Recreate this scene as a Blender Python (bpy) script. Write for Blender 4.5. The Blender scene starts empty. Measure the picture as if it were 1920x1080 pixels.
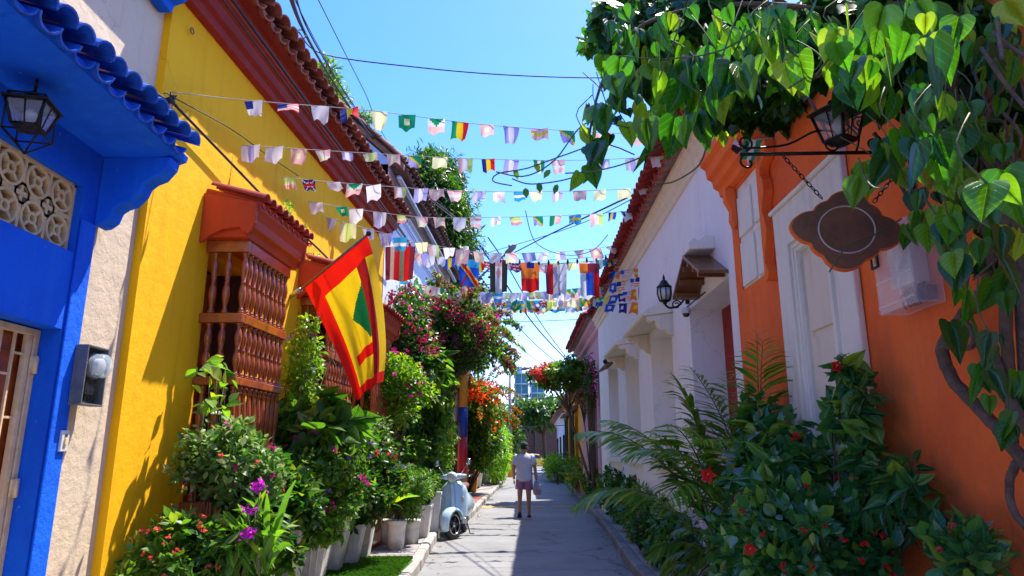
import bpy, bmesh, math, random
import numpy as np
from mathutils import Vector, Matrix, Euler, noise
S = bpy.context.scene
COL = S.collection
R = math.radians
PI = math.pi
rnd = random.Random(7)
# ------------------------------------------------------------------ camera
F_PX, HOR, CAM_H = 1300.0, 850.0, 1.5
PITCH = math.atan((HOR - 540) / F_PX)
cam_d = bpy.data.cameras.new('camera'); cam = bpy.data.objects.new('camera', cam_d); COL.objects.link(cam)
cam.location = (0, 0, CAM_H); cam.rotation_euler = (PI / 2 + PITCH, 0, 0)
cam_d.sensor_width = 36; cam_d.lens = F_PX / 1920 * 36; cam_d.clip_start = .05; cam_d.clip_end = 3000
S.camera = cam
# ------------------------------------------------------------------ world, sun, exposure
SUN = Vector((1.0, .95, 2.85)).normalized()
W = bpy.data.worlds.new('World'); S.world = W; W.use_nodes = True
nt = W.node_tree; nt.nodes.clear()
sky = nt.nodes.new('ShaderNodeTexSky'); sky.sky_type = 'NISHITA'; sky.sun_disc = False
sky.sun_elevation = math.asin(SUN.z); sky.sun_rotation = math.atan2(SUN.x, SUN.y)
sky.altitude = 0; sky.air_density = 1.0; sky.dust_density = .6; sky.ozone_density = 1.6
bg = nt.nodes.new('ShaderNodeBackground'); bg.inputs[1].default_value = .15
wo = nt.nodes.new('ShaderNodeOutputWorld')
hs = nt.nodes.new('ShaderNodeHueSaturation'); hs.inputs['Saturation'].default_value = 1.38; nt.links.new(sky.outputs[0], hs.inputs['Color']); tn = nt.nodes.new('ShaderNodeMix'); tn.data_type = 'RGBA'; tn.blend_type = 'MULTIPLY'; tn.inputs[0].default_value = 1; tn.inputs[7].default_value = (.84, .765, 1.0, 1); nt.links.new(hs.outputs[0], tn.inputs[6]); nt.links.new(tn.outputs[2], bg.inputs[0]); nt.links.new(bg.outputs[0], wo.inputs[0])
sd = bpy.data.lights.new('sun', 'SUN'); so = bpy.data.objects.new('sun', sd); COL.objects.link(so)
sd.energy = 3.3; sd.angle = R(.55); sd.color = (1, .955, .87)
so.rotation_euler = SUN.to_track_quat('Z', 'Y').to_euler(); so.location = (5, 5, 20)
S.view_settings.view_transform = 'Standard'; S.view_settings.look = 'None'
S.view_settings.exposure = 1.60; S.view_settings.gamma = 1; S.view_settings.use_curve_mapping = False

# ------------------------------------------------------------------ measuring helpers
_c, _s = math.cos(PITCH), math.sin(PITCH)
def ray(px, py):
    u, v = px - 960, 540 - py
    Y = F_PX * _c - v * _s
    return u / Y, (F_PX * _s + v * _c) / Y
def at(px, py, Y):
    a, b = ray(px, py); return Vector((a * Y, Y, CAM_H + b * Y))
def onw(px, py, X0, k):
    a, b = ray(px, py); Y = X0 / (a - k); return Vector((a * Y, Y, CAM_H + b * Y))
LX, LK = -3.15, .07
RX, RK = 2.08, .0127
def PL(s, d, z): return Vector((LX + LK * s + d, s, z))
def PC(s, d, z): return Vector((-2.86 + d, s, z))
def PR(s, d, z): return Vector((RX + RK * s - d, s, z))
def PB(s, d, z): return Vector((-2.31 + .05 * (s - 12) + d, s, z))
def PK(s, d, z): return Vector((2.40 + .012 * (s - 19) - d, s, z))
def onL(px, py, d=0): return onw(px, py, LX + d, LK)
def onR(px, py, d=0): return onw(px, py, RX - d, RK)

# ------------------------------------------------------------------ materials
MT = {}
def newmat(name):
    m = bpy.data.materials.new(name); m.use_nodes = True; n = m.node_tree.nodes
    b = n['Principled BSDF']; return m, n, m.node_tree.links, b
def noise_node(n, l, scale, detail=4, co='Object', rough=.6):
    t = n.new('ShaderNodeTexCoord'); x = n.new('ShaderNodeTexNoise')
    x.inputs['Scale'].default_value = scale; x.inputs['Detail'].default_value = detail; x.inputs['Roughness'].default_value = rough
    l.new(t.outputs[co], x.inputs['Vector']); return x
def ramp(n, l, src, p0, c0, p1, c1):
    r = n.new('ShaderNodeValToRGB'); e = r.color_ramp.elements
    e[0].position = p0; e[1].position = p1; e[0].color = (*c0, 1); e[1].color = (*c1, 1); l.new(src, r.inputs[0]); return r
def mixc(n, l, fac, a, b, mode='MIX'):
    m = n.new('ShaderNodeMix'); m.data_type = 'RGBA'; m.blend_type = mode
    if isinstance(fac, (int, float)): m.inputs[0].default_value = fac
    else: l.new(fac, m.inputs[0])
    for i, q in ((6, a), (7, b)):
        if isinstance(q, tuple): m.inputs[i].default_value = (*q, 1)
        else: l.new(q, m.inputs[i])
    return m.outputs[2]
def pm(key, col, rough=.6, col2=None, sc=3.0, bump=.15, bsc=40, metal=0, lo=.4, hi=.65, dist=.01, rand=0, spec=None, coat=0):
    m, n, l, b = newmat(key)
    if col2 is None: col2 = tuple(c * .82 for c in col)
    x = noise_node(n, l, sc, 6)
    r = ramp(n, l, x.outputs[0], lo, col, hi, col2)
    out = r.outputs[0]
    if rand:
        oi = n.new('ShaderNodeObjectInfo'); h = n.new('ShaderNodeHueSaturation')
        mr = n.new('ShaderNodeMapRange'); mr.inputs[3].default_value = 1 - rand; mr.inputs[4].default_value = 1 + rand
        l.new(oi.outputs['Random'], mr.inputs[0]); l.new(mr.outputs[0], h.inputs['Value']); l.new(out, h.inputs['Color']); out = h.outputs[0]
    l.new(out, b.inputs['Base Color'])
    b.inputs['Roughness'].default_value = rough; b.inputs['Metallic'].default_value = metal
    if spec is not None: b.inputs['Specular IOR Level'].default_value = spec
    if coat: b.inputs['Coat Weight'].default_value = coat; b.inputs['Coat Roughness'].default_value = .08
    if bump:
        y = noise_node(n, l, bsc, 5); bp = n.new('ShaderNodeBump'); bp.inputs['Strength'].default_value = bump; bp.inputs['Distance'].default_value = dist
        l.new(y.outputs[0], bp.inputs['Height']); l.new(bp.outputs[0], b.inputs['Normal'])
    MT[key] = m; return m
def stucco(key, col, stain, rough=.85, amt=.5, drip=None, patch=None, bump=.45, wear=.70):
    """rendered, limewashed wall: blotches, vertical runs, chipped spots, coarse trowel relief"""
    m, n, l, b = newmat(key)
    x = noise_node(n, l, 1.3, 8, rough=.65)
    r = ramp(n, l, x.outputs[0], .42, (0, 0, 0), .72, (amt,) * 3)
    out = mixc(n, l, r.outputs[0], col, stain)
    tc = n.new('ShaderNodeTexCoord'); mp = n.new('ShaderNodeMapping'); mp.inputs['Scale'].default_value = (9, 9, .8)
    l.new(tc.outputs['Object'], mp.inputs[0]); x2 = n.new('ShaderNodeTexNoise'); x2.inputs['Scale'].default_value = 1.0; x2.inputs['Detail'].default_value = 6
    l.new(mp.outputs[0], x2.inputs['Vector'])
    r2 = ramp(n, l, x2.outputs[0], .52, (0, 0, 0), .8, (.55,) * 3)
    out = mixc(n, l, r2.outputs[0], out, drip or tuple(c * .62 for c in col))
    x3 = noise_node(n, l, 14, 8, rough=.7)
    r3 = ramp(n, l, x3.outputs[0], wear, (0, 0, 0), wear + .04, (.7,) * 3)
    out = mixc(n, l, r3.outputs[0], out, patch or tuple(min(1, c * 1.25 + .04) for c in col))
    vo = n.new('ShaderNodeTexVoronoi'); vo.feature = 'DISTANCE_TO_EDGE'; vo.inputs['Scale'].default_value = .9
    wv = n.new('ShaderNodeVectorMath'); wv.operation = 'MULTIPLY_ADD'; wv.inputs[1].default_value = (.5, .5, .5); l.new(noise_node(n, l, 2.5, 7).outputs[1], wv.inputs[0]); l.new(tc.outputs['Object'], wv.inputs[2]); l.new(wv.outputs[0], vo.inputs['Vector'])
    ck = ramp(n, l, vo.outputs['Distance'], .0, (.42,) * 3, .005, (0, 0, 0)); ckm = ramp(n, l, noise_node(n, l, .8, 2).outputs[0], .50, (0, 0, 0), .60, (1, 1, 1))
    out = mixc(n, l, mixc(n, l, 1.0, ck.outputs[0], ckm.outputs[0], 'MULTIPLY'), out, tuple(c * .35 for c in col))
    l.new(out, b.inputs['Base Color']); b.inputs['Roughness'].default_value = rough
    b.inputs['Specular IOR Level'].default_value = .25
    y = noise_node(n, l, 7, 10, rough=.62); z = noise_node(n, l, 90, 3)
    ad = n.new('ShaderNodeMath'); ad.operation = 'MULTIPLY_ADD'; ad.inputs[1].default_value = .18
    l.new(z.outputs[0], ad.inputs[0]); l.new(y.outputs[0], ad.inputs[2])
    bp = n.new('ShaderNodeBump'); bp.inputs['Strength'].default_value = bump; bp.inputs['Distance'].default_value = .03
    l.new(ad.outputs[0], bp.inputs['Height']); l.new(bp.outputs[0], b.inputs['Normal'])
    MT[key] = m; return m
def leafmat(key, c0, c1, c2=None, rough=.38, trans=.45, spec=.45, tcol=None):
    m, n, l, b = newmat(key)
    g = n.new('ShaderNodeNewGeometry'); oi = n.new('ShaderNodeObjectInfo')
    a = n.new('ShaderNodeMath'); a.operation = 'ADD'; l.new(g.outputs['Random Per Island'], a.inputs[0]); l.new(oi.outputs['Random'], a.inputs[1])
    f = n.new('ShaderNodeMath'); f.operation = 'FRACT'; l.new(a.outputs[0], f.inputs[0])
    r = n.new('ShaderNodeValToRGB'); e = r.color_ramp.elements
    e[0].color = (*c0, 1); e[1].color = (*c1, 1); e[1].position = .75
    if c2: q = e.new(.97); q.color = (*c2, 1)
    l.new(f.outputs[0], r.inputs[0])
    x = noise_node(n, l, 30, 3); h = n.new('ShaderNodeHueSaturation'); mr = n.new('ShaderNodeMapRange')
    mr.inputs[3].default_value = .75; mr.inputs[4].default_value = 1.25; l.new(x.outputs[0], mr.inputs[0]); l.new(mr.outputs[0], h.inputs['Value'])
    tcu = n.new('ShaderNodeTexCoord'); sx_ = n.new('ShaderNodeSeparateXYZ'); l.new(tcu.outputs['UV'], sx_.inputs[0])
    def mth(op, a_, b_=None):
        q = n.new('ShaderNodeMath'); q.operation = op
        for i_, v_ in ((0, a_), (1, b_)):
            if v_ is None: continue
            if isinstance(v_, (int, float)): q.inputs[i_].default_value = v_
            else: l.new(v_, q.inputs[i_])
        return q.outputs[0]
    ax = mth('ABSOLUTE', mth('SUBTRACT', sx_.outputs[0], 2.0)); has = mth('GREATER_THAN', sx_.outputs[0], .5)
    midr = mth('LESS_THAN', ax, .014); lat = mth('SUBTRACT', sx_.outputs[1], mth('MULTIPLY', ax, .9)); fr_ = mth('FRACT', mth('MULTIPLY', lat, 5.5)); lv_ = mth('LESS_THAN', fr_, .09)
    vein = mth('MULTIPLY', mth('MAXIMUM', midr, lv_), has)
    vc = mixc(n, l, mth('MULTIPLY', vein, .45), r.outputs[0], tuple(min(1, c_ * 1.6 + .05) for c_ in (c1[0], c1[1], c1[2])))
    bpv = n.new('ShaderNodeBump'); bpv.inputs['Strength'].default_value = .4; bpv.inputs['Distance'].default_value = .002; bpv.invert = True; l.new(vein, bpv.inputs['Height']); l.new(bpv.outputs[0], b.inputs['Normal'])
    l.new(vc, h.inputs['Color'])
    l.new(h.outputs[0], b.inputs['Base Color']); b.inputs['Roughness'].default_value = rough; b.inputs['Specular IOR Level'].default_value = spec
    t = n.new('ShaderNodeBsdfTranslucent'); mm = mixc(n, l, 1.0, h.outputs[0], tcol or (2.1, 2.3, .55), 'MULTIPLY'); l.new(mm, t.inputs[0])
    ms = n.new('ShaderNodeMixShader'); ms.inputs[0].default_value = trans
    l.new(b.outputs[0], ms.inputs[1]); l.new(t.outputs[0], ms.inputs[2]); l.new(ms.outputs[0], n['Material Output'].inputs[0])
    MT[key] = m; return m
def clothmat(key, c, trans=.45, rough=.7):
    m, n, l, b = newmat(key)
    x = noise_node(n, l, 18, 4); out = mixc(n, l, .25, c, x.outputs[0], 'OVERLAY')
    l.new(out, b.inputs['Base Color']); b.inputs['Roughness'].default_value = rough; b.inputs['Specular IOR Level'].default_value = .2
    t = n.new('ShaderNodeBsdfTranslucent'); l.new(out, t.inputs[0]); ms = n.new('ShaderNodeMixShader'); ms.inputs[0].default_value = trans
    l.new(b.outputs[0], ms.inputs[1]); l.new(t.outputs[0], ms.inputs[2]); l.new(ms.outputs[0], n['Material Output'].inputs[0])
    MT[key] = m; return m
def glassmat(key, col=(.9, .95, .97), rough=.05, alpha=.35):
    m, n, l, b = newmat(key)
    b.inputs['Base Color'].default_value = (*col, 1); b.inputs['Roughness'].default_value = rough
    b.inputs['Alpha'].default_value = alpha; b.inputs['Specular IOR Level'].default_value = .8
    MT[key] = m; return m

stucco('yellow_wall', (.96, .48, .002), (.88, .39, .002), amt=.5, drip=(.66, .33, .006), patch=(.92, .60, .06), bump=.3)
stucco('cream_wall', (.66, .52, .36), (.56, .42, .27), amt=.5, drip=(.5, .38, .25), patch=(.42, .34, .26), bump=.5)
stucco('blue_wall', (.003, .125, .74), (.003, .08, .58), amt=.9, drip=(.015, .20, .72), patch=(.14, .36, .80), bump=.6, wear=.65)
stucco('white_wall', (.84, .81, .80), (.76, .73, .73), amt=.5, drip=(.72, .69, .69), patch=(.55, .53, .55), bump=.25)
stucco('trim_cream', (.78, .68, .54), (.66, .56, .44), amt=.5, bump=.25)
stucco('trim_white', (.82, .78, .68), (.70, .65, .56), amt=.6, drip=(.45, .42, .36), patch=(.4, .37, .32), bump=.35)
stucco('orange_wall', (.98, .19, .035), (.80, .125, .03), amt=1.0, drip=(.70, .15, .06), patch=(.95, .30, .12), bump=.7, wear=.67)
stucco('red_trim', (.30, .022, .010), (.20, .015, .008), amt=.6, drip=(.40, .06, .04), patch=(.5, .16, .12), bump=.3, rough=.6)
stucco('canopy_red', (.52, .055, .008), (.38, .035, .007), amt=.5, drip=(.30, .03, .01), patch=(.5, .1, .03), bump=.2, rough=.5)
stucco('palebblue_wall', (.30, .50, .74), (.25, .42, .66), amt=.5, bump=.25)
stucco('pale_facade', (.66, .71, .78), (.60, .65, .72), amt=.5, drip=(.56, .61, .68), bump=.25)
stucco('pink_wall', (.62, .36, .44), (.55, .30, .38), amt=.5, bump=.3)
stucco('ochre_wall', (.80, .38, .02), (.7, .3, .02), amt=.5, bump=.3)
stucco('far_cream', (.62, .54, .42), (.5, .43, .33), amt=.5, bump=.3)
pm('concrete', (.36, .34, .32), .85, (.26, .25, .24), 2.2, .5, 60, dist=.006)
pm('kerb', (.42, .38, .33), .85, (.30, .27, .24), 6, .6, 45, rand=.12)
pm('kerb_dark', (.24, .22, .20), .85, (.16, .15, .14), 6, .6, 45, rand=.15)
pm('paving', (.34, .31, .29), .85, (.24, .22, .21), 5, .4, 70, rand=.10)
pm('red_paving', (.36, .10, .07), .8, (.28, .09, .07), 7, .4, 60, rand=.15)
pm('soil', (.05, .035, .025), .95, (.03, .02, .015), 20, .8, 60)
pm('terrain', (.16, .15, .12), .95, (.10, .12, .06), .3, .4, 8)
pm('terracotta', (.34, .10, .055), .8, (.22, .06, .04), 9, .4, 60, rand=.22)
pm('tile_old', (.26, .14, .10), .9, (.12, .08, .06), 7, .5, 50, rand=.3)
pm('tile_pink', (.42, .20, .17), .85, (.16, .12, .13), 16, .5, 50, rand=.2)
pm('tile_red', (.36, .035, .02), .6, (.26, .03, .02), 9, .3, 50, rand=.2)
pm('tile_blue', (.01, .12, .58), .55, (.015, .06, .30), 9, .35, 50, rand=.15)
pm('wood_red', (.40, .085, .012), .32, (.24, .045, .009), 9, .2, 60, coat=.5)
pm('wood_brown', (.20, .075, .02), .4, (.12, .045, .015), 8, .25, 50, coat=.3)
pm('sign_wood', (.24, .085, .038), .5, (.12, .05, .026), 5, .4, 30)
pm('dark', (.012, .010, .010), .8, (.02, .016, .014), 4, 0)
pm('interior', (.10, .03, .012), .8, (.05, .02, .01), 4, .1)
pm('iron', (.012, .012, .014), .45, (.03, .022, .018), 12, .3, 80, metal=.6)
pm('cable', (.012, .012, .013), .6, (.02, .02, .02), 5, 0)
pm('string', (.35, .33, .30), .8, (.2, .2, .2), 5, 0)
pm('pole_concrete', (.36, .34, .30), .85, (.26, .24, .22), 5, .4, 50)
pm('paint_yellow', (.78, .32, .01), .6, (.6, .25, .02), 8, .2, 40)
pm('paint_blue', (.008, .035, .30), .5, (.01, .03, .2), 8, .2, 40)
pm('paint_red', (.55, .008, .02), .5, (.4, .01, .02), 8, .2, 40)
pm('pot_white', (.74, .71, .67), .5, (.56, .52, .47), 5, .15, 30)
pm('steel', (.5, .5, .5), .25, (.4, .4, .4), 5, 0, metal=1)
pm('metal_grey', (.17, .17, .17), .5, (.12, .12, .12), 14, .2, 60, metal=.3)
pm('galv', (.5, .52, .55), .4, (.38, .4, .43), 4, .1, 30, metal=.5)
pm('gate_paint', (.74, .54, .31), .5, (.6, .42, .22), 12, .3, 50)
pm('vent_paint', (.80, .58, .28), .7, (.66, .46, .22), 12, .4, 50)
pm('plastic_white', (.60, .57, .54), .4, (.7, .68, .64), 4, 0)
pm('scooter_blue', (.50, .66, .74), .18, (.48, .64, .72), 2, 0, coat=.8)
pm('rubber', (.015, .015, .016), .75, (.03, .03, .03), 20, .2, 60)
pm('seat_brown', (.16, .07, .035), .5, (.12, .05, .03), 9, .2, 60)
pm('mirror', (.6, .62, .65), .05, (.6, .62, .65), 3, 0, metal=1)
pm('taxi', (.85, .50, .05), .25, (.82, .47, .05), 3, 0, coat=.6)
pm('car_glass', (.02, .03, .035), .06, (.02, .03, .035), 3, 0)
pm('skin', (.42, .22, .14), .55, (.36, .18, .11), 12, .1, 60)
pm('hair', (.012, .014, .010), .8, (.02, .03, .02), 30, .5, 90)
pm('cap', (.03, .06, .045), .9, (.02, .04, .03), 20, .3, 80)
pm('shirt', (.62, .60, .68), .9, (.56, .54, .64), 5, .35, 25, dist=.02)
pm('shorts', (.34, .16, .30), .9, (.27, .12, .24), 8, .35, 30, dist=.02)
pm('sandal', (.02, .02, .025), .7, (.03, .03, .03), 8, 0)
pm('bark', (.17, .105, .065), .9, (.09, .055, .035), 14, .9, 35, dist=.02)
pm('stem', (.10, .12, .04), .7, (.07, .08, .03), 20, .2, 40)
pm('brick', (.12, .055, .04), .9, (.07, .035, .03), 6, .6, 30, rand=.3)
pm('mortar', (.12, .10, .085), .95, (.08, .07, .06), 4, .4, 30)
pm('teal_glass', (.008, .17, .22), .3, (.006, .12, .17), 1, 0)
pm('tower_white', (.22, .36, .46), .6, (.5, .6, .7), .3, 0)
pm('lamp_glass', (.55, .55, .5), .12, (.4, .4, .38), 10, 0)
pm('speed_paint', (.55, .36, .06), .8, (.36, .28, .14), 16, .4, 40)
pm('sign_line', (.62, .52, .46), .7, (.5, .42, .36), 20, 0)
glassmat('clear', (.88, .9, .95), .08, .22)
glassmat('meter_glass', (.7, .85, .95), .05, .28)
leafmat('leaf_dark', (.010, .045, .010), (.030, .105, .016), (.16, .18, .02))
leafmat('leaf_gloss', (.016, .095, .030), (.060, .20, .045), (.20, .32, .03), rough=.25, trans=.25, spec=.6)
leafmat('leaf_mid', (.030, .095, .014), (.085, .19, .025), (.22, .27, .03))
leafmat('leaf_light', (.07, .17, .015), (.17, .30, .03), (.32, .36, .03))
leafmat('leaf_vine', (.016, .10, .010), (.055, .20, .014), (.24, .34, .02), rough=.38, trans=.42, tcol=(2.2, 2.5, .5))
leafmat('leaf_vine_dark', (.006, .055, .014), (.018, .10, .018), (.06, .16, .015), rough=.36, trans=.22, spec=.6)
leafmat('leaf_old', (.12, .09, .01), (.22, .20, .02), None, rough=.5, trans=.35)
leafmat('leaf_bright', (.08, .24, .015), (.20, .38, .025), (.35, .42, .03), rough=.35, trans=.4)
leafmat('leaf_palm', (.05, .15, .018), (.14, .27, .035), (.30, .32, .05), rough=.35, trans=.3)
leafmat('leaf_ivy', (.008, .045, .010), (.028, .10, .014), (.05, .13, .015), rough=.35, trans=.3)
leafmat('leaf_varieg', (.04, .13, .015), (.15, .28, .045), (.40, .45, .20), rough=.5, trans=.35, tcol=(1.3, 1.4, .8))
leafmat('dry', (.22, .13, .06), (.34, .22, .11), None, .8, .3, .2, (1.2, 1.1, .8))
for k_, a_, b_ in (('fl_magenta', (.55, .01, .22), (.80, .05, .42)), ('fl_orange', (.85, .06, .01), (.95, .16, .02)), ('fl_red', (.70, .008, .015), (.85, .03, .03)),
                   ('fl_purple', (.50, .01, .50), (.72, .05, .66)), ('fl_violet', (.16, .05, .50), (.28, .12, .6)), ('fl_coral', (.75, .06, .05), (.85, .16, .12)), ('fl_dim', (.26, .02, .06), (.55, .05, .14))):
    leafmat(k_, a_, b_, None, .55, .4, .2, (1.1, 1.0, 1.0))
leafmat('grass', (.03, .10, .01), (.08, .20, .02), None, .6, .25, .2)
for k_, c_ in dict(white=(.80, .78, .76), pink=(.86, .50, .46), rose=(.80, .35, .34), cream=(.84, .82, .45), lime=(.62, .78, .18), lav=(.42, .38, .72), red=(.75, .02, .02), blue=(.02, .10, .55), navy=(.02, .03, .22), sky_=(.04, .40, .68),
                   green=(.01, .33, .12), yellow=(.90, .62, .02), orange=(.85, .22, .03), black=(.03, .03, .03), maroon=(.24, .03, .05), olive=(.28, .33, .18), grey=(.45, .45, .50), dgreen=(.005, .16, .05), beige=(.55, .50, .45)).items():
    clothmat('c_' + k_, c_, .5 if k_ in ('white', 'pink', 'cream', 'lime', 'lav', 'rose') else .35)
clothmat('flag_red', (.80, .012, .006), .35); clothmat('flag_yellow', (.86, .60, .01), .35); clothmat('flag_green', (.004, .16, .04), .25); clothmat('flag_red_shaded', (.40, .01, .02), .2)
clothmat('bag', (.72, .62, .66), .5)

# road: worn concrete with cracks, stains, expansion joints
m, n, l, b = newmat('road')
x = noise_node(n, l, .9, 9, rough=.65); r = ramp(n, l, x.outputs[0], .35, (.25, .245, .24), .7, (.17, .168, .165))
v = n.new('ShaderNodeTexVoronoi'); v.feature = 'DISTANCE_TO_EDGE'; v.inputs['Scale'].default_value = .34
tc = n.new('ShaderNodeTexCoord'); xx = noise_node(n, l, 2.2, 6); av = n.new('ShaderNodeVectorMath'); av.operation = 'MULTIPLY_ADD'; av.inputs[1].default_value = (.55, .55, .55)
l.new(xx.outputs[1], av.inputs[0]); l.new(tc.outputs['Object'], av.inputs[2]); l.new(av.outputs[0], v.inputs['Vector'])
cr = ramp(n, l, v.outputs['Distance'], .0, (.8,) * 3, .010, (0, 0, 0))
bl = noise_node(n, l, .7, 2); br = ramp(n, l, bl.outputs[0], .40, (0, 0, 0), .50, (1, 1, 1))
crm = mixc(n, l, 1.0, cr.outputs[0], br.outputs[0], 'MULTIPLY')
o1 = mixc(n, l, crm, r.outputs[0], (.05, .048, .045))
x2 = noise_node(n, l, 160, 2); o2 = mixc(n, l, .35, o1, x2.outputs[0], 'OVERLAY')
x4 = noise_node(n, l, 5, 7, rough=.75); r4 = ramp(n, l, x4.outputs[0], .54, (0, 0, 0), .70, (.7,) * 3); o3 = mixc(n, l, r4.outputs[0], o2, (.13, .125, .12))
l.new(o3, b.inputs['Base Color']); b.inputs['Roughness'].default_value = .75
bp = n.new('ShaderNodeBump'); bp.inputs['Strength'].default_value = .5; bp.inputs['Distance'].default_value = .006
l.new(noise_node(n, l, 70, 6).outputs[0], bp.inputs['Height']); l.new(bp.outputs[0], b.inputs['Normal']); MT['road'] = m

# ------------------------------------------------------------------ mesh builder
WL = {}
def wloc(o):
    return WL.get(o.name, Vector((0, 0, 0))) if o else Vector((0, 0, 0))
def link(o, parent, origin):
    COL.objects.link(o)
    if parent: o.parent = parent
    o.location = Vector(origin) - wloc(parent); WL[o.name] = Vector(origin); return o
def tag(o, label=None, cat=None, group=None, kind=None):
    if label: o['label'] = label
    if cat: o['category'] = cat
    if group: o['group'] = group
    if kind: o['kind'] = kind
    return o
def thing(name, loc, label, cat, group=None):
    o = bpy.data.objects.new(name, None); o.empty_display_size = .1
    link(o, None, loc); return tag(o, label, cat, group)
class MB:
    def __init__(s): s.v = []; s.f = []; s.m = []; s.T = None; s.sm = []
    def add(s, vs, fs, mi=0, smooth=False):
        b = len(s.v)
        if s.T is not None: vs = [s.T @ Vector(q) for q in vs]
        s.v.extend([tuple(q) for q in vs]); s.f.extend([tuple(i + b for i in q) for q in fs]); s.m.extend([mi] * len(fs)); s.sm.extend([smooth] * len(fs)); return s
    def hexa(s, p, mi=0):
        return s.add(p, [(0, 3, 2, 1), (4, 5, 6, 7), (0, 1, 5, 4), (1, 2, 6, 5), (2, 3, 7, 6), (3, 0, 4, 7)], mi)
    def box(s, x0, x1, y0, y1, z0, z1, mi=0):
        return s.hexa([(x0, y0, z0), (x1, y0, z0), (x1, y1, z0), (x0, y1, z0), (x0, y0, z1), (x1, y0, z1), (x1, y1, z1), (x0, y1, z1)], mi)
    def pbox(s, P, s0, s1, d0, d1, z0, z1, mi=0):
        return s.hexa([P(s0, d0, z0), P(s0, d1, z0), P(s1, d1, z0), P(s1, d0, z0), P(s0, d0, z1), P(s0, d1, z1), P(s1, d1, z1), P(s1, d0, z1)], mi)
    def sweep(s, P, s0, s1, prof, mi=0, seg=1):
        n = len(prof); vs = []
        for i in range(seg + 1):
            q = s0 + (s1 - s0) * i / seg; vs += [P(q, d, z) for d, z in prof]
        fs = [tuple(range(n - 1, -1, -1)), tuple(range(seg * n, seg * n + n))]
        for i in range(seg):
            for j in range(n):
                k = (j + 1) % n; fs.append((i * n + j, i * n + k, (i + 1) * n + k, (i + 1) * n + j))
        return s.add(vs, fs, mi)
    def tube(s, pts, rad, n=8, mi=0, smooth=True, cap=True):
        pts = [Vector(p) for p in pts]
        if not isinstance(rad, (list, tuple)): rad = [rad] * len(pts)
        vs = []; up = Vector((0, 0, 1)); last = None
        for i, p in enumerate(pts):
            t = (pts[min(i + 1, len(pts) - 1)] - pts[max(i - 1, 0)])
            if t.length < 1e-9: t = Vector((0, 0, 1))
            t.normalize()
            if last is None:
                a = up if abs(t.z) < .9 else Vector((1, 0, 0)); e1 = t.cross(a).normalized()
            else:
                e1 = last - t * last.dot(t); e1 = e1.normalized() if e1.length > 1e-6 else t.orthogonal().normalized()
            last = e1; e2 = t.cross(e1)
            for j in range(n):
                a = 2 * PI * j / n; vs.append(p + (e1 * math.cos(a) + e2 * math.sin(a)) * rad[i])
        fs = []
        for i in range(len(pts) - 1):
            for j in range(n):
                k = (j + 1) % n; fs.append((i * n + j, i * n + k, (i + 1) * n + k, (i + 1) * n + j))
        if cap: fs.append(tuple(range(n - 1, -1, -1))); fs.append(tuple(range((len(pts) - 1) * n, len(pts) * n)))
        return s.add(vs, fs, mi, smooth)
    def lathe(s, c, prof, n=16, mi=0, axis='z', smooth=True):
        vs = []; c = Vector(c)
        for r, z in prof:
            for j in range(n):
                a = 2 * PI * j / n; q = (r * math.cos(a), r * math.sin(a), z)
                if axis == 'x': q = (q[2], q[0], q[1])
                if axis == 'y': q = (q[0], q[2], q[1])
                vs.append(c + Vector(q))
        fs = []
        for i in range(len(prof) - 1):
            for j in range(n):
                k = (j + 1) % n; fs.append((i * n + j, i * n + k, (i + 1) * n + k, (i + 1) * n + j))
        fs.append(tuple(range(n - 1, -1, -1))); fs.append(tuple(range((len(prof) - 1) * n, len(prof) * n)))
        return s.add(vs, fs, mi, smooth)
    def loft(s, rings, mi=0, smooth=True, closed=True, caps=True):
        n = len(rings[0]); vs = [p for r_ in rings for p in r_]; fs = []
        for i in range(len(rings) - 1):
            for j in range(n if closed else n - 1):
                k = (j + 1) % n; fs.append((i * n + j, i * n + k, (i + 1) * n + k, (i + 1) * n + j))
        if caps and closed: fs.append(tuple(range(n - 1, -1, -1))); fs.append(tuple(range((len(rings) - 1) * n, len(rings) * n)))
        return s.add(vs, fs, mi, smooth)
    def ball(s, c, r, mi=0, n=10, sc=(1, 1, 1)):
        c = Vector(c); rings = []
        for i in range(1, n):
            a = PI * i / n; rings.append([c + Vector((r * sc[0] * math.sin(a) * math.cos(2 * PI * j / (n * 2)), r * sc[1] * math.sin(a) * math.sin(2 * PI * j / (n * 2)), -r * sc[2] * math.cos(a))) for j in range(n * 2)])
        return s.loft(rings, mi)
    def build(s, name, mats, parent=None, origin=None, bevel=0, recalc=True, sub=0):
        if isinstance(mats, str): mats = [mats]
        if origin is None:
            if parent is not None and not s.v: origin = wloc(parent)
            else:
                xs = [q[0] for q in s.v]; ys = [q[1] for q in s.v]; zs = [q[2] for q in s.v]
                origin = ((min(xs) + max(xs)) / 2, (min(ys) + max(ys)) / 2, min(zs))
        o3 = Vector(origin)
        me = bpy.data.meshes.new(name); me.from_pydata([(q[0] - o3.x, q[1] - o3.y, q[2] - o3.z) for q in s.v], [], s.f)
        me.polygons.foreach_set('material_index', s.m); me.polygons.foreach_set('use_smooth', s.sm)
        for k in mats: me.materials.append(MT[k])
        if recalc:
            bm = bmesh.new(); bm.from_mesh(me); bmesh.ops.recalc_face_normals(bm, faces=bm.faces); bm.to_mesh(me); bm.free()
        o = bpy.data.objects.new(name, me); link(o, parent, o3)
        if bevel:
            md = o.modifiers.new('bevel', 'BEVEL'); md.width = bevel; md.segments = 2; md.limit_method = 'ANGLE'; md.angle_limit = R(35)
        if sub:
            md = o.modifiers.new('sub', 'SUBSURF'); md.levels = sub; md.render_levels = sub
        return o
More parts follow.
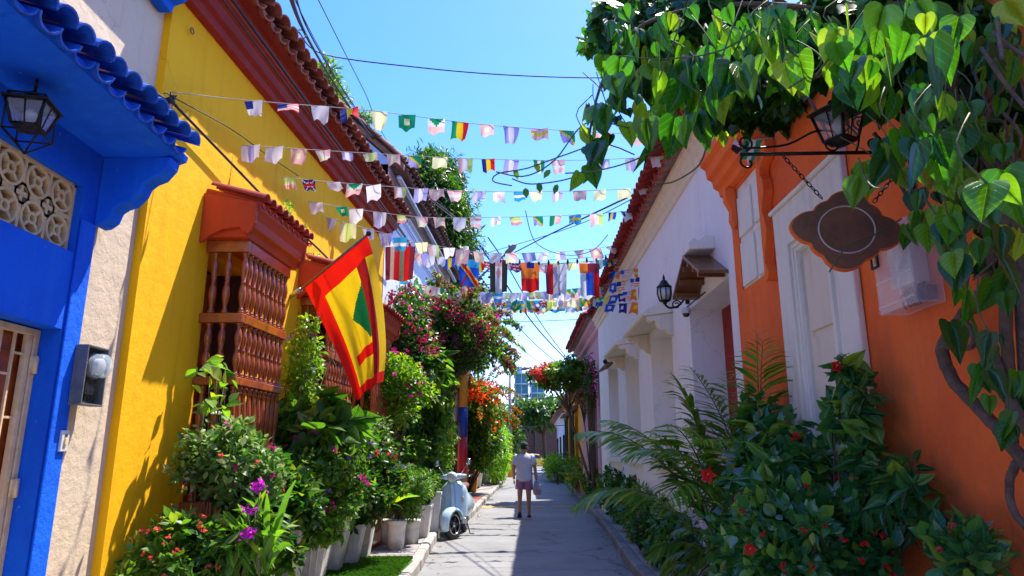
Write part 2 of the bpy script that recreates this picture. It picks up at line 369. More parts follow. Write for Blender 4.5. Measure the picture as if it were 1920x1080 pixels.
def inst(name, me, parent, world, rot=(0, 0, 0), scale=1):
    o = bpy.data.objects.new(name, me); link(o, parent, world); o.rotation_euler = rot if not isinstance(rot, Matrix) else rot.to_euler()
    o.scale = (scale,) * 3 if isinstance(scale, (int, float)) else scale
    return o
def structure(o): o['kind'] = 'structure'; return o
def copy_tree(o, parent=None):
    c = o.copy(); COL.objects.link(c); c.parent = parent
    for ch in list(o.children): copy_tree(ch, c)
    return c
def wall(mb, P, s0, s1, z0, z1, holes, th=.3, mi=0, seg=.7):
    """wall slab with rectangular openings (s0,s1,z0,z1)"""
    ss = sorted({s0, s1, *[h[0] for h in holes], *[h[1] for h in holes]}); zs = sorted({z0, z1, *[h[2] for h in holes], *[h[3] for h in holes]})
    for i in range(len(ss) - 1):
        for j in range(len(zs) - 1):
            cs, cz = (ss[i] + ss[i + 1]) / 2, (zs[j] + zs[j + 1]) / 2
            if any(h[0] < cs < h[1] and h[2] < cz < h[3] for h in holes): continue
            for d in (0, -th):
                mb.add([P(ss[i], d, zs[j]), P(ss[i + 1], d, zs[j]), P(ss[i + 1], d, zs[j + 1]), P(ss[i], d, zs[j + 1])], [(0, 1, 2, 3)], mi)
    def rim(a, b, c, d):
        mb.add([P(a, 0, c), P(b, 0, c), P(b, -th, c), P(a, -th, c)], [(0, 1, 2, 3)], mi); mb.add([P(a, 0, d), P(b, 0, d), P(b, -th, d), P(a, -th, d)], [(0, 1, 2, 3)], mi)
        mb.add([P(a, 0, c), P(a, 0, d), P(a, -th, d), P(a, -th, c)], [(0, 1, 2, 3)], mi); mb.add([P(b, 0, c), P(b, 0, d), P(b, -th, d), P(b, -th, c)], [(0, 1, 2, 3)], mi)
    rim(s0, s1, z0, z1)
    for h in holes: rim(*h)
    return mb

# ------------------------------------------------------------------ fast foliage (numpy)
def _tpl(pts, tris): return np.array(pts, float), np.array(tris, int)
T_SMALL = _tpl([(0, 0, 0), (.28, .45, .10), (0, 1, 0), (-.28, .45, .10)], [(0, 1, 2), (0, 2, 3)])
T_OVAL = _tpl([(0, 0, 0), (.24, .25, .07), (.27, .6, .06), (0, 1, -.08), (-.27, .6, .06), (-.24, .25, .07), (0, .5, 0)], [(0, 1, 6), (1, 2, 6), (2, 3, 6), (3, 4, 6), (4, 5, 6), (5, 0, 6)])
T_HEART = _tpl([(0, 0, 0), (.22, -.10, .02), (.42, .12, .05), (.38, .42, .05), (.2, .72, .0), (0, 1.02, -.10), (-.2, .72, .0), (-.38, .42, .05), (-.42, .12, .05), (-.22, -.10, .02), (0, .3, -.03), (0, .65, -.05)],
               [(0, 1, 10), (1, 2, 10), (2, 3, 10), (3, 11, 10), (3, 4, 11), (4, 5, 11), (5, 6, 11), (6, 7, 11), (7, 10, 11), (7, 8, 10), (8, 9, 10), (9, 0, 10)])
def _heart2():
    R_ = [(0, 0), (.10, -.07), (.21, -.09), (.32, -.04), (.40, .07), (.43, .20), (.41, .34), (.36, .48), (.28, .62), (.19, .75), (.10, .88), (0, 1.05)]
    z = lambda x, y: .10 * abs(x) + .03 * math.sin(y * 7) * abs(x) * 2 - .10 * y * y
    out = [(x, y, z(x, y)) for x, y in R_] + [(-x, y, z(x, y)) for x, y in R_[-2:0:-1]]
    mid = [(0, .0 + .15 * k, -.10 * (.15 * k) ** 2 - .02) for k in range(1, 6)]
    inn = [(x * .5, y * .8 + .12, z(x * .5, y * .8 + .12) * .8 + .015) for x, y in R_[2:10]]
    innl = [(-x, y, q) for x, y, q in inn]
    pts = out + mid + inn + innl; n = len(out); m0, i0, l0 = n, n + 5, n + 5 + 8; T = []
    mids = [0] + [m0 + k for k in range(5)] + [11]
    for base, outer in ((i0, list(range(0, 12))), (l0, [0] + list(range(21, 10, -1)))):
        for k in range(7): T += [(outer[k + 2], outer[k + 3], base + k + 1), (outer[k + 2], base + k + 1, base + k)]
        T += [(outer[0], outer[1], base), (outer[1], outer[2], base), (outer[9], outer[10], base + 7), (outer[10], outer[11], base + 7)]
        seq = [base + k for k in range(8)]; T.append((0, base, m0))
        a, b = 0, 0
        while a < 7 or b < 4:
            if b < 4 and (a >= 7 or pts[seq[a + 1]][1] > pts[m0 + b + 1][1] + .0): T.append((seq[a], m0 + b + 1, m0 + b)); b += 1
            else: T.append((seq[a], seq[a + 1], m0 + b)); a += 1
        T.append((seq[7], 11, m0 + 4))
    return _tpl(pts, T)
T_HEART2 = _heart2()
def _oval2():
    n = 7; w = [0, .15, .25, .29, .27, .19, .09, 0]; ys = [i / n for i in range(n + 1)]; pts, T = [], []
    for i, y in enumerate(ys): pts.append((0, y, -.10 * y * y)); pts.append((w[i], y, .28 * w[i] - .10 * y * y)); pts.append((-w[i], y, .28 * w[i] - .10 * y * y))
    for i in range(n):
        a, b = 3 * i, 3 * i + 3
        if i == 0: T += [(a, b + 1, b), (a, b, b + 2)]
        elif i == n - 1: T += [(a, a + 1, b), (a, b, a + 2)]
        else: T += [(a, a + 1, b + 1), (a, b + 1, b), (a, b + 2, a + 2), (a, b, b + 2)]
    return _tpl(pts, T)
T_OVAL2 = _oval2()
T_LONG = _tpl([(0, 0, 0), (.09, .3, .03), (.10, .65, -.04), (0, 1, -.22), (-.10, .65, -.04), (-.09, .3, .03), (0, .35, -.01), (0, .68, -.08)],
              [(0, 1, 6), (1, 2, 7), (1, 7, 6), (2, 3, 7), (3, 4, 7), (4, 5, 6), (4, 6, 7), (5, 0, 6)])
T_LEAFLET = _tpl([(0, 0, 0), (.055, .3, .02), (.05, .65, -.05), (0, 1, -.26), (-.05, .65, -.05), (-.055, .3, .02)], [(0, 1, 5), (1, 2, 4), (1, 4, 5), (2, 3, 4)])
T_FLOWER = _tpl([(0, 0, .0)] + [(math.cos(a) * .5, math.sin(a) * .5, .15) for a in [2 * PI * i / 10 for i in range(10)]], [(0, 1, 2), (0, 3, 4), (0, 5, 6), (0, 7, 8), (0, 9, 10)])
T_BRACT = _tpl([(0, 0, 0), (.4, .5, .2), (0, 1, .1), (-.4, .5, .2), (.1, .5, .6)], [(0, 1, 2), (0, 2, 3), (0, 4, 2)])
def scatter_arrays(tpl, pos, dirs, nrm, size):
    V, T = tpl; N = len(pos)
    y = dirs / (np.linalg.norm(dirs, axis=1, keepdims=True) + 1e-9)
    x = np.cross(y, nrm); x /= (np.linalg.norm(x, axis=1, keepdims=True) + 1e-9); z = np.cross(x, y)
    W_ = (V[None, :, 0, None] * x[:, None, :] + V[None, :, 1, None] * y[:, None, :] + V[None, :, 2, None] * z[:, None, :]) * size[:, None, None] + pos[:, None, :]
    F = (T[None] + (np.arange(N) * len(V))[:, None, None]).reshape(-1, 3)
    return W_.reshape(-1, 3), F
class FOL:
    def __init__(s): s.V = []; s.F = []; s.M = []; s.n = 0
    def add(s, V, F, mi=0):
        s.V.append(V); s.F.append(F + s.n); s.M.append(np.full(len(F), mi)); s.n += len(V)
    def build(s, name, mats, parent=None, origin=None, kind='stuff'):
        V = np.concatenate(s.V); F = np.concatenate(s.F); M = np.concatenate(s.M)
        if origin is None: mn, mx = V.min(0), V.max(0); origin = ((mn[0] + mx[0]) / 2, (mn[1] + mx[1]) / 2, mn[2])
        V = V - np.array(origin)[None]
        me = bpy.data.meshes.new(name); me.vertices.add(len(V)); me.vertices.foreach_set('co', V.ravel())
        me.loops.add(F.size); me.loops.foreach_set('vertex_index', F.ravel().astype(np.int32)); me.polygons.add(len(F))
        me.polygons.foreach_set('loop_start', np.arange(0, F.size, 3, dtype=np.int32)); me.polygons.foreach_set('loop_total', np.full(len(F), 3, np.int32))
        me.polygons.foreach_set('material_index', M.astype(np.int32))
        for k in ([mats] if isinstance(mats, str) else mats): me.materials.append(MT[k])
        me.update(calc_edges=True); me.validate()
        o = bpy.data.objects.new(name, me); link(o, parent, origin)
        if kind: o['kind'] = kind
        return o
NR = np.random.RandomState(11)
def clumps(center, rad, ncl, clr, seed=None):
    g = np.random.RandomState(seed if seed is not None else NR.randint(1 << 30))
    c = g.normal(size=(ncl, 3)); c /= np.linalg.norm(c, axis=1, keepdims=True); c *= (g.rand(ncl, 1) ** .45)
    return np.array(center)[None] + c * np.array(rad)[None] * (1 - .0), clr * (.6 + .8 * g.rand(ncl))
def leafpoints(center, rad, n, ncl=30, clr=.2, seed=None, droop=.5, outw=.6):
    g = np.random.RandomState(seed if seed is not None else NR.randint(1 << 30))
    C, r = clumps(center, rad, ncl, clr, g.randint(1 << 30)); i = g.randint(ncl, size=n)
    o = g.normal(size=(n, 3)); o /= np.linalg.norm(o, axis=1, keepdims=True); rr = g.rand(n, 1) ** .5
    pos = C[i] + o * rr * r[i][:, None]
    nrm = o * .5 + g.normal(size=(n, 3)) * .45 + np.array([0, 0, .8]); nrm /= np.linalg.norm(nrm, axis=1, keepdims=True)
    d = o * outw + g.normal(size=(n, 3)) * .6 + np.array([0, 0, -droop])
    return pos, d, nrm
def foliage(parent, center, rad, n, size, tpl=T_SMALL, mats='leaf_mid', ncl=30, clr=.2, name='foliage', seed=None, droop=.5, outw=.6, svar=.45, build=True, fol=None, mi=0):
    pos, d, nm = leafpoints(center, rad, n, ncl, clr, seed, droop, outw)
    sz = size * (1 - svar + 2 * svar * NR.rand(n)); V, F_ = scatter_arrays(tpl, pos, d, nm, sz)
    if fol is not None: fol.add(V, F_, mi); return pos, d
    f = FOL(); f.add(V, F_); return f.build(name, mats, parent)
LEAFME = {}
def leafmesh(kind, matk):
    key = (kind, matk)
    if key not in LEAFME:
        V, T = {'heart': T_HEART, 'heart2': T_HEART2, 'oval2': T_OVAL2, 'oval': T_OVAL, 'long': T_LONG, 'small': T_SMALL}[kind]
        me = bpy.data.meshes.new('leaf'); me.from_pydata([tuple(q) for q in V], [], [tuple(int(a) for a in q) for q in T]); me.materials.append(MT[matk])
        uv = me.uv_layers.new(name='UVMap')
        for lp in me.loops: co = me.vertices[lp.vertex_index].co; uv.data[lp.index].uv = (co.x + 2, co.y + 1)
        if kind != 'small':
            for p in me.polygons: p.use_smooth = True
        LEAFME[key] = me
    return LEAFME[key]
def leafobj(parent, pos, d, nm, size, kind, matk, name='leaf'):
    y = Vector(d).normalized(); x = y.cross(Vector(nm)); 
    if x.length < 1e-4: x = y.orthogonal()
    x.normalize(); z = x.cross(y)
    M_ = Matrix((x, y, z)).transposed()
    o = bpy.data.objects.new(name, leafmesh(kind, matk)); link(o, parent, pos); o.rotation_euler = M_.to_euler(); o.scale = (size * rnd.uniform(.9, 1.1), size, size); return o
def bush(name, loc, label, cat, center, rad, nleaf, size, kind='oval', matk='leaf_dark', nobj=0, ncl=30, clr=.2, stems=8, stemr=.008, flowers=None, group=None, droop=.3, outw=.8, stem_base=None):
    """a plant: stems, the leaves that show largest as single parts, the rest joined; flowers [(material,count,size)]"""
    t = thing(name, loc, label, cat, group); sb = Vector(stem_base or loc)
    tpl = {'heart': T_HEART, 'oval': T_OVAL2 if matk == 'leaf_gloss' and nleaf < 7000 else T_OVAL, 'long': T_LONG, 'small': T_SMALL}[kind]
    pos, d, nm = leafpoints(center, rad, nleaf, ncl, clr, None, droop, outw); sz = size * (.6 + .8 * NR.rand(nleaf))
    if nobj:
        dist = np.linalg.norm(pos - np.array([0, 0, CAM_H])[None], axis=1); idx = np.argsort(dist / sz); near = idx[:nobj]; far = idx[nobj:]
        for i in near: leafobj(t, pos[i], d[i], nm[i], sz[i], {'heart': 'heart2', 'oval': 'oval2'}.get(kind, kind), matk)
    else: far = np.arange(nleaf)
    if len(far):
        V, F_ = scatter_arrays(tpl, pos[far], d[far], nm[far], sz[far]); f = FOL(); f.add(V, F_); f.build('foliage', matk, t)
    if stems:
        mb = MB()
        for i in range(stems):
            e = Vector(pos[NR.randint(nleaf)]); a = sb + Vector((rnd.uniform(-.06, .06), rnd.uniform(-.06, .06), 0)); mid = a.lerp(e, .5) + Vector((rnd.uniform(-.1, .1) * rad[0] * 2, rnd.uniform(-.1, .1), .1 * rad[2]))
            mb.tube([a, a.lerp(mid, .5) + Vector((0, 0, .03)), mid, mid.lerp(e, .6), e], [stemr, stemr * .9, stemr * .7, stemr * .5, stemr * .25], 5)
        mb.build('stem', 'bark', t, recalc=False)
    if flowers:
        for mk, cnt, fs in flowers:
            C = np.array(center); q = NR.normal(size=(cnt, 3)); q /= np.linalg.norm(q, axis=1, keepdims=True)
            q[:, 1] = -np.abs(q[:, 1]); q[:, 2] = q[:, 2] * .8 + .15; P_ = C + q * (np.array(rad) + clr * .6) * (.8 + .25 * NR.rand(cnt, 1))
            if cnt > 45:
                ns = cnt // 6; sp_ = P_[:ns]; w_ = NR.randint(ns, size=cnt); tt = NR.rand(cnt, 1); dr_ = NR.normal(size=(ns, 3)) * np.array([.8, .8, .5]); P_ = sp_[w_] + dr_[w_] * tt * fs * 3.2 + NR.normal(size=(cnt, 3)) * fs * .7
            for c in P_:
                f = FOL(); k = 5; pp = c[None] + NR.normal(size=(k, 3)) * fs * .20; dd = NR.normal(size=(k, 3)) + np.array([0, -.6, .6])
                V, F_ = scatter_arrays(T_BRACT, pp, dd, NR.normal(size=(k, 3)) + np.array([0, -1, .3]), np.full(k, fs * .7)); f.add(V, F_); f.build('flower', mk, t, kind=None)
    return t
def frond(fol, base, dirv, length, n=26, lw=.35, arch=.8, mi=0, stemfol=None, up=Vector((0, 0, 1)), seed=0):
    """arching pinnate palm frond: returns rachis points"""
    g = random.Random(seed); base = Vector(base); dirv = Vector(dirv).normalized(); pts = []
    side = dirv.cross(Vector((0, 0, 1))).normalized(); p = base.copy(); d = dirv.copy(); st = length / n
    P_, D_, N_, Z_ = [], [], [], []
    for i in range(n + 1):
        pts.append(p.copy()); t = i / n
        d = (d + Vector((0, 0, -arch * (.35 + 1.6 * t) / n))).normalized(); p = p + d * st
        if t > .18:
            w = math.sin(min(1, (t - .1) / .9 * .93 + .07) * PI) ** .6 * lw * length * .62
            for sg in (-1, 1):
                q = side * sg * (1.0) + d * (.55 + .5 * t) + Vector((0, 0, g.uniform(-.35, .05) - .15 + .25 * (1 - t)))
                P_.append(p); D_.append(q); N_.append(Vector((0, 0, 1)) + side * sg * .4 + Vector((g.uniform(-.3, .3), g.uniform(-.3, .3), 0))); Z_.append(w * g.uniform(.85, 1.1))
    V, F_ = scatter_arrays(T_LEAFLET, np.array([tuple(q) for q in P_]), np.array([tuple(q) for q in D_]), np.array([tuple(q) for q in N_]), np.array(Z_))
    # slimmer leaflets
    fol.add(V, F_, mi); return pts
def palm(name, loc, label, base, fronds, cat='palm', matk='leaf_palm', stem=None, lw=.35, n=26, fsc=1.0):
    t = thing(name, loc, label, cat)
    for i, (dv, L_, ar) in enumerate(fronds):
        L_ = L_ * (fsc if fsc == 1 else (.50 if dv[2] < 1.35 and dv[0] < -.35 else .90))
        f = FOL(); b_ = Vector(base) + Vector((rnd.uniform(-.06, .06), rnd.uniform(-.06, .06), rnd.uniform(-.05, .05)))
        pts = frond(f, b_, dv, L_, n, lw, ar, seed=i); fo = f.build('frond', matk, t, kind=None)
        mb = MB(); mb.tube(pts, [.012 * (1 - .8 * q / len(pts)) for q in range(len(pts))], 5); mb.build('rachis', 'stem', fo, recalc=False)
    if stem:
        mb = MB()
        for s_ in stem: mb.tube(*s_, 8)
        mb.build('trunk', 'bark', t)
    return t

# ================================================================== SETTING
def sheet(name, pts, z, mk, kind='structure', th=0):
    mb = MB()
    if th:
        n_ = len(pts); vs = [(x, y, z - th) for x, y in pts] + [(x, y, z) for x, y in pts]
        mb.add(vs, [tuple(range(n_ - 1, -1, -1)), tuple(range(n_, 2 * n_))] + [(i, (i + 1) % n_, n_ + (i + 1) % n_, n_ + i) for i in range(n_)])
    else: mb.add([(x, y, z) for x, y in pts], [tuple(range(len(pts)))])
    o = mb.build(name, mk, None, recalc=bool(th)); o['kind'] = kind; return o
sheet('ground', [(-600, -300), (600, -300), (600, 1500), (-600, 1500)], -.03, 'terrain')
# kerb lines in plan
KL = [(-1.22, -4), (-1.20, 7), (-1.18, 9.2), (-1.34, 13.5), (-1.42, 14.6), (-1.12, 15.6), (-.98, 16.6), (-.86, 21), (-.66, 28), (-.44, 36), (-.34, 43), (-.2, 55), (-.6, 70), (-1.6, 78)]
KR = [(1.34, -4), (1.42, 5), (1.53, 9.5), (1.80, 14), (2.02, 19), (2.35, 27), (2.68, 36), (3.1, 48), (3.4, 62), (3.6, 72)]
sheet('road', [(-1.9, -4), *[(x - .3, y) for x, y in KL[1:]], (-2, 84), (9, 84), (9, 74), *[(x + .3, y) for x, y in reversed(KR[1:])], (1.8, -4)], 0, 'road')
def interp(L_, y):
    for (x0, y0), (x1, y1) in zip(L_, L_[1:]):
        if y0 <= y <= y1: return x0 + (x1 - x0) * (y - y0) / (y1 - y0)
    return L_[-1][0]
def sidewalk(name, K, side, inner, mk):
    pts = [(x + side * .135, y) for x, y in K]; o = sheet(name, pts + [(inner(y), y) for x, y in reversed(K)], .13, mk, th=.14); return o
swl = sidewalk('sidewalk', KL, -1, lambda y: LX + LK * min(y, 40) - .1, 'concrete')
swr = sidewalk('sidewalk', KR, 1, lambda y: 2.2 + .03 * max(0, y - 6) + (.5 if y > 40 else 0), 'concrete')
def kerbs(parent, K, side, y0, y1, L_, mk, zt=.15):
    y = y0; i = 0
    base = None
    while y < y1:
        ye = min(y + L_ * rnd.uniform(.92, 1.06), y1); a, b_ = interp(K, y), interp(K, ye - .012); j = rnd.uniform(-.008, .008); jz = rnd.uniform(-.006, .006)
        w = .13; r_ = .025; mb = MB()
        def sec(x, yy): 
            q = [(x + j, -.02), (x + j, zt - r_ + jz), (x + j + side * r_, zt + jz), (x + j + side * w, zt + jz), (x + j + side * w, -.02)]
            return [(px_, yy, pz_) for px_, pz_ in q]
        mb.loft([sec(a, y), sec(b_, ye - .012)], smooth=False); mb.build('kerb_stone', mk, parent, bevel=.004 if y < 14 else 0)
        y = ye; i += 1
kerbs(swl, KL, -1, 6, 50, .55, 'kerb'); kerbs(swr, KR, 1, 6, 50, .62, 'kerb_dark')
# paving slabs that can be told apart: near left (broken slabs), red panel further up, grey slabs on the right
def slabs(parent, K, side, off0, off1, y0, y1, ny, nx, mk, z=.142, name='paving_slab', gap=.012):
    for i in range(ny):
        for j in range(nx):
            ya, yb = y0 + (y1 - y0) * i / ny + gap / 2, y0 + (y1 - y0) * (i + 1) / ny - gap / 2
            oa, ob = off0 + (off1 - off0) * j / nx + gap / 2, off0 + (off1 - off0) * (j + 1) / nx - gap / 2
            zz = z + rnd.uniform(-.004, .004)
            mb = MB(); xs = [interp(K, ya) + side * oa, interp(K, ya) + side * ob, interp(K, yb) + side * ob, interp(K, yb) + side * oa]; ys = [ya, ya, yb, yb]
            mb.hexa([(xs[q], ys[q], .10) for q in range(4)] + [(xs[q], ys[q], zz) for q in range(4)]); mb.build(name, mk, parent)
slabs(swl, KL, -1, .14, .92, 8.2, 14.2, 12, 2, 'paving')
slabs(swl, KL, -1, .14, .74, 16.6, 23.4, 14, 2, 'red_paving')
slabs(swl, KL, -1, .14, .70, 23.6, 34, 14, 1, 'paving')
slabs(swr, KR, 1, .14, .62, 6.4, 26, 26, 1, 'paving')
# worn speed bump paint across the road
mb = MB()
for a, b_, y in ((-.86, .95, 20.8), (1.12, 1.78, 20.9)):
    vs = []; k = 10
    for i in range(k + 1):
        x_ = a + (b_ - a) * i / k
        vs += [(x_, y - .22 + rnd.uniform(-.02, .02), .004), (x_, y, .035), (x_, y + .22 + rnd.uniform(-.02, .02), .004)]
    fs = []
    for i in range(k): fs += [(3 * i, 3 * i + 3, 3 * i + 4, 3 * i + 1), (3 * i + 1, 3 * i + 4, 3 * i + 5, 3 * i + 2)]
    mb.add(vs, fs)
structure(mb.build('speed_bump', 'speed_paint'))
# earth strip at the foot of the right kerb and litter of leaves
g = FOL(); N_ = 500; ys = NR.rand(N_) * 22 + 6; xs = np.where(NR.rand(N_) < .6, np.array([interp(KR, y) for y in ys]) - np.abs(NR.normal(size=N_)) * .10 - .02, np.array([interp(KL, y) for y in ys]) + np.abs(NR.normal(size=N_)) * .15 + .02)
V, F_ = scatter_arrays(T_SMALL, np.stack([xs, ys, np.full(N_, .008)], 1), NR.normal(size=(N_, 3)) * np.array([1, 1, .08]), np.tile([0, 0, 1.], (N_, 1)) + NR.normal(size=(N_, 3)) * .15, .03 + .03 * NR.rand(N_)); g.add(V, F_)
tag(g.build('fallen_leaves', 'dry'), 'dry leaves scattered along the gutters', 'leaf litter')
# ================================================================== BLUE HOUSE
def tile_mesh(name, mk, r0=.085, r1=.07, L_=.44, th=.014, invert=False):
    mb = MB(); n_ = 8; rings = []
    for t, r_ in (((0, r0), (.22, r0), (1, r1)) if mk == 'tile_blue' else ((0, r0), (1, r1))):
        o_, i_ = [], []
        for j in range(n_ + 1):
            a = PI * (j / n_); sg = -1 if invert else 1
            o_.append((-L_ * t, r_ * math.cos(a), sg * r_ * math.sin(a) * .85)); i_.append((-L_ * t, (r_ - th) * math.cos(a), sg * (r_ - th) * math.sin(a) * .85))
        rings.append(o_ + i_[::-1])
    mb.loft(rings, smooth=False)
    me = bpy.data.meshes.new(name); me.from_pydata(mb.v, [], mb.f); me.materials.append(MT[mk])
    if mk == 'tile_blue' and not invert:
        me.materials.append(MT['tile_pink']); q_ = 2 * (n_ + 1)
        for i_, p_ in enumerate(me.polygons): p_.material_index = 1 if (q_ <= i_ < 2 * q_ and (i_ - q_) < n_) or (i_ < n_ and False) else 0
    bm = bmesh.new(); bm.from_mesh(me); bmesh.ops.recalc_face_normals(bm, faces=bm.faces); bm.to_mesh(me); bm.free(); return me
TM = {}
def tiles(parent, P, s0, s1, d_edge, z_edge, pitch, slope, rows, mk, side=1, sc=1.0, mk_pan=None, jit=.012, cov=0):
    """courses of barrel tiles: convex covers over hollow pans, eave row first"""
    for mm, inv in ((mk, False), (mk_pan or mk, True)):
        if (mm, inv) not in TM: TM[(mm, inv)] = tile_mesh('roof_tile', mm, invert=inv)
    n_ = int((s1 - s0) / pitch)
    for r_ in range(rows):
        for i in range(n_):
            s_ = s0 + (i + .5) * pitch; back = r_ * .34 * sc
            for inv, ds, dz, dd in ((True, 0, -.005, -.03), (False, pitch / 2, .05 * sc, cov)):
                if inv is False and i == n_ - 1: pass
                d_ = d_edge + dd - back * math.cos(slope) + rnd.uniform(-jit, jit); z_ = z_edge + dz + back * math.sin(slope) + r_ * .012
                p = P(s_ + ds, d_, z_)
                yaw = (0 if side == 1 else PI) + math.atan(LK if side == 1 else RK) * (-1 if side == 1 else -1) + rnd.uniform(-.04, .04)
                rot = Matrix.Rotation(yaw, 3, 'Z') @ Matrix.Rotation(slope + rnd.uniform(-.03, .03), 3, 'Y')
                inst('roof_tile', TM[((mk_pan or mk) if inv else mk, inv)], parent, p, rot, (sc, sc * pitch / .165, sc))
blue = thing('blue_house', (-2.9, 3, 0), 'cobalt blue house front with tiled canopy and pierced vent, at left edge', 'house')
mb = MB(); wall(mb, PC, -2.5, 4.48, 0, 3.55, [(2.6, 4.30, .05, 2.26), (2.6, 4.30, 2.76, 3.22)], th=.32)
mb.v = [(x + .03, y, z) for x, y, z in mb.v]
mb.build('wall', 'blue_wall', blue)
# far pilaster standing slightly proud, canopy slab, curved corbel
mb = MB()
seg = [(-2.4, 3.62), (3.2, 3.60), (4.62, 3.57)]
prof = [(0.0, 3.50), (.30, 3.49), (.44, 3.50), (.52, 3.53), (.53, 3.57), (.50, 3.60), (0, 3.78)]
mb.sweep(PC, -2.4, 4.64, prof, seg=12); can = mb.build('canopy', 'blue_wall', blue)
tiles(can, PC, -.2, 4.60, .60, 3.60, .158, R(18), 1, 'tile_blue', mk_pan='tile_blue', sc=1.0)
tiles(can, PC, -.2, 4.60, .60 - .34, 3.60 + .13, .158, R(18), 2, 'tile_pink', sc=1.0)
mb = MB(); pts = [(0.03, 3.50), (.50, 3.50), (.49, 3.44), (.43, 3.36), (.37, 3.335), (.33, 3.30), (.31, 3.24), (.25, 3.17), (.19, 3.15), (.15, 3.12), (.13, 3.05), (.08, 3.01), (.03, 3.0)]
mb.sweep(PC, 4.46, 4.60, pts); mb.build('corbel', 'blue_wall', blue, bevel=.012)
mb = MB(); mb.pbox(PC, 4.31, 4.47, .035, .05, .0, 3.0); mb.build('pilaster', 'blue_wall', blue, bevel=.01)
# upper blue cornice box above the cream wall
mb = MB(); mb.sweep(PC, 1.5, 4.95, [(0, 4.97), (.10, 4.97), (.12, 5.03), (.20, 5.06), (.24, 5.12), (.24, 5.3), (0, 5.3)]); mb.build('cornice', 'blue_wall', blue, bevel=.01)
# vent screen: pierced concrete panel of overlapping rings and bars
vt = MB(); s0, s1, z0, z1 = 2.6, 4.30, 2.76, 3.22; dv = (-.10, -.02)
def ringbar(mb, P, cs, cz, r0, r1, d0, d1, n_=20):
    vs = []
    for d in (d0, d1):
        for r_ in (r0, r1):
            for j in range(n_): a = 2 * PI * j / n_; vs.append(P(cs + r_ * math.cos(a), d, cz + r_ * math.sin(a)))
    fs = []
    for j in range(n_):
        k = (j + 1) % n_
        fs += [(j, k, n_ + k, n_ + j), (2 * n_ + j, 3 * n_ + j, 3 * n_ + k, 2 * n_ + k), (j, 2 * n_ + j, 2 * n_ + k, k), (n_ + j, n_ + k, 3 * n_ + k, 3 * n_ + j)]
    mb.add(vs, fs)
cell = .23
for i in range(8):
    for j in range(2):
        cs, cz = s1 - cell * (i + .5), z0 + cell * (j + .5); e = rnd.uniform(0, .0015)
        ringbar(vt, PC, cs, cz, .088, .106, dv[0] - e, dv[1] + e); ringbar(vt, PC, cs, cz, .022, .038, dv[0], dv[1] - .002)
        for a in range(4):
            an = a * PI / 2 + PI / 4
            for q in (0,):
                c_, s_ = math.cos(an), math.sin(an); w = .010
                p = [(cs + c_ * .036 - s_ * w, cz + s_ * .036 + c_ * w), (cs + c_ * .09 - s_ * w, cz + s_ * .09 + c_ * w), (cs + c_ * .09 + s_ * w, cz + s_ * .09 - c_ * w), (cs + c_ * .036 + s_ * w, cz + s_ * .036 - c_ * w)]
                vt.hexa([PC(a_, dv[0] + .004, b_) for a_, b_ in p] + [PC(a_, dv[1] - .004, b_) for a_, b_ in p])
        ringbar(vt, PC, cs - cell / 2, cz - (cell / 2 if j else -cell / 2), .05, .066, dv[0] + .003, dv[1] - .003)
for i in range(1, 8): vt.pbox(PC, s1 - cell * i - .012, s1 - cell * i + .012, dv[0] + .006, dv[1] - .006, z0, z1)
vt.pbox(PC, s0, s1, dv[0] + .005, dv[1] - .005, z0 + cell - .014, z0 + cell + .014)
for a, b_, c, d in ((s0, s1, z0, z0 + .02), (s0, s1, z1 - .02, z1), (s1 - .02, s1, z0, z1)): vt.pbox(PC, a, b_, dv[0] - .004, dv[1] + .004, c, d)
vt.build('vent_screen', 'vent_paint', blue)
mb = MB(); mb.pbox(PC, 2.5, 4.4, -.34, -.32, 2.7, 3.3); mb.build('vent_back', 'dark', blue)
# door with metal gate in front
door = MB(); door.pbox(PC, 2.6, 4.30, -.20, -.17, .05, 2.26); dr = door.build('door', 'wood_red', blue)
mb = MB()
for i in range(7): mb.pbox(PC, 4.26 - i * .24 - .2, 4.26 - i * .24, -.172, -.155, .2, 2.1)
mb.build('door_panel', 'wood_red', dr, bevel=.008)
for z in (1.15, 1.55, 1.95):
    for s_ in (4.05, 3.8):
        mb = MB(); mb.ball(PC(s_, -.148, z), .02, n=5); mb.build('door_stud', 'wood_brown', dr)
gate = MB()
gs = [(4.30, 4.255)]
gate.pbox(PC, 4.25, 4.295, -.14, -.095, .06, 2.25); gate.pbox(PC, 4.20, 4.24, -.135, -.10, .06, 2.21); gate.pbox(PC, 2.6, 4.25, -.14, -.095, 2.21, 2.25)
gf = gate.build('gate_frame', 'gate_paint', blue, bevel=.003)
for i in range(12):
    s_ = 4.10 - i * .115
    mb = MB(); mb.pbox(PC, s_, s_ + .014, -.125, -.111, .08, 2.21); mb.build('gate_bar', 'gate_paint', gf)
for i in range(11):
    for k, zc in enumerate((.45, .95, 1.45, 1.95) if i % 2 else (.7, 1.2, 1.7, 2.08)):
        s_ = 4.114 - (i - 0) * .115
        mb = MB(); mb.pbox(PC, s_, s_ + .10, -.124, -.112, zc, zc + .014); mb.build('gate_crossbar', 'gate_paint', gf)
for z in (1.25, 1.98):
    mb = MB(); mb.pbox(PC, 4.235, 4.31, -.095, -.082, z, z + .10); mb.tube([PC(4.27, -.08, z - .005), PC(4.27, -.08, z + .105)], .012, 8); mb.build('hinge', 'gate_paint', gf)

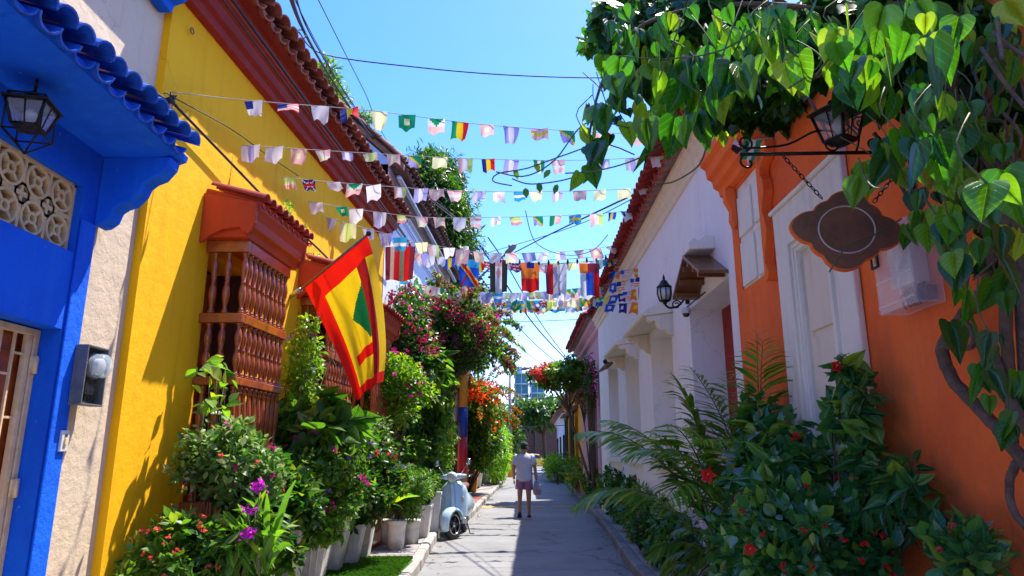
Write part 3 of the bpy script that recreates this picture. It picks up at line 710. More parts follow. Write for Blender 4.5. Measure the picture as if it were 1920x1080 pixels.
# ================================================================== CREAM WALL
cream = thing('cream_wall', (-2.9, 4.8, 0), 'tall cream plastered wall strip between the blue house and the yellow house', 'wall')
mb = MB(); wall(mb, lambda s, d, z: PC(s, d, z) + Vector((.0, 0, 0)), 4.481, 5.05, 0, 6.5, [], th=.3); mb.build('wall', 'cream_wall', cream)
mb = MB(); wall(mb, PC, 1.0, 4.479, 3.56, 6.5, [], th=.3); mb.build('upper_wall', 'cream_wall', cream)

# ================================================================== YELLOW HOUSE
YE = 5.03
yel = thing('yellow_house', (-2.8, 8.5, 0), 'bright yellow house with red eaves and three turned wooden window bays', 'house')
bays = [(5.95, 6.92, .95, 3.36), (8.25, 9.3, .95, 3.36), (10.35, 11.3, .2, 3.3)]
mb = MB(); wall(mb, PL, YE, 12.0, 0, 5.55, [(a + .05, b_ - .05, c + .05, d - .1) for a, b_, c, d in bays], th=.4); mb.build('wall', 'yellow_wall', yel)
# gable end facing the camera side is hidden; roof body
mb = MB(); mb.sweep(PL, YE - .05, 12.0, [(.34, 5.60), (-3.2, 7.1), (-3.2, 7.2), (.34, 5.68)]); mb.add([], [])
roof = mb.build('roof', 'tile_old', yel)
mb = MB(); mb.sweep(PL, YE - .05, 12.02, [(.002, 5.22), (.07, 5.24), (.085, 5.31), (.13, 5.34), (.15, 5.42), (.22, 5.46), (.25, 5.55), (.34, 5.58), (.34, 5.62), (.002, 5.62)], seg=16); mb.build('cornice', 'red_trim', yel, bevel=.006)
tiles(roof, PL, YE - .05, 12.0, .45, 5.63, .195, R(22), 2, 'terracotta', mk_pan='terracotta', sc=1.15)
# window bays
def baluster_mesh(L_, r_=.026):
    prof = [(.018, 0), (.024, .01), (.024, .03), (.014, .045), (.022, .06), (.014, .075), (.013, .10)]
    mid = [(.014, .14), (.022, .22), (.027, .32), (.022, .42), (.014, .485), (.021, .50), (.014, .515)]
    out = [(a, b_ * L_) for a, b_ in prof] + [(a, b_ * L_) for a, b_ in mid] + [(a * .98, (1 - (b_ - .02) * .9) * L_ + 0) for a, b_ in reversed(mid[:4])] + [(a, (1 - b_) * L_) for a, b_ in reversed(prof)]
    mb = MB(); mb.lathe((0, 0, 0), [(a * r_ / .026, b_) for a, b_ in out], 10)
    me = bpy.data.meshes.new('baluster'); me.from_pydata(mb.v, [], mb.f); me.polygons.foreach_set('use_smooth', [True] * len(me.polygons)); me.materials.append(MT['wood_red']); return me
def bay(a, b_, z0, z1, dd=.36, cd=.50):
    win = MB(); win.pbox(PL, a + .02, b_ - .02, -.38, -.34, z0, z1)
    w = win.build('window', 'interior', yel)
    sh = MB()
    for i in range(5): s_ = a + .1 + i * (b_ - a - .2) / 5; sh.pbox(PL, s_, s_ + (b_ - a - .2) / 5 - .03, -.32, -.29, z0 + .1, z1 - .15)
    sh.build('shutter', 'wood_red', w, bevel=.006)
    lm = MB(); lm.pbox(PL, b_ - .065, b_ - .051, -.335, -.002, z0 + .05, z1 - .1); lm.pbox(PL, a + .06, b_ - .065, -.335, -.002, z0 + .051, z0 + .06); lm.build('shade_liner', 'interior', w)  # dark panels added over the yellow reveal, standing in for shade behind the balusters
    rails = [z0, z0 + (z1 - z0) * .46, z0 + (z1 - z0) * .735, z1]
    rails = [z0, z0 + 1.12, z0 + 1.66, z1]
    for zr, h in zip(rails, (.16, .07, .085, .11)):
        mb = MB(); e = .02
        zt = zr + (h if zr == z0 else 0) if zr != z1 else z1
        if zr == z1: za, zb = z1 - h, z1
        else: za, zb = zr, zr + h
        mb.pbox(PL, a - .01, a + .055, 0, dd + e, za, zb); mb.pbox(PL, b_ - .055, b_ + .01, 0, dd + e, za, zb); mb.pbox(PL, a + .055, b_ - .055, dd - .05, dd + e, za, zb)
        mb.build('rail', 'wood_red', w, bevel=.008)
    lv = [(rails[0] + .16, rails[1]), (rails[1] + .07, rails[2]), (rails[2] + .085, rails[3] - .11)]
    for q0, q1 in lv:
        me = baluster_mesh(q1 - q0)
        for s_, d_ in [(a + .03, x_) for x_ in (.08, .20)] + [(b_ - .03, x_) for x_ in (.08, .20)] + [(a + .03 + i * (b_ - a - .06) / 9, dd - .015) for i in range(10)]:
            inst('baluster', me, w, PL(s_, d_, q0), (0, 0, rnd.uniform(0, 6)), (1.25, 1.25, 1))
    # moulded hood with tiles
    mb = MB(); prof = [(.0, z1 + .0), (dd + .04, z1 + .0), (dd + .05, z1 + .06), (dd + .09, z1 + .09), (dd + .10, z1 + .17), (cd - .02, z1 + .22), (cd, z1 + .26), (cd, z1 + .33), (0, z1 + .46)]
    mb.sweep(PL, a - .10, b_ + .10, prof)
    # scalloped apron on the near side
    side = [(-.0, z1 + .40), (cd - .02, z1 + .31), (cd - .02, z1 + .12), (cd - .07, z1 + .02), (cd - .12, z1 + .03), (cd - .16, z1 + .08), (.20, z1 + .06), (.08, z1 + .0), (.03, z1 - .05), (.0, z1 - .06)]
    mb.sweep(PL, a - .14, a - .10, side); mb.sweep(PL, b_ + .10, b_ + .14, side)
    mb.build('hood', 'canopy_red', w, bevel=.008)
    n_ = int((b_ - a + .25) / .14)
    for i in range(n_ + 1):
        p = PL(a - .10 + i * .14, cd + .05, z1 + .34)
        if ('canopy_red', False) not in TM: TM[('canopy_red', False)] = tile_mesh('roof_tile', 'tile_red'); TM[('canopy_red', True)] = tile_mesh('roof_tile', 'canopy_red', invert=True)
        inst('roof_tile', TM[('canopy_red', False)], w, p, (0, R(16), -.07), (1.2, .75, .8))
        inst('roof_tile', TM[('canopy_red', True)], w, PL(a - .03 + i * .14, cd + .02, z1 + .32), (0, R(16), -.07), (1.2, .75, .7))
    # sill
    mb = MB(); mb.sweep(PL, a - .05, b_ + .05, [(0, z0 - .14), (dd - .06, z0 - .12), (dd, z0 - .05), (dd + .05, z0), (0, z0)]); mb.build('sill', 'canopy_red', w, bevel=.01)
for q in bays: bay(*q)
# iron ring on the wall high up
def ring_pts(P, s, d, z, r_, n_=12): return [P(s + r_ * math.cos(2 * PI * i / n_), d, z + r_ * math.sin(2 * PI * i / n_)) for i in range(n_ + 1)]
mb = MB(); p = onL(354, 58); mb.tube(ring_pts(PL, p.y, .03, p.z, .025), .006, 6); mb.build('iron_ring', 'tile_old', yel)

# ================================================================== PALE BLUE HOUSE (taller, beyond the yellow one)
ph = thing('pale_blue_house', (-2.3, 16, 0), 'tall pale blue house with raking tiled gable beyond the yellow house', 'house')
mb = MB(); wall(mb, PB, 12.05, 20.5, 0, 6.75, [(14.2, 15.2, 1.0, 3.2)], th=.3); mb.build('wall', 'pale_facade', ph)
mb = MB(); mb.pbox(PB, 14.2, 15.2, -.28, -.24, 1.0, 3.2); mb.build('window', 'palebblue_wall', ph)
# lower facade painted blue
mb = MB(); mb.pbox(PB, 12.2, 13.9, .003, .02, .4, 3.6); mb.build('painted_panel', 'palebblue_wall', ph)
gx = PB(12.05, 0, 0).x
mb = MB(); q = [(gx + .0, 0), (gx, 6.85), (gx - 4.2, 10.6), (gx - 8.4, 6.85), (gx - 8.4, 0)]
mb.add([(x, 12.05, z) for x, z in q] + [(x, 12.35, z) for x, z in q], [tuple(range(5)), tuple(range(9, 4, -1))] + [(i, (i + 1) % 5, 5 + (i + 1) % 5, 5 + i) for i in range(5)])
mb.build('gable_wall', 'palebblue_wall', ph)
mb = MB(); mb.sweep(lambda s, d, z: Vector((PB(s, d, z).x, s, z)), 12.0, 20.6, [(.30, 6.62), (-4.2, 10.7), (-4.2, 10.82), (.30, 6.74)]); rf = mb.build('roof', 'tile_old', ph)
# raking verge tiles along the gable
if ('tile_old', False) not in TM: TM[('tile_old', False)] = tile_mesh('roof_tile', 'tile_old'); TM[('tile_old', True)] = tile_mesh('roof_tile', 'tile_old', invert=True)
for i in range(18):
    for k in range(2):
        p = Vector((gx + .30 - i * .24, 12.0 + k * .2, 6.80 + i * .218)); inst('roof_tile', TM[('tile_old', False)], rf, p, (rnd.uniform(-.06, .06), R(42), rnd.uniform(-.05, .05)), (1, 1.2, 1.1))
tiles(rf, PB, 12.1, 20.4, .42, 6.66, .22, R(30), 1, 'tile_old', sc=1.25)
mb = MB()
for z_, d_, r_ in ((6.50, .20, .05),): mb.tube([PB(12.1 + i, d_, z_) for i in range(9)], r_, 8)
for dz in (6.3, 6.1, 5.85): mb.tube([PB(12.1 + i, .04, dz) for i in range(9)], .015, 6)
mb.build('gutter', 'galv', ph)
# left row further on: low houses with tiled eaves
def row_house(name, label, s0, s1, x0, k, zt, mk, side, tile_mk='terracotta', wins=2, depth=6):
    sg = 1 if side == 'L' else -1
    P = lambda s, d, z: Vector((x0 + k * (s - s0) + sg * d, s, z)); t = thing(name, (x0, (s0 + s1) / 2, 0), label, 'house'); mb = MB()
    holes = [(s0 + (i + .3) * (s1 - s0) / wins, s0 + (i + .7) * (s1 - s0) / wins, .5, 2.5) for i in range(wins)]
    wall(mb, P, s0, s1, 0, zt, holes, th=.3); mb.build('wall', mk, t)
    for h in holes:
        mb = MB(); mb.pbox(P, h[0], h[1], -.22, -.18, h[2], h[3]); w = mb.build('window', 'interior', t)
        mb = MB()
        for i in range(5): s_ = h[0] + (i + .5) * (h[1] - h[0]) / 5; mb.pbox(P, s_ - .02, s_ + .02, .02, .05, h[2], h[3])
        mb.build('grille', 'iron', w)
    mb = MB(); mb.sweep(P, s0, s1, [(.42, zt - .02), (-depth, zt + depth * .38), (-depth, zt + depth * .38 + .1), (.42, zt + .07)]); rf = mb.build('roof', 'tile_old', t)
    mb = MB(); mb.sweep(P, s0, s1, [(.002, zt - .3), (.08, zt - .26), (.1, zt - .16), (.2, zt - .1), (.22, zt - .02), (.002, zt - .02)]); mb.build('cornice', mk, t)
    mb = MB(); n_ = int((s1 - s0) / .22)
    for i in range(n_): mb.tube([P(s0 + (i + .5) * .22, .5, zt + .05), P(s0 + (i + .5) * .22, -.9, zt + .05 + 1.4 * .38)], .085, 6)
    o = mb.build('roof_tiles', tile_mk, t, recalc=False); o['kind'] = 'stuff'
    # end gable
    mb = MB(); xe = P(s0, 0, 0).x; mb.add([(xe, s0 + .01, 0), (xe, s0 + .01, zt), (xe - sg * depth, s0 + .01, zt + depth * .38), (xe - sg * depth, s0 + .01, 0)], [(0, 1, 2, 3)]); mb.build('gable', mk, t)
    return t
row_house('row_house', 'cream low house with tiled eave behind the orange bougainvillea', 20.6, 31, -1.95, .035, 3.9, 'far_cream', 'L')
row_house('row_house', 'pale house with red tiled eave beside the distant left pole', 31.1, 47, -1.55, .04, 3.5, 'pale_facade', 'L', wins=4)
row_house('row_house', 'farthest cream house on the left before the brick wall', 47.1, 66, -1.0, .02, 4.0, 'far_cream', 'L', wins=4)

# ================================================================== WHITE HOUSE (right)
white = thing('white_house', (2.3, 12, 0), 'white plastered house in shade with deep window reveals and carved hoods', 'house')
WH = [(14.9, 16.5, 1.42, 3.45), (12.25, 13.75, 1.42, 3.33), (9.45, 11.0, 1.42, 3.30)]
DO = (6.72, 8.38, .12, 3.22)
mb = MB(); wall(mb, PR, 6.5, 18.4, 0, 4.98, WH + [DO], th=.5); mb.build('wall', 'white_wall', white)
mb = MB(); mb.add([PR(18.4, 0, 0), PR(18.4, 0, 5.0), PR(18.4, -6, 7.2), PR(18.4, -6, 0)], [(0, 1, 2, 3)]); mb.build('gable', 'white_wall', white)
# shallow horizontal joints and a plinth
mb = MB(); mb.pbox(PR, 8.45, 18.4, .003, .05, 0, .62); mb.build('plinth', 'white_wall', white, bevel=.01)
mb = MB(); mb.sweep(PR, 6.4, 18.5, [(.002, 4.74), (.03, 4.76), (.04, 4.82), (.08, 4.86), (.09, 4.93), (.14, 4.97), (.15, 5.03), (.002, 5.03)], seg=12); mb.build('cornice', 'trim_cream', white, bevel=.006)
PE = lambda s, d, z: Vector((2.0 + .0271 * s - d, s, z))
mb = MB(); mb.sweep(PE, 6.4, 18.5, [(.31, 5.03), (-4.5, 6.7), (-4.5, 6.8), (.31, 5.10)]); rf = mb.build('roof', 'tile_old', white)
tiles(rf, PE, 6.4, 18.5, .39, 5.09, .215, R(20), 2, 'tile_red', side=-1, sc=1.08, cov=.075)
for i, (a, b_, z0, z1) in enumerate(WH):
    mb = MB(); mb.pbox(PR, a, b_, -.5, -.44, z0, z1); w = mb.build('window', 'trim_white', white)
    mb = MB(); mb.pbox(PR, a - .08, b_ + .08, -.3, .07, z0 - .10, z0 + .0); mb.build('sill', 'trim_white', w, bevel=.01)
    for k in range(5):
        m_ = MB(); s_ = a + .15 + k * (b_ - a - .3) / 4
        m_.lathe(PR(s_, .0, z0 + .0), [(.045, 0), (.045, .03), (.03, .05), (.05, .11), (.03, .18), (.028, .22), (.045, .24), (.045, .27)], 10); m_.build('baluster', 'trim_white', w)
    mb = MB(); mb.pbox(PR, a, b_, -.06, .06, z0 + .27, z0 + .33); mb.build('balustrade_rail', 'trim_white', w, bevel=.008)
    if i > 0:
        # carved hood: sloping slab on two scroll corbels
        mb = MB(); mb.sweep(PR, a - .17, b_ + .17, [(0, z1 + .08), (.40, z1 + .02), (.42, z1 + .05), (.40, z1 + .09), (0, z1 + .30)])
        h = mb.build('hood', 'trim_cream', white, bevel=.008)
        for s_ in (a - .14, b_ + .04):
            mb = MB(); mb.sweep(PR, s_, s_ + .10, [(0, z1 + .075), (.36, z1 + .025), (.345, z1 - .03), (.30, z1 - .055), (.26, z1 - .03), (.23, z1 - .05), (.22, z1 - .12), (.16, z1 - .17), (.11, z1 - .16), (.07, z1 - .22), (0, z1 - .24)]); mb.build('corbel', 'trim_cream', h, bevel=.006)
        mb = MB(); mb.tube([PR(b_ + .20, .02, z1 + .1), PR(b_ + .22, .12, z1 + .14), PR(b_ + .24, .14, z1 + .26)], [.02, .04, .004], 6); mb.build('finial', 'iron', h)
    else:
        mb = MB(); mb.sweep(PR, a - .05, b_ + .05, [(0, z1 + .02), (.22, z1 - .08), (.23, z1 - .04), (0, z1 + .14)]); h = mb.build('hood', 'tile_old', white)
        mb = MB(); mb.ball(PR(a + .0, .25, z1 - .03), .06, n=6); mb.build('lamp', 'iron', h)
# door: dark red leaf far back, gabled timber awning
mb = MB(); mb.pbox(PR, DO[0], DO[1], -.46, -.40, DO[2], DO[3]); d = mb.build('door', 'red_trim', white)
mb = MB(); mb.pbox(PR, DO[0] + .1, DO[0] + .75, -.40, -.38, .3, 2.9); mb.pbox(PR, DO[0] + .85, DO[1] - .1, -.40, -.38, .3, 2.9); mb.build('door_panel', 'red_trim', d, bevel=.01)
am = MB(); sm_, zr, ze = 7.32, 3.58, 3.25; AW = .62
for sg in (-1, 1):
    for k, (dz, mk_) in enumerate(((0, 0),)):
        a_, b2 = (sm_, sm_ + sg * AW)
        p = [PR(a_, .0, zr), PR(b2, .0, ze), PR(b2, .30, ze), PR(a_, .30, zr)]; q = [v + Vector((0, 0, .035)) for v in p]
        am.hexa(p + q)
aw = am.build('awning', 'wood_brown', white)
for sg in (-1, 1):
    for k in range(3):
        m_ = MB(); s_ = sm_ + sg * (.10 + k * .2); zz = zr - (zr - ze) * (.10 + k * .2) / AW
        p = [PR(s_ - .02, .01, zz - .07), PR(s_ + .02, .01, zz - .07), PR(s_ + .02, .28, zz - .07), PR(s_ - .02, .28, zz - .07)]
        m_.hexa(p + [v + Vector((0, 0, .06)) for v in p]); m_.build('rafter', 'wood_brown', aw)
mb = MB(); mb.sweep(PR, sm_ - .22, sm_ + .10, [(.0, zr + .05), (.28, zr + .04), (.28, zr + .12), (.22, zr + .17), (.17, zr + .14), (.1, zr + .2), (0, zr + .2)]); mb.build('ridge_ornament', 'trim_white', aw, bevel=.01)
# dome camera under the awning corner
cm = thing('security_camera', PR(8.22, .10, 3.16), 'small white dome camera at the corner of the recessed doorway', 'camera')
mb = MB(); c = PR(8.22, .08, 3.16); mb.lathe(c, [(.055, .05), (.06, .0), (.05, -.02)], 14); mb.build('housing', 'plastic_white', cm)
mb = MB(); mb.ball(c + Vector((0, 0, -.02)), .045, n=6); mb.build('dome', 'car_glass', cm)
mb = MB(); mb.tube([c + Vector((0, 0, .05)), PR(7.9, .03, 3.25), PR(7.5, .03, 3.24)], .008, 5); mb.build('cable', 'cable', cm)

# ================================================================== ORANGE HOUSE (right, near)
ora = thing('orange_house', (2.1, 3, 0), 'weathered orange plastered house with cream window surround, at right edge', 'house')
W1 = (4.45, 4.92, 1.1, 2.95); W2 = (5.46, 6.32, 2.98, 3.98)
mb = MB(); wall(mb, PR, -3, 6.495, 0, 4.75, [(W1[0], W1[1], W1[2], W1[3]), W2], th=.3); mb.build('wall', 'orange_wall', ora)
mb = MB(); mb.pbox(PR, -3, 6.4, -3.2, -.3, 4.5, 4.7); mb.build('roof', 'tile_old', ora)
# big cream surround (proud of the wall) with stepped mouldings round the shutter
sr = MB(); A, B_, ZT = 4.10, 5.31, 3.36
for a, b_, z0, z1 in ((A, W1[0], .5, ZT), (W1[1], B_, .5, ZT), (W1[0], W1[1], W1[3], ZT)): sr.pbox(PR, a, b_, .003, .05, z0, z1)
so_ = sr.build('window_surround', 'trim_white', ora, bevel=.012)
for k, (e, d_) in enumerate(((.10, .075), (.055, .06), (.02, .03))):
    mb = MB(); e2 = e - .025
    mb.pbox(PR, W1[0] - e, W1[0] - e2, -.02, d_, 1.0, W1[3] + e); mb.pbox(PR, W1[1] + e2, W1[1] + e, -.02, d_, 1.0, W1[3] + e); mb.pbox(PR, W1[0] - e2, W1[1] + e2, -.02, d_, W1[3] + e2, W1[3] + e)
    mb.build('moulding', 'trim_white', so_, bevel=.004)
mb = MB(); mb.pbox(PR, W1[0], W1[1], -.05, -.004, 1.0, 2.96); w = mb.build('window', 'trim_cream', ora)
for z0, z1 in ((1.12, 1.75), (1.80, 2.30), (2.34, 2.9)):
    m_ = MB(); m_.pbox(PR, W1[0] + .03, W1[1] - .03, -.004, .012, z0, z1); m_.build('shutter_panel', 'trim_cream', w, bevel=.008)
# ledge over the surround with a worn edge
mb = MB(); mb.sweep(PR, A - .02, B_ + .02, [(.003, ZT), (.07, ZT), (.075, ZT + .03), (.003, ZT + .05)]); mb.build('ledge', 'trim_white', ora, bevel=.008)
# second window: cream shutter, scrolled orange frame, moulded hood above
mb = MB(); mb.pbox(PR, W2[0], W2[1], -.06, -.02, W2[2], W2[3]); w = mb.build('window', 'trim_white', ora)
for a, b_, c, d_ in ((W2[0], (W2[0] + W2[1]) / 2 - .01, 2.99, 3.45), ((W2[0] + W2[1]) / 2 + .01, W2[1], 2.99, 3.45), (W2[0], (W2[0] + W2[1]) / 2 - .01, 3.47, 3.9), ((W2[0] + W2[1]) / 2 + .01, W2[1], 3.47, 3.9)):
    m_ = MB(); m_.pbox(PR, a + .02, b_ - .02, -.02, .0, c + .02, d_ - .02); m_.build('shutter_panel', 'trim_white', w, bevel=.006)
def scroll(sbase, sg, name):
    pts = [(0, 2.86), (.05, 2.86), (.09, 2.92), (.06, 2.97), (.03, 3.02), (.05, 3.10), (.10, 3.18), (.12, 3.28), (.09, 3.38), (.06, 3.44), (.09, 3.52), (.14, 3.60), (.13, 3.70), (.08, 3.76), (.10, 3.82), (.20, 3.86), (.26, 3.93), (.26, 4.0), (0, 4.0)]
    vs = []; mb = MB()
    for d_ in (.004, .09): vs += [PR(sbase + sg * s_, d_, z_) for s_, z_ in pts]
    n_ = len(pts); mb.add(vs, [tuple(range(n_)), tuple(range(2 * n_ - 1, n_ - 1, -1))] + [(i, (i + 1) % n_, n_ + (i + 1) % n_, n_ + i) for i in range(n_)])
    mb.build(name, 'orange_wall', w, bevel=.006)
scroll(W2[0] + .02, -1, 'scroll_frame')
mb = MB(); mb.sweep(PR, W2[1] - .02, W2[1] + .08, [(.003, 3.62), (.03, 3.60), (.06, 3.68), (.05, 3.78), (.10, 3.88), (.10, 4.0), (.003, 4.0)]); mb.build('scroll_frame', 'orange_wall', w, bevel=.006)
mb = MB(); mb.sweep(PR, W2[0] - .10, W2[1] + .30, [(.003, 4.0), (.06, 4.02), (.07, 4.08), (.12, 4.11), (.13, 4.18), (.18, 4.21), (.19, 4.30), (.24, 4.34), (.24, 4.42), (.003, 4.50)]); mb.build('hood', 'orange_wall', w, bevel=.008)

# ================================================================== FAR RIGHT HOUSES
pk = thing('pink_house', (2.5, 21, 0), 'narrow pink house with red tiled eave just beyond the white house', 'house')
mb = MB(); wall(mb, PK, 18.45, 25.0, 0, 5.0, [(20, 21.2, .8, 3.0)], th=.3); mb.build('wall', 'pink_wall', pk)
mb = MB(); mb.pbox(PK, 20, 21.2, -.25, -.2, .8, 3.0); w = mb.build('window', 'interior', pk)
mb = MB()
for i in range(8): mb.tube([PK(20 + i * .17, .12, .7), PK(20 + i * .17, .12, 3.0)], .02, 6)
mb.pbox(PK, 19.95, 21.25, .09, .15, 2.96, 3.04); mb.pbox(PK, 19.95, 21.25, .09, .15, .66, .72); mb.build('grille', 'iron', w)
mb = MB(); mb.sweep(PK, 18.45, 25.1, [(.38, 5.05), (-5, 7.0), (-5, 7.1), (.38, 5.13)]); rf = mb.build('roof', 'tile_old', pk)
tiles(rf, PK, 18.5, 25.1, .50, 5.12, .22, R(20), 1, 'tile_red', side=-1, sc=1.2)
mb = MB(); mb.sweep(PK, 18.45, 25.0, [(.003, 4.7), (.1, 4.74), (.12, 4.86), (.24, 4.92), (.26, 5.04), (.003, 5.04)]); mb.build('cornice', 'pink_wall', pk)
oc = thing('ochre_house', (2.7, 32, 0), 'small ochre yellow house with dark window grilles down the right side', 'house')
PO = lambda s, d, z: Vector((2.52 + .02 * (s - 25) - d, s, z))
mb = MB(); wall(mb, PO, 25.6, 37, 0, 3.9, [(27.5, 29.3, .9, 3.0), (31.5, 33.5, .9, 3.0)], th=.3); mb.build('wall', 'ochre_wall', oc)
for a, b_ in ((27.5, 29.3), (31.5, 33.5)):
    mb = MB(); mb.pbox(PO, a, b_, -.25, -.2, .9, 3.0); w = mb.build('window', 'interior', oc)
    mb = MB()
    for i in range(7): s_ = a + i * (b_ - a) / 6; mb.pbox(PO, s_ - .03, s_ + .03, .15, .2, .85, 3.0)
    mb.pbox(PO, a - .05, b_ + .05, .14, .22, 2.98, 3.08); mb.pbox(PO, a - .05, b_ + .05, .0, .22, .78, .85); mb.build('grille', 'iron', w)
    mb = MB(); mb.sweep(PO, a - .2, b_ + .2, [(0, 3.15), (.4, 3.1), (.4, 3.18), (0, 3.4)]); mb.build('hood', 'tile_old', w)
mb = MB(); mb.add([(2.53, 25.6, 0), (2.53, 25.6, 3.95), (2.62, 25.6, 4.35), (2.9, 25.6, 4.75), (4.5, 25.6, 5.5), (4.5, 25.6, 0)], [tuple(range(6))]); mb.build('gable', 'ochre_wall', oc)
mb = MB(); mb.sweep(PO, 25.5, 37, [(.32, 3.9), (-5, 6.0), (-5, 6.1), (.32, 4.0)]); mb.build('roof', 'tile_old', oc)
row_house('row_house', 'pale house in shade beyond the ochre house on the right', 37.2, 52, 2.85, .03, 3.6, 'pale_facade', 'R', wins=3)
# brick wall that closes the street
bw = thing('brick_wall', (3, 86, 0), 'dark weathered brick wall closing the end of the street', 'wall')
mb = MB(); mb.box(-9, 16, 86, 86.6, 0, 4.6); mb.box(2.8, 7.2, 85.6, 86.6, 0, 6.2); mb.build('wall', 'mortar', bw)
mb = MB()
for j in range(30):
    for i in range(44):
        z_ = .05 + j * .2; x_ = -1.0 + i * .21 + (j % 2) * .1
        top = 6.15 if 2.8 < x_ < 7.0 else 4.5; y_ = 85.58 if 2.8 < x_ < 7.0 else 85.98
        if z_ + .17 > top: continue
        mb.box(x_, x_ + .19, y_ - rnd.uniform(0, .03), y_ + .05, z_, z_ + .17)
mb.build('brick', 'brick', bw, recalc=False)['kind'] = 'stuff'
# teal glass towers
def tower(name, label, x0, x1, y0, y1, nf, fh, mk='teal_glass'):
    t = thing(name, ((x0 + x1) / 2, (y0 + y1) / 2, 0), label, 'building')
    mb = MB(); mb.box(x0 + .3, x1 - .3, y0 + .3, y1, 0, nf * fh); mb.build('glass_core', mk, t)
    for i in range(nf + 1):
        m_ = MB(); m_.box(x0, x1, y0 - .5, y1, i * fh - .18, i * fh + .18); m_.build('floor_slab', 'tower_white', t)
    n_ = max(2, int((x1 - x0) / 2.4))
    for i in range(n_ + 1):
        m_ = MB(); x_ = x0 + .3 + i * (x1 - x0 - .6) / n_; m_.box(x_ - .12, x_ + .12, y0 + .1, y0 + .35, 0, nf * fh); m_.build('mullion', 'tower_white', t)
    m_ = MB(); m_.box(x0 + .8, x0 + (x1 - x0) * .55, y0 + 1, y1 - 1, nf * fh + .18, nf * fh + 2.2); m_.build('roof_block', 'tower_white', t)
    return t
tower('apartment_tower', 'teal glass apartment tower with white floor slabs, taller left block', .6, 5.0, 205, 217, 8, 3.05)
tower('apartment_tower', 'teal glass apartment block, lower right neighbour of the taller tower', 5.3, 9.6, 204, 217, 7, 3.1)
tower('apartment_tower', 'pale blue apartment block low behind the tree over the street', 14, 26, 240, 255, 6, 3.0)

# ================================================================== WALL FITTINGS, LEFT
mb_ = thing('electric_meter', PC(4.62, .12, 1.78), 'grey metal electricity meter box with round glass meter on the blue and cream edge', 'meter')
t = mb_; z0, z1, a, b_ = 1.80, 2.185, 4.43, 4.67
mb = MB(); mb.pbox(PC, a, b_, .052, .062, z0, z1)
for q in ((a, a + .012, z0, z1), (b_ - .012, b_, z0, z1), (a + .012, b_ - .012, z0, z0 + .012), (a + .012, b_ - .012, z1 - .012, z1)): mb.pbox(PC, q[0], q[1], .062, .135, q[2], q[3])
mb.build('box', 'metal_grey', t, bevel=.003)
def wlathe(P, s, z, prof, mb, n=20):
    c0 = P(s, 0, z); ex = (P(s, 1, z) - c0).normalized(); ey = Vector((0, 1, 0)); ez = Vector((0, 0, 1)); vs = []
    for r_, d_ in prof:
        for j in range(n): a_ = 2 * PI * j / n; vs.append(c0 + ex * d_ + ey * r_ * math.cos(a_) + ez * r_ * math.sin(a_))
    fs = [(i * n + j, i * n + (j + 1) % n, (i + 1) * n + (j + 1) % n, (i + 1) * n + j) for i in range(len(prof) - 1) for j in range(n)]
    fs.append(tuple(range((len(prof) - 1) * n, len(prof) * n))); return mb.add(vs, fs, 0, True)
mb = MB(); wlathe(PC, 4.575, 2.06, [(.088, .064), (.088, .11), (.082, .115)], mb); mb.build('meter_base', 'metal_grey', t)
mb = MB(); wlathe(PC, 4.575, 2.06, [(.05, .116), (.05, .15), (.047, .152)], mb); mb.pbox(PC, 4.53, 4.62, .116, .145, 2.0, 2.05); mb.build('meter_dial', 'lamp_glass', t)
mb = MB(); wlathe(PC, 4.575, 2.06, [(.08, .116), (.08, .155), (.074, .178), (.055, .19), (.02, .195)], mb); mb.build('meter_glass', 'meter_glass', t)
mb = MB(); mb.pbox(PC, 4.48, 4.57, .063, .12, 1.87, 1.94)
for i in range(4): mb.tube([PC(4.47 + i * .03, .08, 1.94), PC(4.46 + i * .04, .12, 1.90), PC(4.48 + i * .035, .10, 1.84), PC(4.51 + i * .03, .09, 1.83)], .007, 6)
mb.build('wiring', 'cable', t)
t = thing('doorbell', PC(4.46, .06, 1.56), 'small white rocker doorbell plate on the cobalt blue pilaster', 'doorbell')
mb = MB(); mb.pbox(PC, 4.40, 4.475, .0505, .068, 1.51, 1.64); mb.build('plate', 'plastic_white', t, bevel=.004)
mb = MB(); mb.pbox(PC, 4.425, 4.45, .068, .078, 1.55, 1.59); mb.build('button', 'vent_paint', t, bevel=.002)
mb = MB(); mb.pbox(PC, 4.428, 4.447, .068, .073, 1.60, 1.615); mb.build('indicator', 'dark', t)
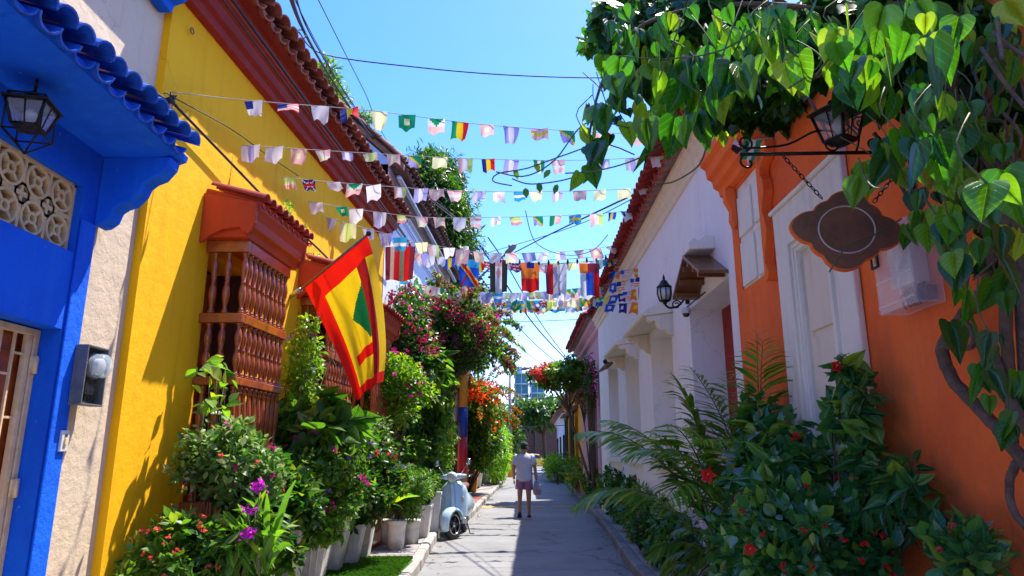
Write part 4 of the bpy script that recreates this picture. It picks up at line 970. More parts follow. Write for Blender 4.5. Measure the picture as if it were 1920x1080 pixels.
# lantern hanging in front of the vent
def lantern(c, h, w, label, hang=True, twist=.4, glass='lamp_glass', cage=False):
    t = thing('lantern', c, label, 'lantern'); c = Vector(c); rot = Matrix.Translation(c) @ Matrix.Rotation(twist, 4, 'Z')
    def M(): q = MB(); q.T = rot; return q
    k = 4; top, bot, wt, wb = h * .62, h * .12, w * .5, w * .32
    q = M()
    for i in range(k):
        a0 = PI / 4 + i * PI / 2; a1 = a0 + PI / 2
        P0 = lambda a, r_, z: Vector((r_ * math.cos(a) * 1.414, r_ * math.sin(a) * 1.414, z))
        q.tube([P0(a0, wb, bot), P0(a0, wt, top)], .009, 6)
        q.tube([P0(a0, wt, top), P0(a1, wt, top)], .008, 6); q.tube([P0(a0, wb, bot), P0(a1, wb, bot)], .008, 6)
        q.tube([(P0(a0, wb, bot) + P0(a1, wb, bot)) / 2, (P0(a0, wt, top) + P0(a1, wt, top)) / 2], .004, 5)
    q.build('frame', 'iron', t)
    q = M(); q.loft([[P0(PI / 4 + i * PI / 2, wb * .97, bot) for i in range(4)], [P0(PI / 4 + i * PI / 2, wt * .97, top) for i in range(4)]], smooth=False); q.build('glass_panes', 'clear', t)
    q = M(); q.loft([[P0(PI / 4 + i * PI / 2, r_, z) for i in range(4)] for r_, z in ((wt * 1.18, top), (wt * 1.2, top + h * .03), (wt * .8, top + h * .12), (wt * .35, top + h * .2), (wt * .3, top + h * .26), (wt * .1, top + h * .32))], smooth=False)
    q.ball((0, 0, top + h * .36), h * .035, n=5); q.loft([[P0(PI / 4 + i * PI / 2, r_, z) for i in range(4)] for r_, z in ((.01, 0), (wb * .7, bot * .5), (wb * 1.1, bot))], smooth=False); q.build('cap', 'iron', t)
    q = M(); q.lathe((0, 0, bot), [(.018, 0), (.018, h * .16), (.03, h * .2), (.035, h * .3), (.02, h * .4)], 10); q.build('bulb', 'lamp_glass', t)
    if cage:
        q = M(); W2_ = w * .92; z0_, z1_ = -h * .05, h * .75
        cs = [Vector((sx * W2_ * .5, sy * W2_ * .5, z)) for z in (z0_, z1_) for sx, sy in ((-1, -1), (1, -1), (1, 1), (-1, 1))]
        for i in range(4):
            q.tube([cs[i], cs[(i + 1) % 4]], .005, 5); q.tube([cs[i + 4], cs[(i + 1) % 4 + 4]], .005, 5); q.tube([cs[i], cs[i + 4]], .005, 5); q.tube([cs[i], Vector((0, 0, -h * .45))], .005, 5)
        q.tube([(0, 0, h), (0, 0, h * 1.35)], .008, 6); q.build('cage', 'iron', t)
    return t
lantern(at(52, 250, 3.42), .26, .19, 'black wire caged lantern hanging under the blue canopy', cage=True, twist=.25)
# ================================================================== GARLANDS
PAT = {
 'v3': lambda c: (lambda u, v: c[min(2, int(u * 3))]), 'h3': lambda c: (lambda u, v: c[min(2, int(v * 3))]), 'v2': lambda c: (lambda u, v: c[0] if u < .5 else c[1]),
 'disc': lambda c: (lambda u, v: c[1] if (u - .5) ** 2 * 1.6 + (v - .45) ** 2 < .05 else c[0]), 'canton': lambda c: (lambda u, v: c[0] if u < .45 and v < .5 else c[1 + int(v * 9) % 2]),
 'tri': lambda c: (lambda u, v: c[0] if v < .55 - abs(u - .5) * 1.1 else (c[1] if v < .5 else c[2])), 'diag': lambda c: (lambda u, v: c[0] if abs(u - v) < .14 else (c[1] if u > v else c[2])),
 'cross': lambda c: (lambda u, v: c[1] if abs(u - .4) < .09 or abs(v - .5) < .1 else c[0]), 'union': lambda c: (lambda u, v: c[1] if abs(u - .5) < .08 or abs(v - .5) < .09 else (c[2] if abs(abs(u - .5) - abs(v - .5)) < .08 else c[0])),
 'bars': lambda c: (lambda u, v: c[int(u * 7) % len(c)]), 'band': lambda c: (lambda u, v: c[1] if .36 < u < .64 else c[0]), 'plain': lambda c: (lambda u, v: c[0])}
PATS = [('v3', 'lav white lav'), ('v3', 'green white green'), ('v3', 'pink cream pink'), ('h3', 'red white navy'), ('v3', 'navy yellow red'), ('canton', 'navy red white'), ('tri', 'green white pink'), ('band', 'white lav'),
        ('band', 'cream lime'), ('disc', 'white pink'), ('disc', 'green cream'), ('v2', 'white lav'), ('v3', 'pink white lime'), ('union', 'navy red white'), ('h3', 'lime cream rose'), ('cross', 'pink white'), ('diag', 'yellow green lav'),
        ('v3', 'blue yellow blue'), ('h3', 'pink yellow pink'), ('plain', 'white'), ('disc', 'pink cream'), ('h3', 'sky_ white sky_'), ('v2', 'green pink'), ('cross', 'sky_ yellow'), ('canton', 'navy white white'), ('diag', 'white pink cream'), ('plain', 'cream'), ('v3', 'green yellow red')]
FLM = {}
def flag_mesh(w, h, pat, cols, var, nx=9, ny=8, taper=None, ripple=.12):
    key = (round(w, 3), round(h, 3), pat, cols, var)
    if key in FLM: return FLM[key]
    g = random.Random(hash((pat, cols)) % 1000 + var * 77 if False else (len(cols) * 31 + var * 77 + sum(map(ord, pat + cols)))); c = cols.split(); names = sorted(set(c)); fn = PAT[pat](c)
    tp = taper if taper is not None else g.choice([0, .05, .12, .35, .08]); sk = g.uniform(-.35, .35); ph = g.uniform(0, 6); fr = g.uniform(3, 8); curl = g.uniform(-.5, .9); up = g.uniform(.7, 1)
    vs, fs, ms = [], [], []
    for j in range(ny + 1):
        for i in range(nx + 1):
            u, v = i / nx, j / ny; x = (u - .5) * w * (1 - tp * v) + sk * v * w * .6
            y = ripple * w * math.sin(ph + fr * u + 2.2 * v) * (.25 + v) + curl * h * .35 * v * v * (u if g else 1); z = -v * h * up * (1 - .18 * abs(math.sin(ph * 2 + u * 4)) * v) + .12 * h * curl * v * v * (u - .5) * 2
            vs.append((x, y, z))
    for j in range(ny):
        for i in range(nx):
            a_ = j * (nx + 1) + i; fs.append((a_, a_ + 1, a_ + nx + 2, a_ + nx + 1)); ms.append(names.index(fn((i + .5) / nx, (j + .5) / ny)))
    me = bpy.data.meshes.new('flag'); me.from_pydata(vs, [], fs); me.polygons.foreach_set('material_index', ms); me.polygons.foreach_set('use_smooth', [True] * len(fs))
    for q in names: me.materials.append(MT['c_' + q])
    FLM[key] = me; return me
def polyat(pts, t):
    d = [0]
    for p, q in zip(pts, pts[1:]): d.append(d[-1] + (q - p).length)
    x = t * d[-1]
    for i in range(len(pts) - 1):
        if d[i] <= x <= d[i + 1] + 1e-9: return pts[i].lerp(pts[i + 1], (x - d[i]) / max(1e-9, d[i + 1] - d[i])), (pts[i + 1] - pts[i]).normalized()
    return pts[-1], (pts[-1] - pts[-2]).normalized()
def smoothpts(pts, n=24):
    out = []
    m_ = len(pts)
    for i in range(n + 1):
        t = i / n * (m_ - 1); k = min(int(t), m_ - 2); f = t - k
        p0, p1, p2, p3 = pts[max(k - 1, 0)], pts[k], pts[k + 1], pts[min(k + 2, m_ - 1)]
        out.append(.5 * ((2 * p1) + (p2 - p0) * f + (2 * p0 - 5 * p1 + 4 * p2 - p3) * f * f + (3 * p1 - p0 - 3 * p2 + p3) * f ** 3))
    return out
GR = 'strings of little flags across the alley'
def garland(label, pix, xs, w, h, big=0, seed=0, order=None, rope=.004, scl=(.85, 1.2), pats=PATS):
    """pix: [(px,py,Y)...] rope path; xs: list of pixel x of the flags, or (count, from, to)"""
    g = random.Random(seed); P3 = smoothpts([at(*q) for q in pix], 40)
    t = thing('bunting', P3[len(P3) // 2], label, 'bunting', GR)
    mb = MB(); mb.tube(P3, rope, 5); mb.build('cord', 'string', t, recalc=False)
    X0_, X1_ = pix[0][0], pix[-1][0]
    if isinstance(xs, tuple): xs = [xs[1] + (xs[2] - xs[1]) * (i + .5 + g.uniform(-.2, .2)) / xs[0] for i in range(xs[0])]
    px_of = [960 + (p.x / 1) * 0 for p in P3]
    def proj(p):
        d = p - Vector((0, 0, CAM_H)); zc = d.y * _c + d.z * _s; return 960 + F_PX * d.x / zc
    PX = [proj(p) for p in P3]
    for n_, x_ in enumerate(xs):
        for i in range(len(P3) - 1):
            if PX[i] <= x_ <= PX[i + 1]:
                f = (x_ - PX[i]) / (PX[i + 1] - PX[i]); p = P3[i].lerp(P3[i + 1], f); tv = P3[i + 1] - P3[i]; break
        else: continue
        pt = pats[order[n_ % len(order)]] if order else g.choice(pats); sc = g.uniform(*scl)
        me = flag_mesh(w, h, pt[0], pt[1], g.randint(0, 3)); yaw = math.atan2(tv.y, tv.x) + g.uniform(-.35, .35)
        o = inst('flag', me, t, p + Vector((0, 0, .002)), (g.uniform(-.5, .35), math.atan2(-tv.z, math.hypot(tv.x, tv.y)), math.atan2(tv.y, tv.x) * .5 + g.uniform(-.4, .4)), sc)
    return t
garland('highest and nearest string of little flags, from the yellow wall corner to the white eaves', [(320, 172, 5.15), (460, 188, 5.5), (700, 208, 6.2), (900, 233, 6.8), (1100, 247, 7.2), (1345, 258, 7.6)],
        [475, 540, 600, 655, 710, 763, 818, 863, 912, 958, 1011, 1062, 1130, 1200, 1262, 1320], .17, .19, seed=1, order=[24, 5, 19, 4, 26, 10, 6, 27, 20, 0, 18, 16, 15, 6, 2, 3])
garland('second string of little flags from the top, level across to the vine leaves', [(452, 272, 6.3), (700, 288, 7.2), (900, 298, 7.7), (1100, 300, 8), (1320, 288, 8.3)],
        [470, 515, 560, 605, 650, 693, 737, 777, 825, 872, 915, 960, 1010, 1046, 1130, 1185, 1232, 1282], .155, .17, seed=2, order=[7, 19, 20, 25, 0, 8, 2, 16, 26, 12, 4, 0, 1, 15, 7, 7, 12, 21])
garland('third string of flags from the top, green and yellow flag at its left end', [(528, 332, 7.2), (640, 343, 7.8), (790, 354, 8.6), (900, 359, 8.9), (1080, 358, 9.1), (1240, 352, 9.4)],
        [541, 578, 625, 665, 700, 750, 790, 818, 852, 900, 935, 973, 1004, 1045, 1087, 1125, 1170, 1205], .17, .185, seed=3, order=[14, 13, 9, 6, 19, 12, 0, 20, 15, 7, 9, 21, 26, 0, 20, 26, 26, 12])
garland('fourth string of flags from the top, ending in a lime flag by the white gable', [(578, 378, 8.2), (680, 394, 8.9), (790, 407, 9.7), (900, 408, 10), (1080, 403, 10.2), (1225, 392, 10.4)],
        [592, 640, 668, 712, 752, 790, 822, 862, 892, 930, 965, 1008, 1042, 1078, 1118, 1148, 1172, 1213], .18, .20, seed=4, order=[9, 10, 19, 7, 14, 25, 2, 19, 15, 7, 14, 16, 22, 23, 12, 17, 24, 8])
garland('fifth string of flags from the top, violet striped flag at its left end', [(598, 404, 8.8), (700, 432, 9.9), (790, 455, 11), (900, 473, 11.8), (1000, 474, 12), (1100, 468, 12.2), (1192, 453, 12.4)],
        [618, 652, 690, 722, 750, 790, 812, 842, 868, 897, 930, 958, 990, 1018, 1050, 1085, 1115, 1145, 1178], .20, .25, seed=5, order=[7, 8, 7, 0, 21, 26, 12, 19, 20, 2, 9, 25, 0, 19, 11, 15, 20, 15, 20])
# coloured bulbs on a wire just under the fifth string
garland('sixth string of little flags, with the large national flags hanging beneath', [(712, 462, 11.2), (800, 478, 12), (900, 490, 12.8), (1010, 494, 13), (1120, 488, 13.2), (1272, 467, 12.8)],
        (30, 730, 1255), .20, .22, seed=6)
garland('seventh string of little flags, passing above the bougainvillea', [(735, 520, 13.2), (800, 536, 14), (900, 548, 15), (1000, 548, 15.3), (1100, 538, 15.4), (1240, 515, 14.8)], (36, 748, 1180), .23, .27, seed=7)
garland('eighth string of little flags, second lowest across the street', [(722, 545, 14.2), (820, 560, 15.5), (920, 563, 16.3), (1020, 563, 16.5), (1150, 553, 16.4)], (40, 760, 1148), .24, .28, seed=8)
garland('lowest string of little flags across the street', [(735, 560, 15), (840, 570, 16.6), (960, 572, 17.4), (1060, 570, 17.6), (1165, 564, 17.3)], (38, 770, 1160), .24, .26, seed=9)
RP = [('v3', 'navy sky_ orange'), ('v3', 'lime yellow lime'), ('canton', 'navy orange white'), ('disc', 'blue white'), ('h3', 'orange lime orange'), ('v3', 'navy yellow blue'), ('canton', 'blue rose white'), ('disc', 'orange yellow'), ('tri', 'green lime blue'), ('plain', 'navy'), ('disc', 'navy white')]
garland('short string of bright flags against the white wall, upper one by the wall lantern', [(1140, 512, 12.9), (1200, 503, 11.8), (1245, 497, 11), (1283, 466, 10.2)], [1157, 1172, 1195, 1222, 1234, 1250, 1262, 1272], .17, .20, seed=10, pats=RP, order=[0, 6, 4, 5, 1, 7, 8, 0])
garland('short string of bright flags against the white wall, middle one left of the lantern', [(1130, 535, 13.2), (1180, 525, 12.2), (1240, 512, 11)], [1150, 1165, 1190, 1203, 1230], .18, .21, seed=11, pats=RP, order=[3, 2, 6, 2, 4])
garland('short string of bright flags against the white wall, lowest one above the carved hood', [(1118, 560, 14), (1160, 552, 13), (1215, 536, 11.6)], [1128, 1140, 1152, 1165, 1178, 1193, 1208, 1216], .20, .24, seed=12, pats=RP, order=[8, 1, 3, 10, 6, 7, 9, 9])
mb = MB(); p = [at(1140, 545, 12.6), at(1180, 560, 12.2), at(1212, 568, 11.6)]
garland('tiny bright flags hanging just left of the black wall lantern', [(1132, 572, 13.5), (1170, 569, 12.7), (1212, 567, 11.6)], [1145, 1168, 1195], .2, .24, seed=13, pats=RP, order=[3, 10, 7])
garland('single red white and green flag with a black stripe by the iron sign bracket', [(1340, 262, 6.6), (1395, 263, 5.6), (1450, 258, 4.9)], [1393, 1412], .16, .2, seed=14, pats=[('tri', 'red white black'), ('v3', 'green white green')], order=[0, 1])
# large national flags
def bigflag(px0, px1, py0, py1, Y, cols_fn, label, names, seed, sway=0):
    a_, b_ = at(px0, py0, Y), at(px1, py0, Y); h = (at(px0, py0, Y) - at(px0, py1, Y)).z; w = (b_ - a_).length
    nx, ny = 22, 20; g = random.Random(seed); ph = g.uniform(0, 6); vs, fs, ms = [], [], []
    for j in range(ny + 1):
        for i in range(nx + 1):
            u, v = i / nx, j / ny; p = a_.lerp(b_, u * (1 - .08 * v) + .04 * v + sway * v) + Vector((0, .045 * math.sin(ph + 9 * u + v) * (.3 + v), -v * h + .012 * math.sin(8 * u + ph) * v))
            vs.append(tuple(p))
    for j in range(ny):
        for i in range(nx): k = j * (nx + 1) + i; fs.append((k, k + 1, k + nx + 2, k + nx + 1)); ms.append(names.index(cols_fn((i + .5) / nx, (j + .5) / ny)))
    mb = MB(); mb.add(vs, fs, 0, True); mb.m = ms; o = mb.build('national_flag', ['c_' + q for q in names], None, origin=(a_ + b_) / 2, recalc=False)
    return tag(o, label, 'flag', 'large flags hung on the sixth string')
bigflag(722, 779, 462, 526, 11.3, lambda u, v: ['maroon', 'beige', 'red', 'olive', 'red', 'maroon'][min(5, int(u * 6.2))], 'wide striped cloth of maroon beige red and olive beside the big waving flag', ['maroon', 'beige', 'red', 'olive'], 1)
bigflag(861, 899, 487, 537, 12.6, lambda u, v: 'red' if abs(u - v) < .10 else ('yellow' if abs(u - v) < .17 else ('sky_' if v < .3 and u > .3 else ('maroon' if abs(u - (1 - v)) < .1 and v > .5 else 'blue'))), 'large blue flag with a red and yellow diagonal band', ['blue', 'red', 'yellow', 'sky_', 'maroon'], 2)
bigflag(918, 952, 487, 549, 12.7, lambda u, v: 'maroon' if v < .07 else ('rose' if (u - .5) ** 2 + (v - .4) ** 2 < .018 or (v < .18 and abs(u - .5) < .2) else ('white' if .3 < u < .7 else 'black')), 'large flag with black sides and a white middle bearing a red emblem', ['black', 'white', 'rose', 'maroon'], 3)
bigflag(976, 1011, 492, 547, 12.9, lambda u, v: ('navy' if v < .22 and .3 < u < .75 else ('orange' if v < .55 else 'red')), 'large flag of orange yellow over red with a navy patch', ['navy', 'orange', 'red'], 4, .02)
bigflag(1022, 1063, 495, 551, 13, lambda u, v: 'maroon' if u < .12 else ('red' if u < .36 else ('grey' if u < .66 else 'white')), 'large vertical banded flag in red grey and white', ['red', 'grey', 'white', 'maroon'], 5)
bigflag(1086, 1124, 494, 555, 13.1, lambda u, v: ('orange' if u < .35 and v < .3 else ('white' if u < .3 else ('blue' if u < .66 else 'red'))) if v > .32 else ('orange' if u < .4 else 'maroon'), 'large flag with blue and red vertical bands and an orange top corner', ['orange', 'white', 'blue', 'red', 'maroon'], 6)
# the string of hanging bulbs
def cable(label, pix, r_, name='cable', mk='cable', cat='cable', group=None, n=40, smooth=True):
    P3 = [at(*q) if len(q) == 3 and not isinstance(q, Vector) else q for q in pix]; P3 = smoothpts(P3, n) if smooth else P3
    mb = MB(); mb.tube(P3, r_, 6); o = mb.build(name, mk, None, recalc=False); tag(o, label, cat, group); return P3
t = thing('bulb_string', at(1000, 480, 12.4), 'festoon wire of tiny dark bulbs threaded between the fifth and sixth flag strings', 'lights')
P3 = smoothpts([at(760, 452, 11.6), at(880, 476, 12.4), at(1000, 487, 12.6), at(1100, 483, 12.7), at(1180, 470, 12.7)], 40)
mb = MB(); mb.tube(P3, .006, 5); mb.build('wire', 'cable', t, recalc=False)
for i in range(24):
    p, _ = polyat(P3, (i + .5) / 24); mb = MB(); mb.lathe(p - Vector((0, 0, .11)), [(.004, 0), (.02, .03), (.024, .06), (.014, .09), (.012, .11)], 8); mb.build('bulb', 'paint_red' if i % 4 == 0 else 'cable', t)
# ------------------------------------------------------------------ overhead cables
CG = 'overhead service cables'
mb = MB()
for i, (dx, sag) in enumerate(((0, 0), (3, 4), (8, -3))):
    P3 = smoothpts([at(528 + dx * 2, -60, 5.6), at(570 + dx, 60 + sag, 7.2), at(655 + dx, 200 + sag, 10.2), at(720 + dx, 283 + sag, 13), at(800, 365 + sag, 17), at(882, 428 + i * 6, 21.5)], 40); mb.tube(P3, .016 if i < 2 else .01, 6)
tag(mb.build('cable_bundle', 'cable', None, recalc=False), 'thick twisted bundle of black cables running above the left eaves to the pole', 'cables')
mb = MB(); P3 = ring_pts(lambda s, d, z: at(562, 66, 7.1) + Vector((s, 0, z)), 0, 0, 0, .07, 16); mb.tube(P3, .006, 5); tag(mb.build('cable_loop', 'cable', None, recalc=False), 'small loop of spare cable hanging from the thick bundle', 'cable')
cable('thin black cable crossing the whole sky above all the flags', [(560, 60, 7.0), (612, 103, 8.2), (800, 128, 8.6), (960, 141, 8.8), (1130, 146, 9), (1300, 143, 9)], .009)
cable('thin straight wire descending from the top of the picture to the utility pole top', [(592, -10, 7), (680, 165, 10), (745, 290, 14), (882, 440, 21.5)], .007)
cable('second thin wire beside the thick bundle, from the top edge towards the roof plants', [(548, -10, 6.2), (610, 110, 8.2), (690, 240, 12), (800, 370, 18), (884, 430, 21.5)], .006)
cable('wire with clinging creeper just outside the red eaves tiles', [(490, -10, 5.8), (560, 100, 7.3), (640, 215, 9.6), (735, 350, 12)], .007)
cable('taut black cable fixed along the red cornice of the yellow house', [PL(YE - .1, .30, 5.40), PL(7.5, .32, 5.38), PL(10, .32, 5.40), PL(12.6, .30, 5.42)], .016, smooth=False)
cable('second cable fixed along the red cornice, just under the first', [PL(YE - .1, .27, 5.33), PL(7.5, .28, 5.31), PL(10, .28, 5.33), PL(12.6, .27, 5.36)], .010, smooth=False)
cable('black service cable sloping down across the yellow wall over the window hood', [onL(318, 186, .06), onL(420, 292, .07), onL(520, 395, .10), onL(600, 470, .12), onL(648, 520, .1)], .013)
cable('thin wire drooping below the thick cable on the yellow wall', [onL(320, 180, .05), onL(430, 240, .06), onL(500, 290, .06), onL(560, 330, .06)], .005)
cable('heavy cable sloping from the white house eaves down to the street light', [(1420, 225, 6.2), (1300, 312, 8), (1160, 378, 11), (1030, 440, 16), (962, 475, 21.2)], .016)
cable('second cable from the white eaves to the pole, just below the heavy one', [(1360, 262, 6.6), (1200, 365, 10), (1060, 430, 15), (900, 478, 21.5)], .008)
cable('drooping tendril wire curving in the sky left of the white eaves', [(985, 395, 9.5), (1005, 455, 10), (1060, 478, 10.3), (1110, 470, 10.3), (1140, 440, 10.2)], .006)
for i, (a_, b_, r_) in enumerate((((940, 520), (1075, 688), .03), ((955, 505), (1078, 690), .022), ((930, 560), (1070, 700), .018), ((925, 590), (1040, 700), .012), ((905, 600), (1035, 705), .010))):
    mx_, my_ = (a_[0] + b_[0]) / 2, (a_[1] + b_[1]) / 2 + 12
    cable(['thickest of the lower cables sloping down right behind the flags', 'second lower cable crossing the thickest one behind the flags', 'third lower cable sagging towards the right hand tree', 'fourth lower cable, thin, sagging to the far right tree', 'lowest thin cable sloping down right above the street'][i],
          [(a_[0] - 40, a_[1] - 60, 21.7), (a_[0], a_[1], 24), (mx_, my_, 30), (*b_, 40)], r_)
cable('thin level wire crossing the street just under the lowest flags', [(800, 597, 18), (960, 603, 19), (1105, 598, 19)], .009)
for y_ in (0, 1): cable(['upper of two thin wires across the far end of the street', 'lower of two thin wires across the far end of the street'][y_], [(885, 742 + y_ * 55, 38), (980, 750 + y_ * 50, 40), (1090, 738 + y_ * 58, 38)], .02)
# wires and clutter at the cream/yellow corner
t = thing('cable_anchor', onL(306, 185, .05), 'tangle of cable ties and insulators at the corner of cream and yellow walls', 'cable fixing')
mb = MB(); p = onL(310, 186, .0)
for i in range(9): mb.tube([p + Vector((rnd.uniform(0, .08), rnd.uniform(-.06, .06), rnd.uniform(-.05, .05))) for _ in range(4)], .006, 5)
mb.lathe(p + Vector((.06, 0, -.05)), [(.018, 0), (.025, .02), (.015, .04), (.025, .06), (.018, .08)], 10); mb.tube([p, onL(285, 170, .05), onL(275, 175, .03)], .012, 6); mb.build('wires', 'cable', t)
mb = MB(); mb.tube([p + Vector((0, 0, -.3)), p + Vector((.05, 0, -.3)), p + Vector((.05, 0, .02))], .018, 8); mb.build('pipe', 'tile_old', t)
# ================================================================== POLES
def pole(x, y, h, r_, bands, label, seed=0):
    t = thing('utility_pole', (x, y, .13), label, 'utility pole')
    mb = MB(); mb.lathe((x, y, .13), [(r_, 0), (r_ * .62, h)], 18); mb.build('shaft', 'pole_concrete', t)
    for z0, z1, mk in bands:
        mb = MB(); f = lambda z: r_ * (1 - .38 * z / h) + .006; mb.lathe((x, y, .13), [(f(z0), z0), (f(z1), z1)], 18); mb.build('painted_band', mk, t)
    return t
p1 = pole(-1.50, 21.6, 7.9, .15, [(.75, 1.85, 'paint_red'), (1.85, 2.75, 'paint_blue'), (2.75, 4.55, 'paint_yellow')], 'utility pole painted yellow blue and red behind the scooter')
mb = MB()
for i in range(5): mb.lathe((-1.50, 21.6, 6.7 + i * .26), [(.16, 0), (.16, .05)], 12)
mb.tube([(-1.5, 21.6, 7.2), (-1.1, 21.4, 7.15)], .03, 6); mb.build('insulator_rack', 'iron', p1)
mb = MB()
for i in range(16):
    a_ = Vector((-1.5 + rnd.uniform(-.1, .1), 21.45, rnd.uniform(6.6, 7.9))); mb.tube([a_, a_ + Vector((rnd.uniform(.1, .5), -.1, rnd.uniform(-.4, .1))), a_ + Vector((rnd.uniform(.2, .9), 0, rnd.uniform(-.6, .2)))], .018, 5)
for i in range(8): mb.ball((-1.5 + rnd.uniform(.1, .8), 21.4, rnd.uniform(6.7, 7.5)), .045, n=4)
mb.build('line_fittings', 'cable', p1)
mb = MB(); a_ = Vector((-1.4, 21.6, 6.55)); e = at(968, 458, 21.2)
mb.tube([a_, a_.lerp(e, .3) + Vector((0, 0, .08)), e], .035, 8); mb.build('lamp_arm', 'metal_grey', p1)
mb = MB(); d_ = (e - a_).normalized(); mb.tube([e - d_ * .55, e - d_ * .4, e - d_ * .1, e], [.03, .10, .09, .03], 8); mb.tube([e - d_ * .3 + Vector((0, 0, .08)), e - d_ * .3 + Vector((0, 0, .2))], .04, 8); mb.build('lamp_head', 'metal_grey', p1)
p2 = pole(-.12, 42, 6.6, .14, [(0, 2.1, 'paint_yellow')], 'distant utility pole with yellow painted foot and street lamp arm')
mb = MB(); mb.tube([(-.12, 42, 6.0), (.35, 41.8, 6.35), (.75, 41.7, 6.45)], .035, 6); mb.tube([(.55, 41.7, 6.4), (.75, 41.7, 6.46), (1.1, 41.7, 6.5)], [.05, .11, .05], 8); mb.build('lamp_arm', 'metal_grey', p2)
mb = MB()
for i in range(4): mb.tube([(-.12, 42, 6.2 + i * .2), (-.12 + rnd.uniform(.2, .5), 41.8, 6.1 + i * .2)], .03, 5)
mb.build('line_fittings', 'cable', p2)
for i, (x_, y_, lb) in enumerate(((-.85, 46, 'short yellow painted post beside the distant left house, nearer of two'), (-.62, 52, 'short yellow painted post beside the distant left house, farther of two'))):
    t = thing('post', (x_, y_, .13), lb, 'post'); mb = MB(); mb.box(x_ - .12, x_ + .12, y_ - .12, y_ + .12, .13, 2.3); mb.build('shaft', 'far_cream', t)
    mb = MB(); mb.box(x_ - .125, x_ + .125, y_ - .125, y_ + .125, .131, .8); mb.build('painted_foot', 'paint_yellow', t)

# ================================================================== THE BIG WAVING FLAG
t = thing('flag_pole', PL(7.93, .0, 3.29), 'slanting grey pole on the yellow wall carrying the red yellow and green flag', 'flag pole')
base, tip = PL(7.93, .02, 3.29), at(691, 438, 7.1); mb = MB(); mb.tube([base, tip], .013, 8); mb.build('shaft', 'metal_grey', t)
mb = MB(); mb.ball(tip, .03, n=5); mb.build('finial', 'iron', t)
mb = MB(); mb.tube([base + Vector((-.03, 0, 0)), base.lerp(tip, .12)], .026, 8); mb.build('socket', 'galv', t)
def BL(pts, v):
    m_ = len(pts) - 1; k = min(int(v * m_), m_ - 1); f = v * m_ - k; p0, p1, p2, p3 = pts[max(k - 1, 0)], pts[k], pts[k + 1], pts[min(k + 2, m_)]
    return .5 * ((2 * p1) + (p2 - p0) * f + (2 * p0 - 5 * p1 + 4 * p2 - p3) * f * f + (3 * p1 - p0 - 3 * p2 + p3) * f ** 3)
h0, h1 = base.lerp(tip, .17), base.lerp(tip, .985)
Lc = [h0, at(602, 600, 7.70), at(630, 655, 7.55), at(652, 705, 7.4), at(668, 748, 7.3)]
Rc = [h1, at(704, 500, 7.15), at(716, 575, 7.25), at(720, 650, 7.3), at(714, 716, 7.3)]
nx, ny = 96, 108; vs, fs, ms = [], [], []; nm_ = ['flag_red', 'flag_yellow', 'flag_green', 'flag_red_shaded']
for j in range(ny + 1):
    for i in range(nx + 1):
        u, v = i / nx, j / ny; a_, b_ = BL(Lc, v), BL(Rc, v); uu = u
        p = a_.lerp(b_, uu); fold = .055 * math.sin(u * 7 + v * 4) * v + (.16 * max(0, (u - .72) / .28) * min(1, v * 3) * (1 if u < .86 else (1 - (u - .86) / .14 * 1.6)))
        fold += .02 * math.sin(u * 23 + v * 3) * min(1, v * 2); p = p + Vector((0, -fold, .015 * math.sin(u * 9 + v * 5) * v)); vs.append(tuple(p))
for j in range(ny):
    for i in range(nx):
        u, v = (i + .5) / nx, (j + .5) / ny; k = j * (nx + 1) + i; fs.append((k, k + 1, k + nx + 2, k + nx + 1))
        if v < .16 or u < .20 or v > .90: c = 0
        elif u > .90 and v > .12: c = 1
        elif u > .74: c = 3  # shade of the folded red border, put into the colour as a darker red
        elif v > .62 and u > .30 and v < .74 and u > .2: c = 0 if v > .66 else 1
        elif u > .42 and v > .26 + (.74 - u) * .50 and v < .40 + (u - .42) * .80: c = 2
        else: c = 1
        ms.append(c)
mb = MB(); mb.add(vs, fs, 0, True); mb.m = ms; o = mb.build('flag', nm_, None, origin=h0, recalc=False); tag(o, 'large red bordered yellow flag with green centre hanging from the slanting pole', 'flag')

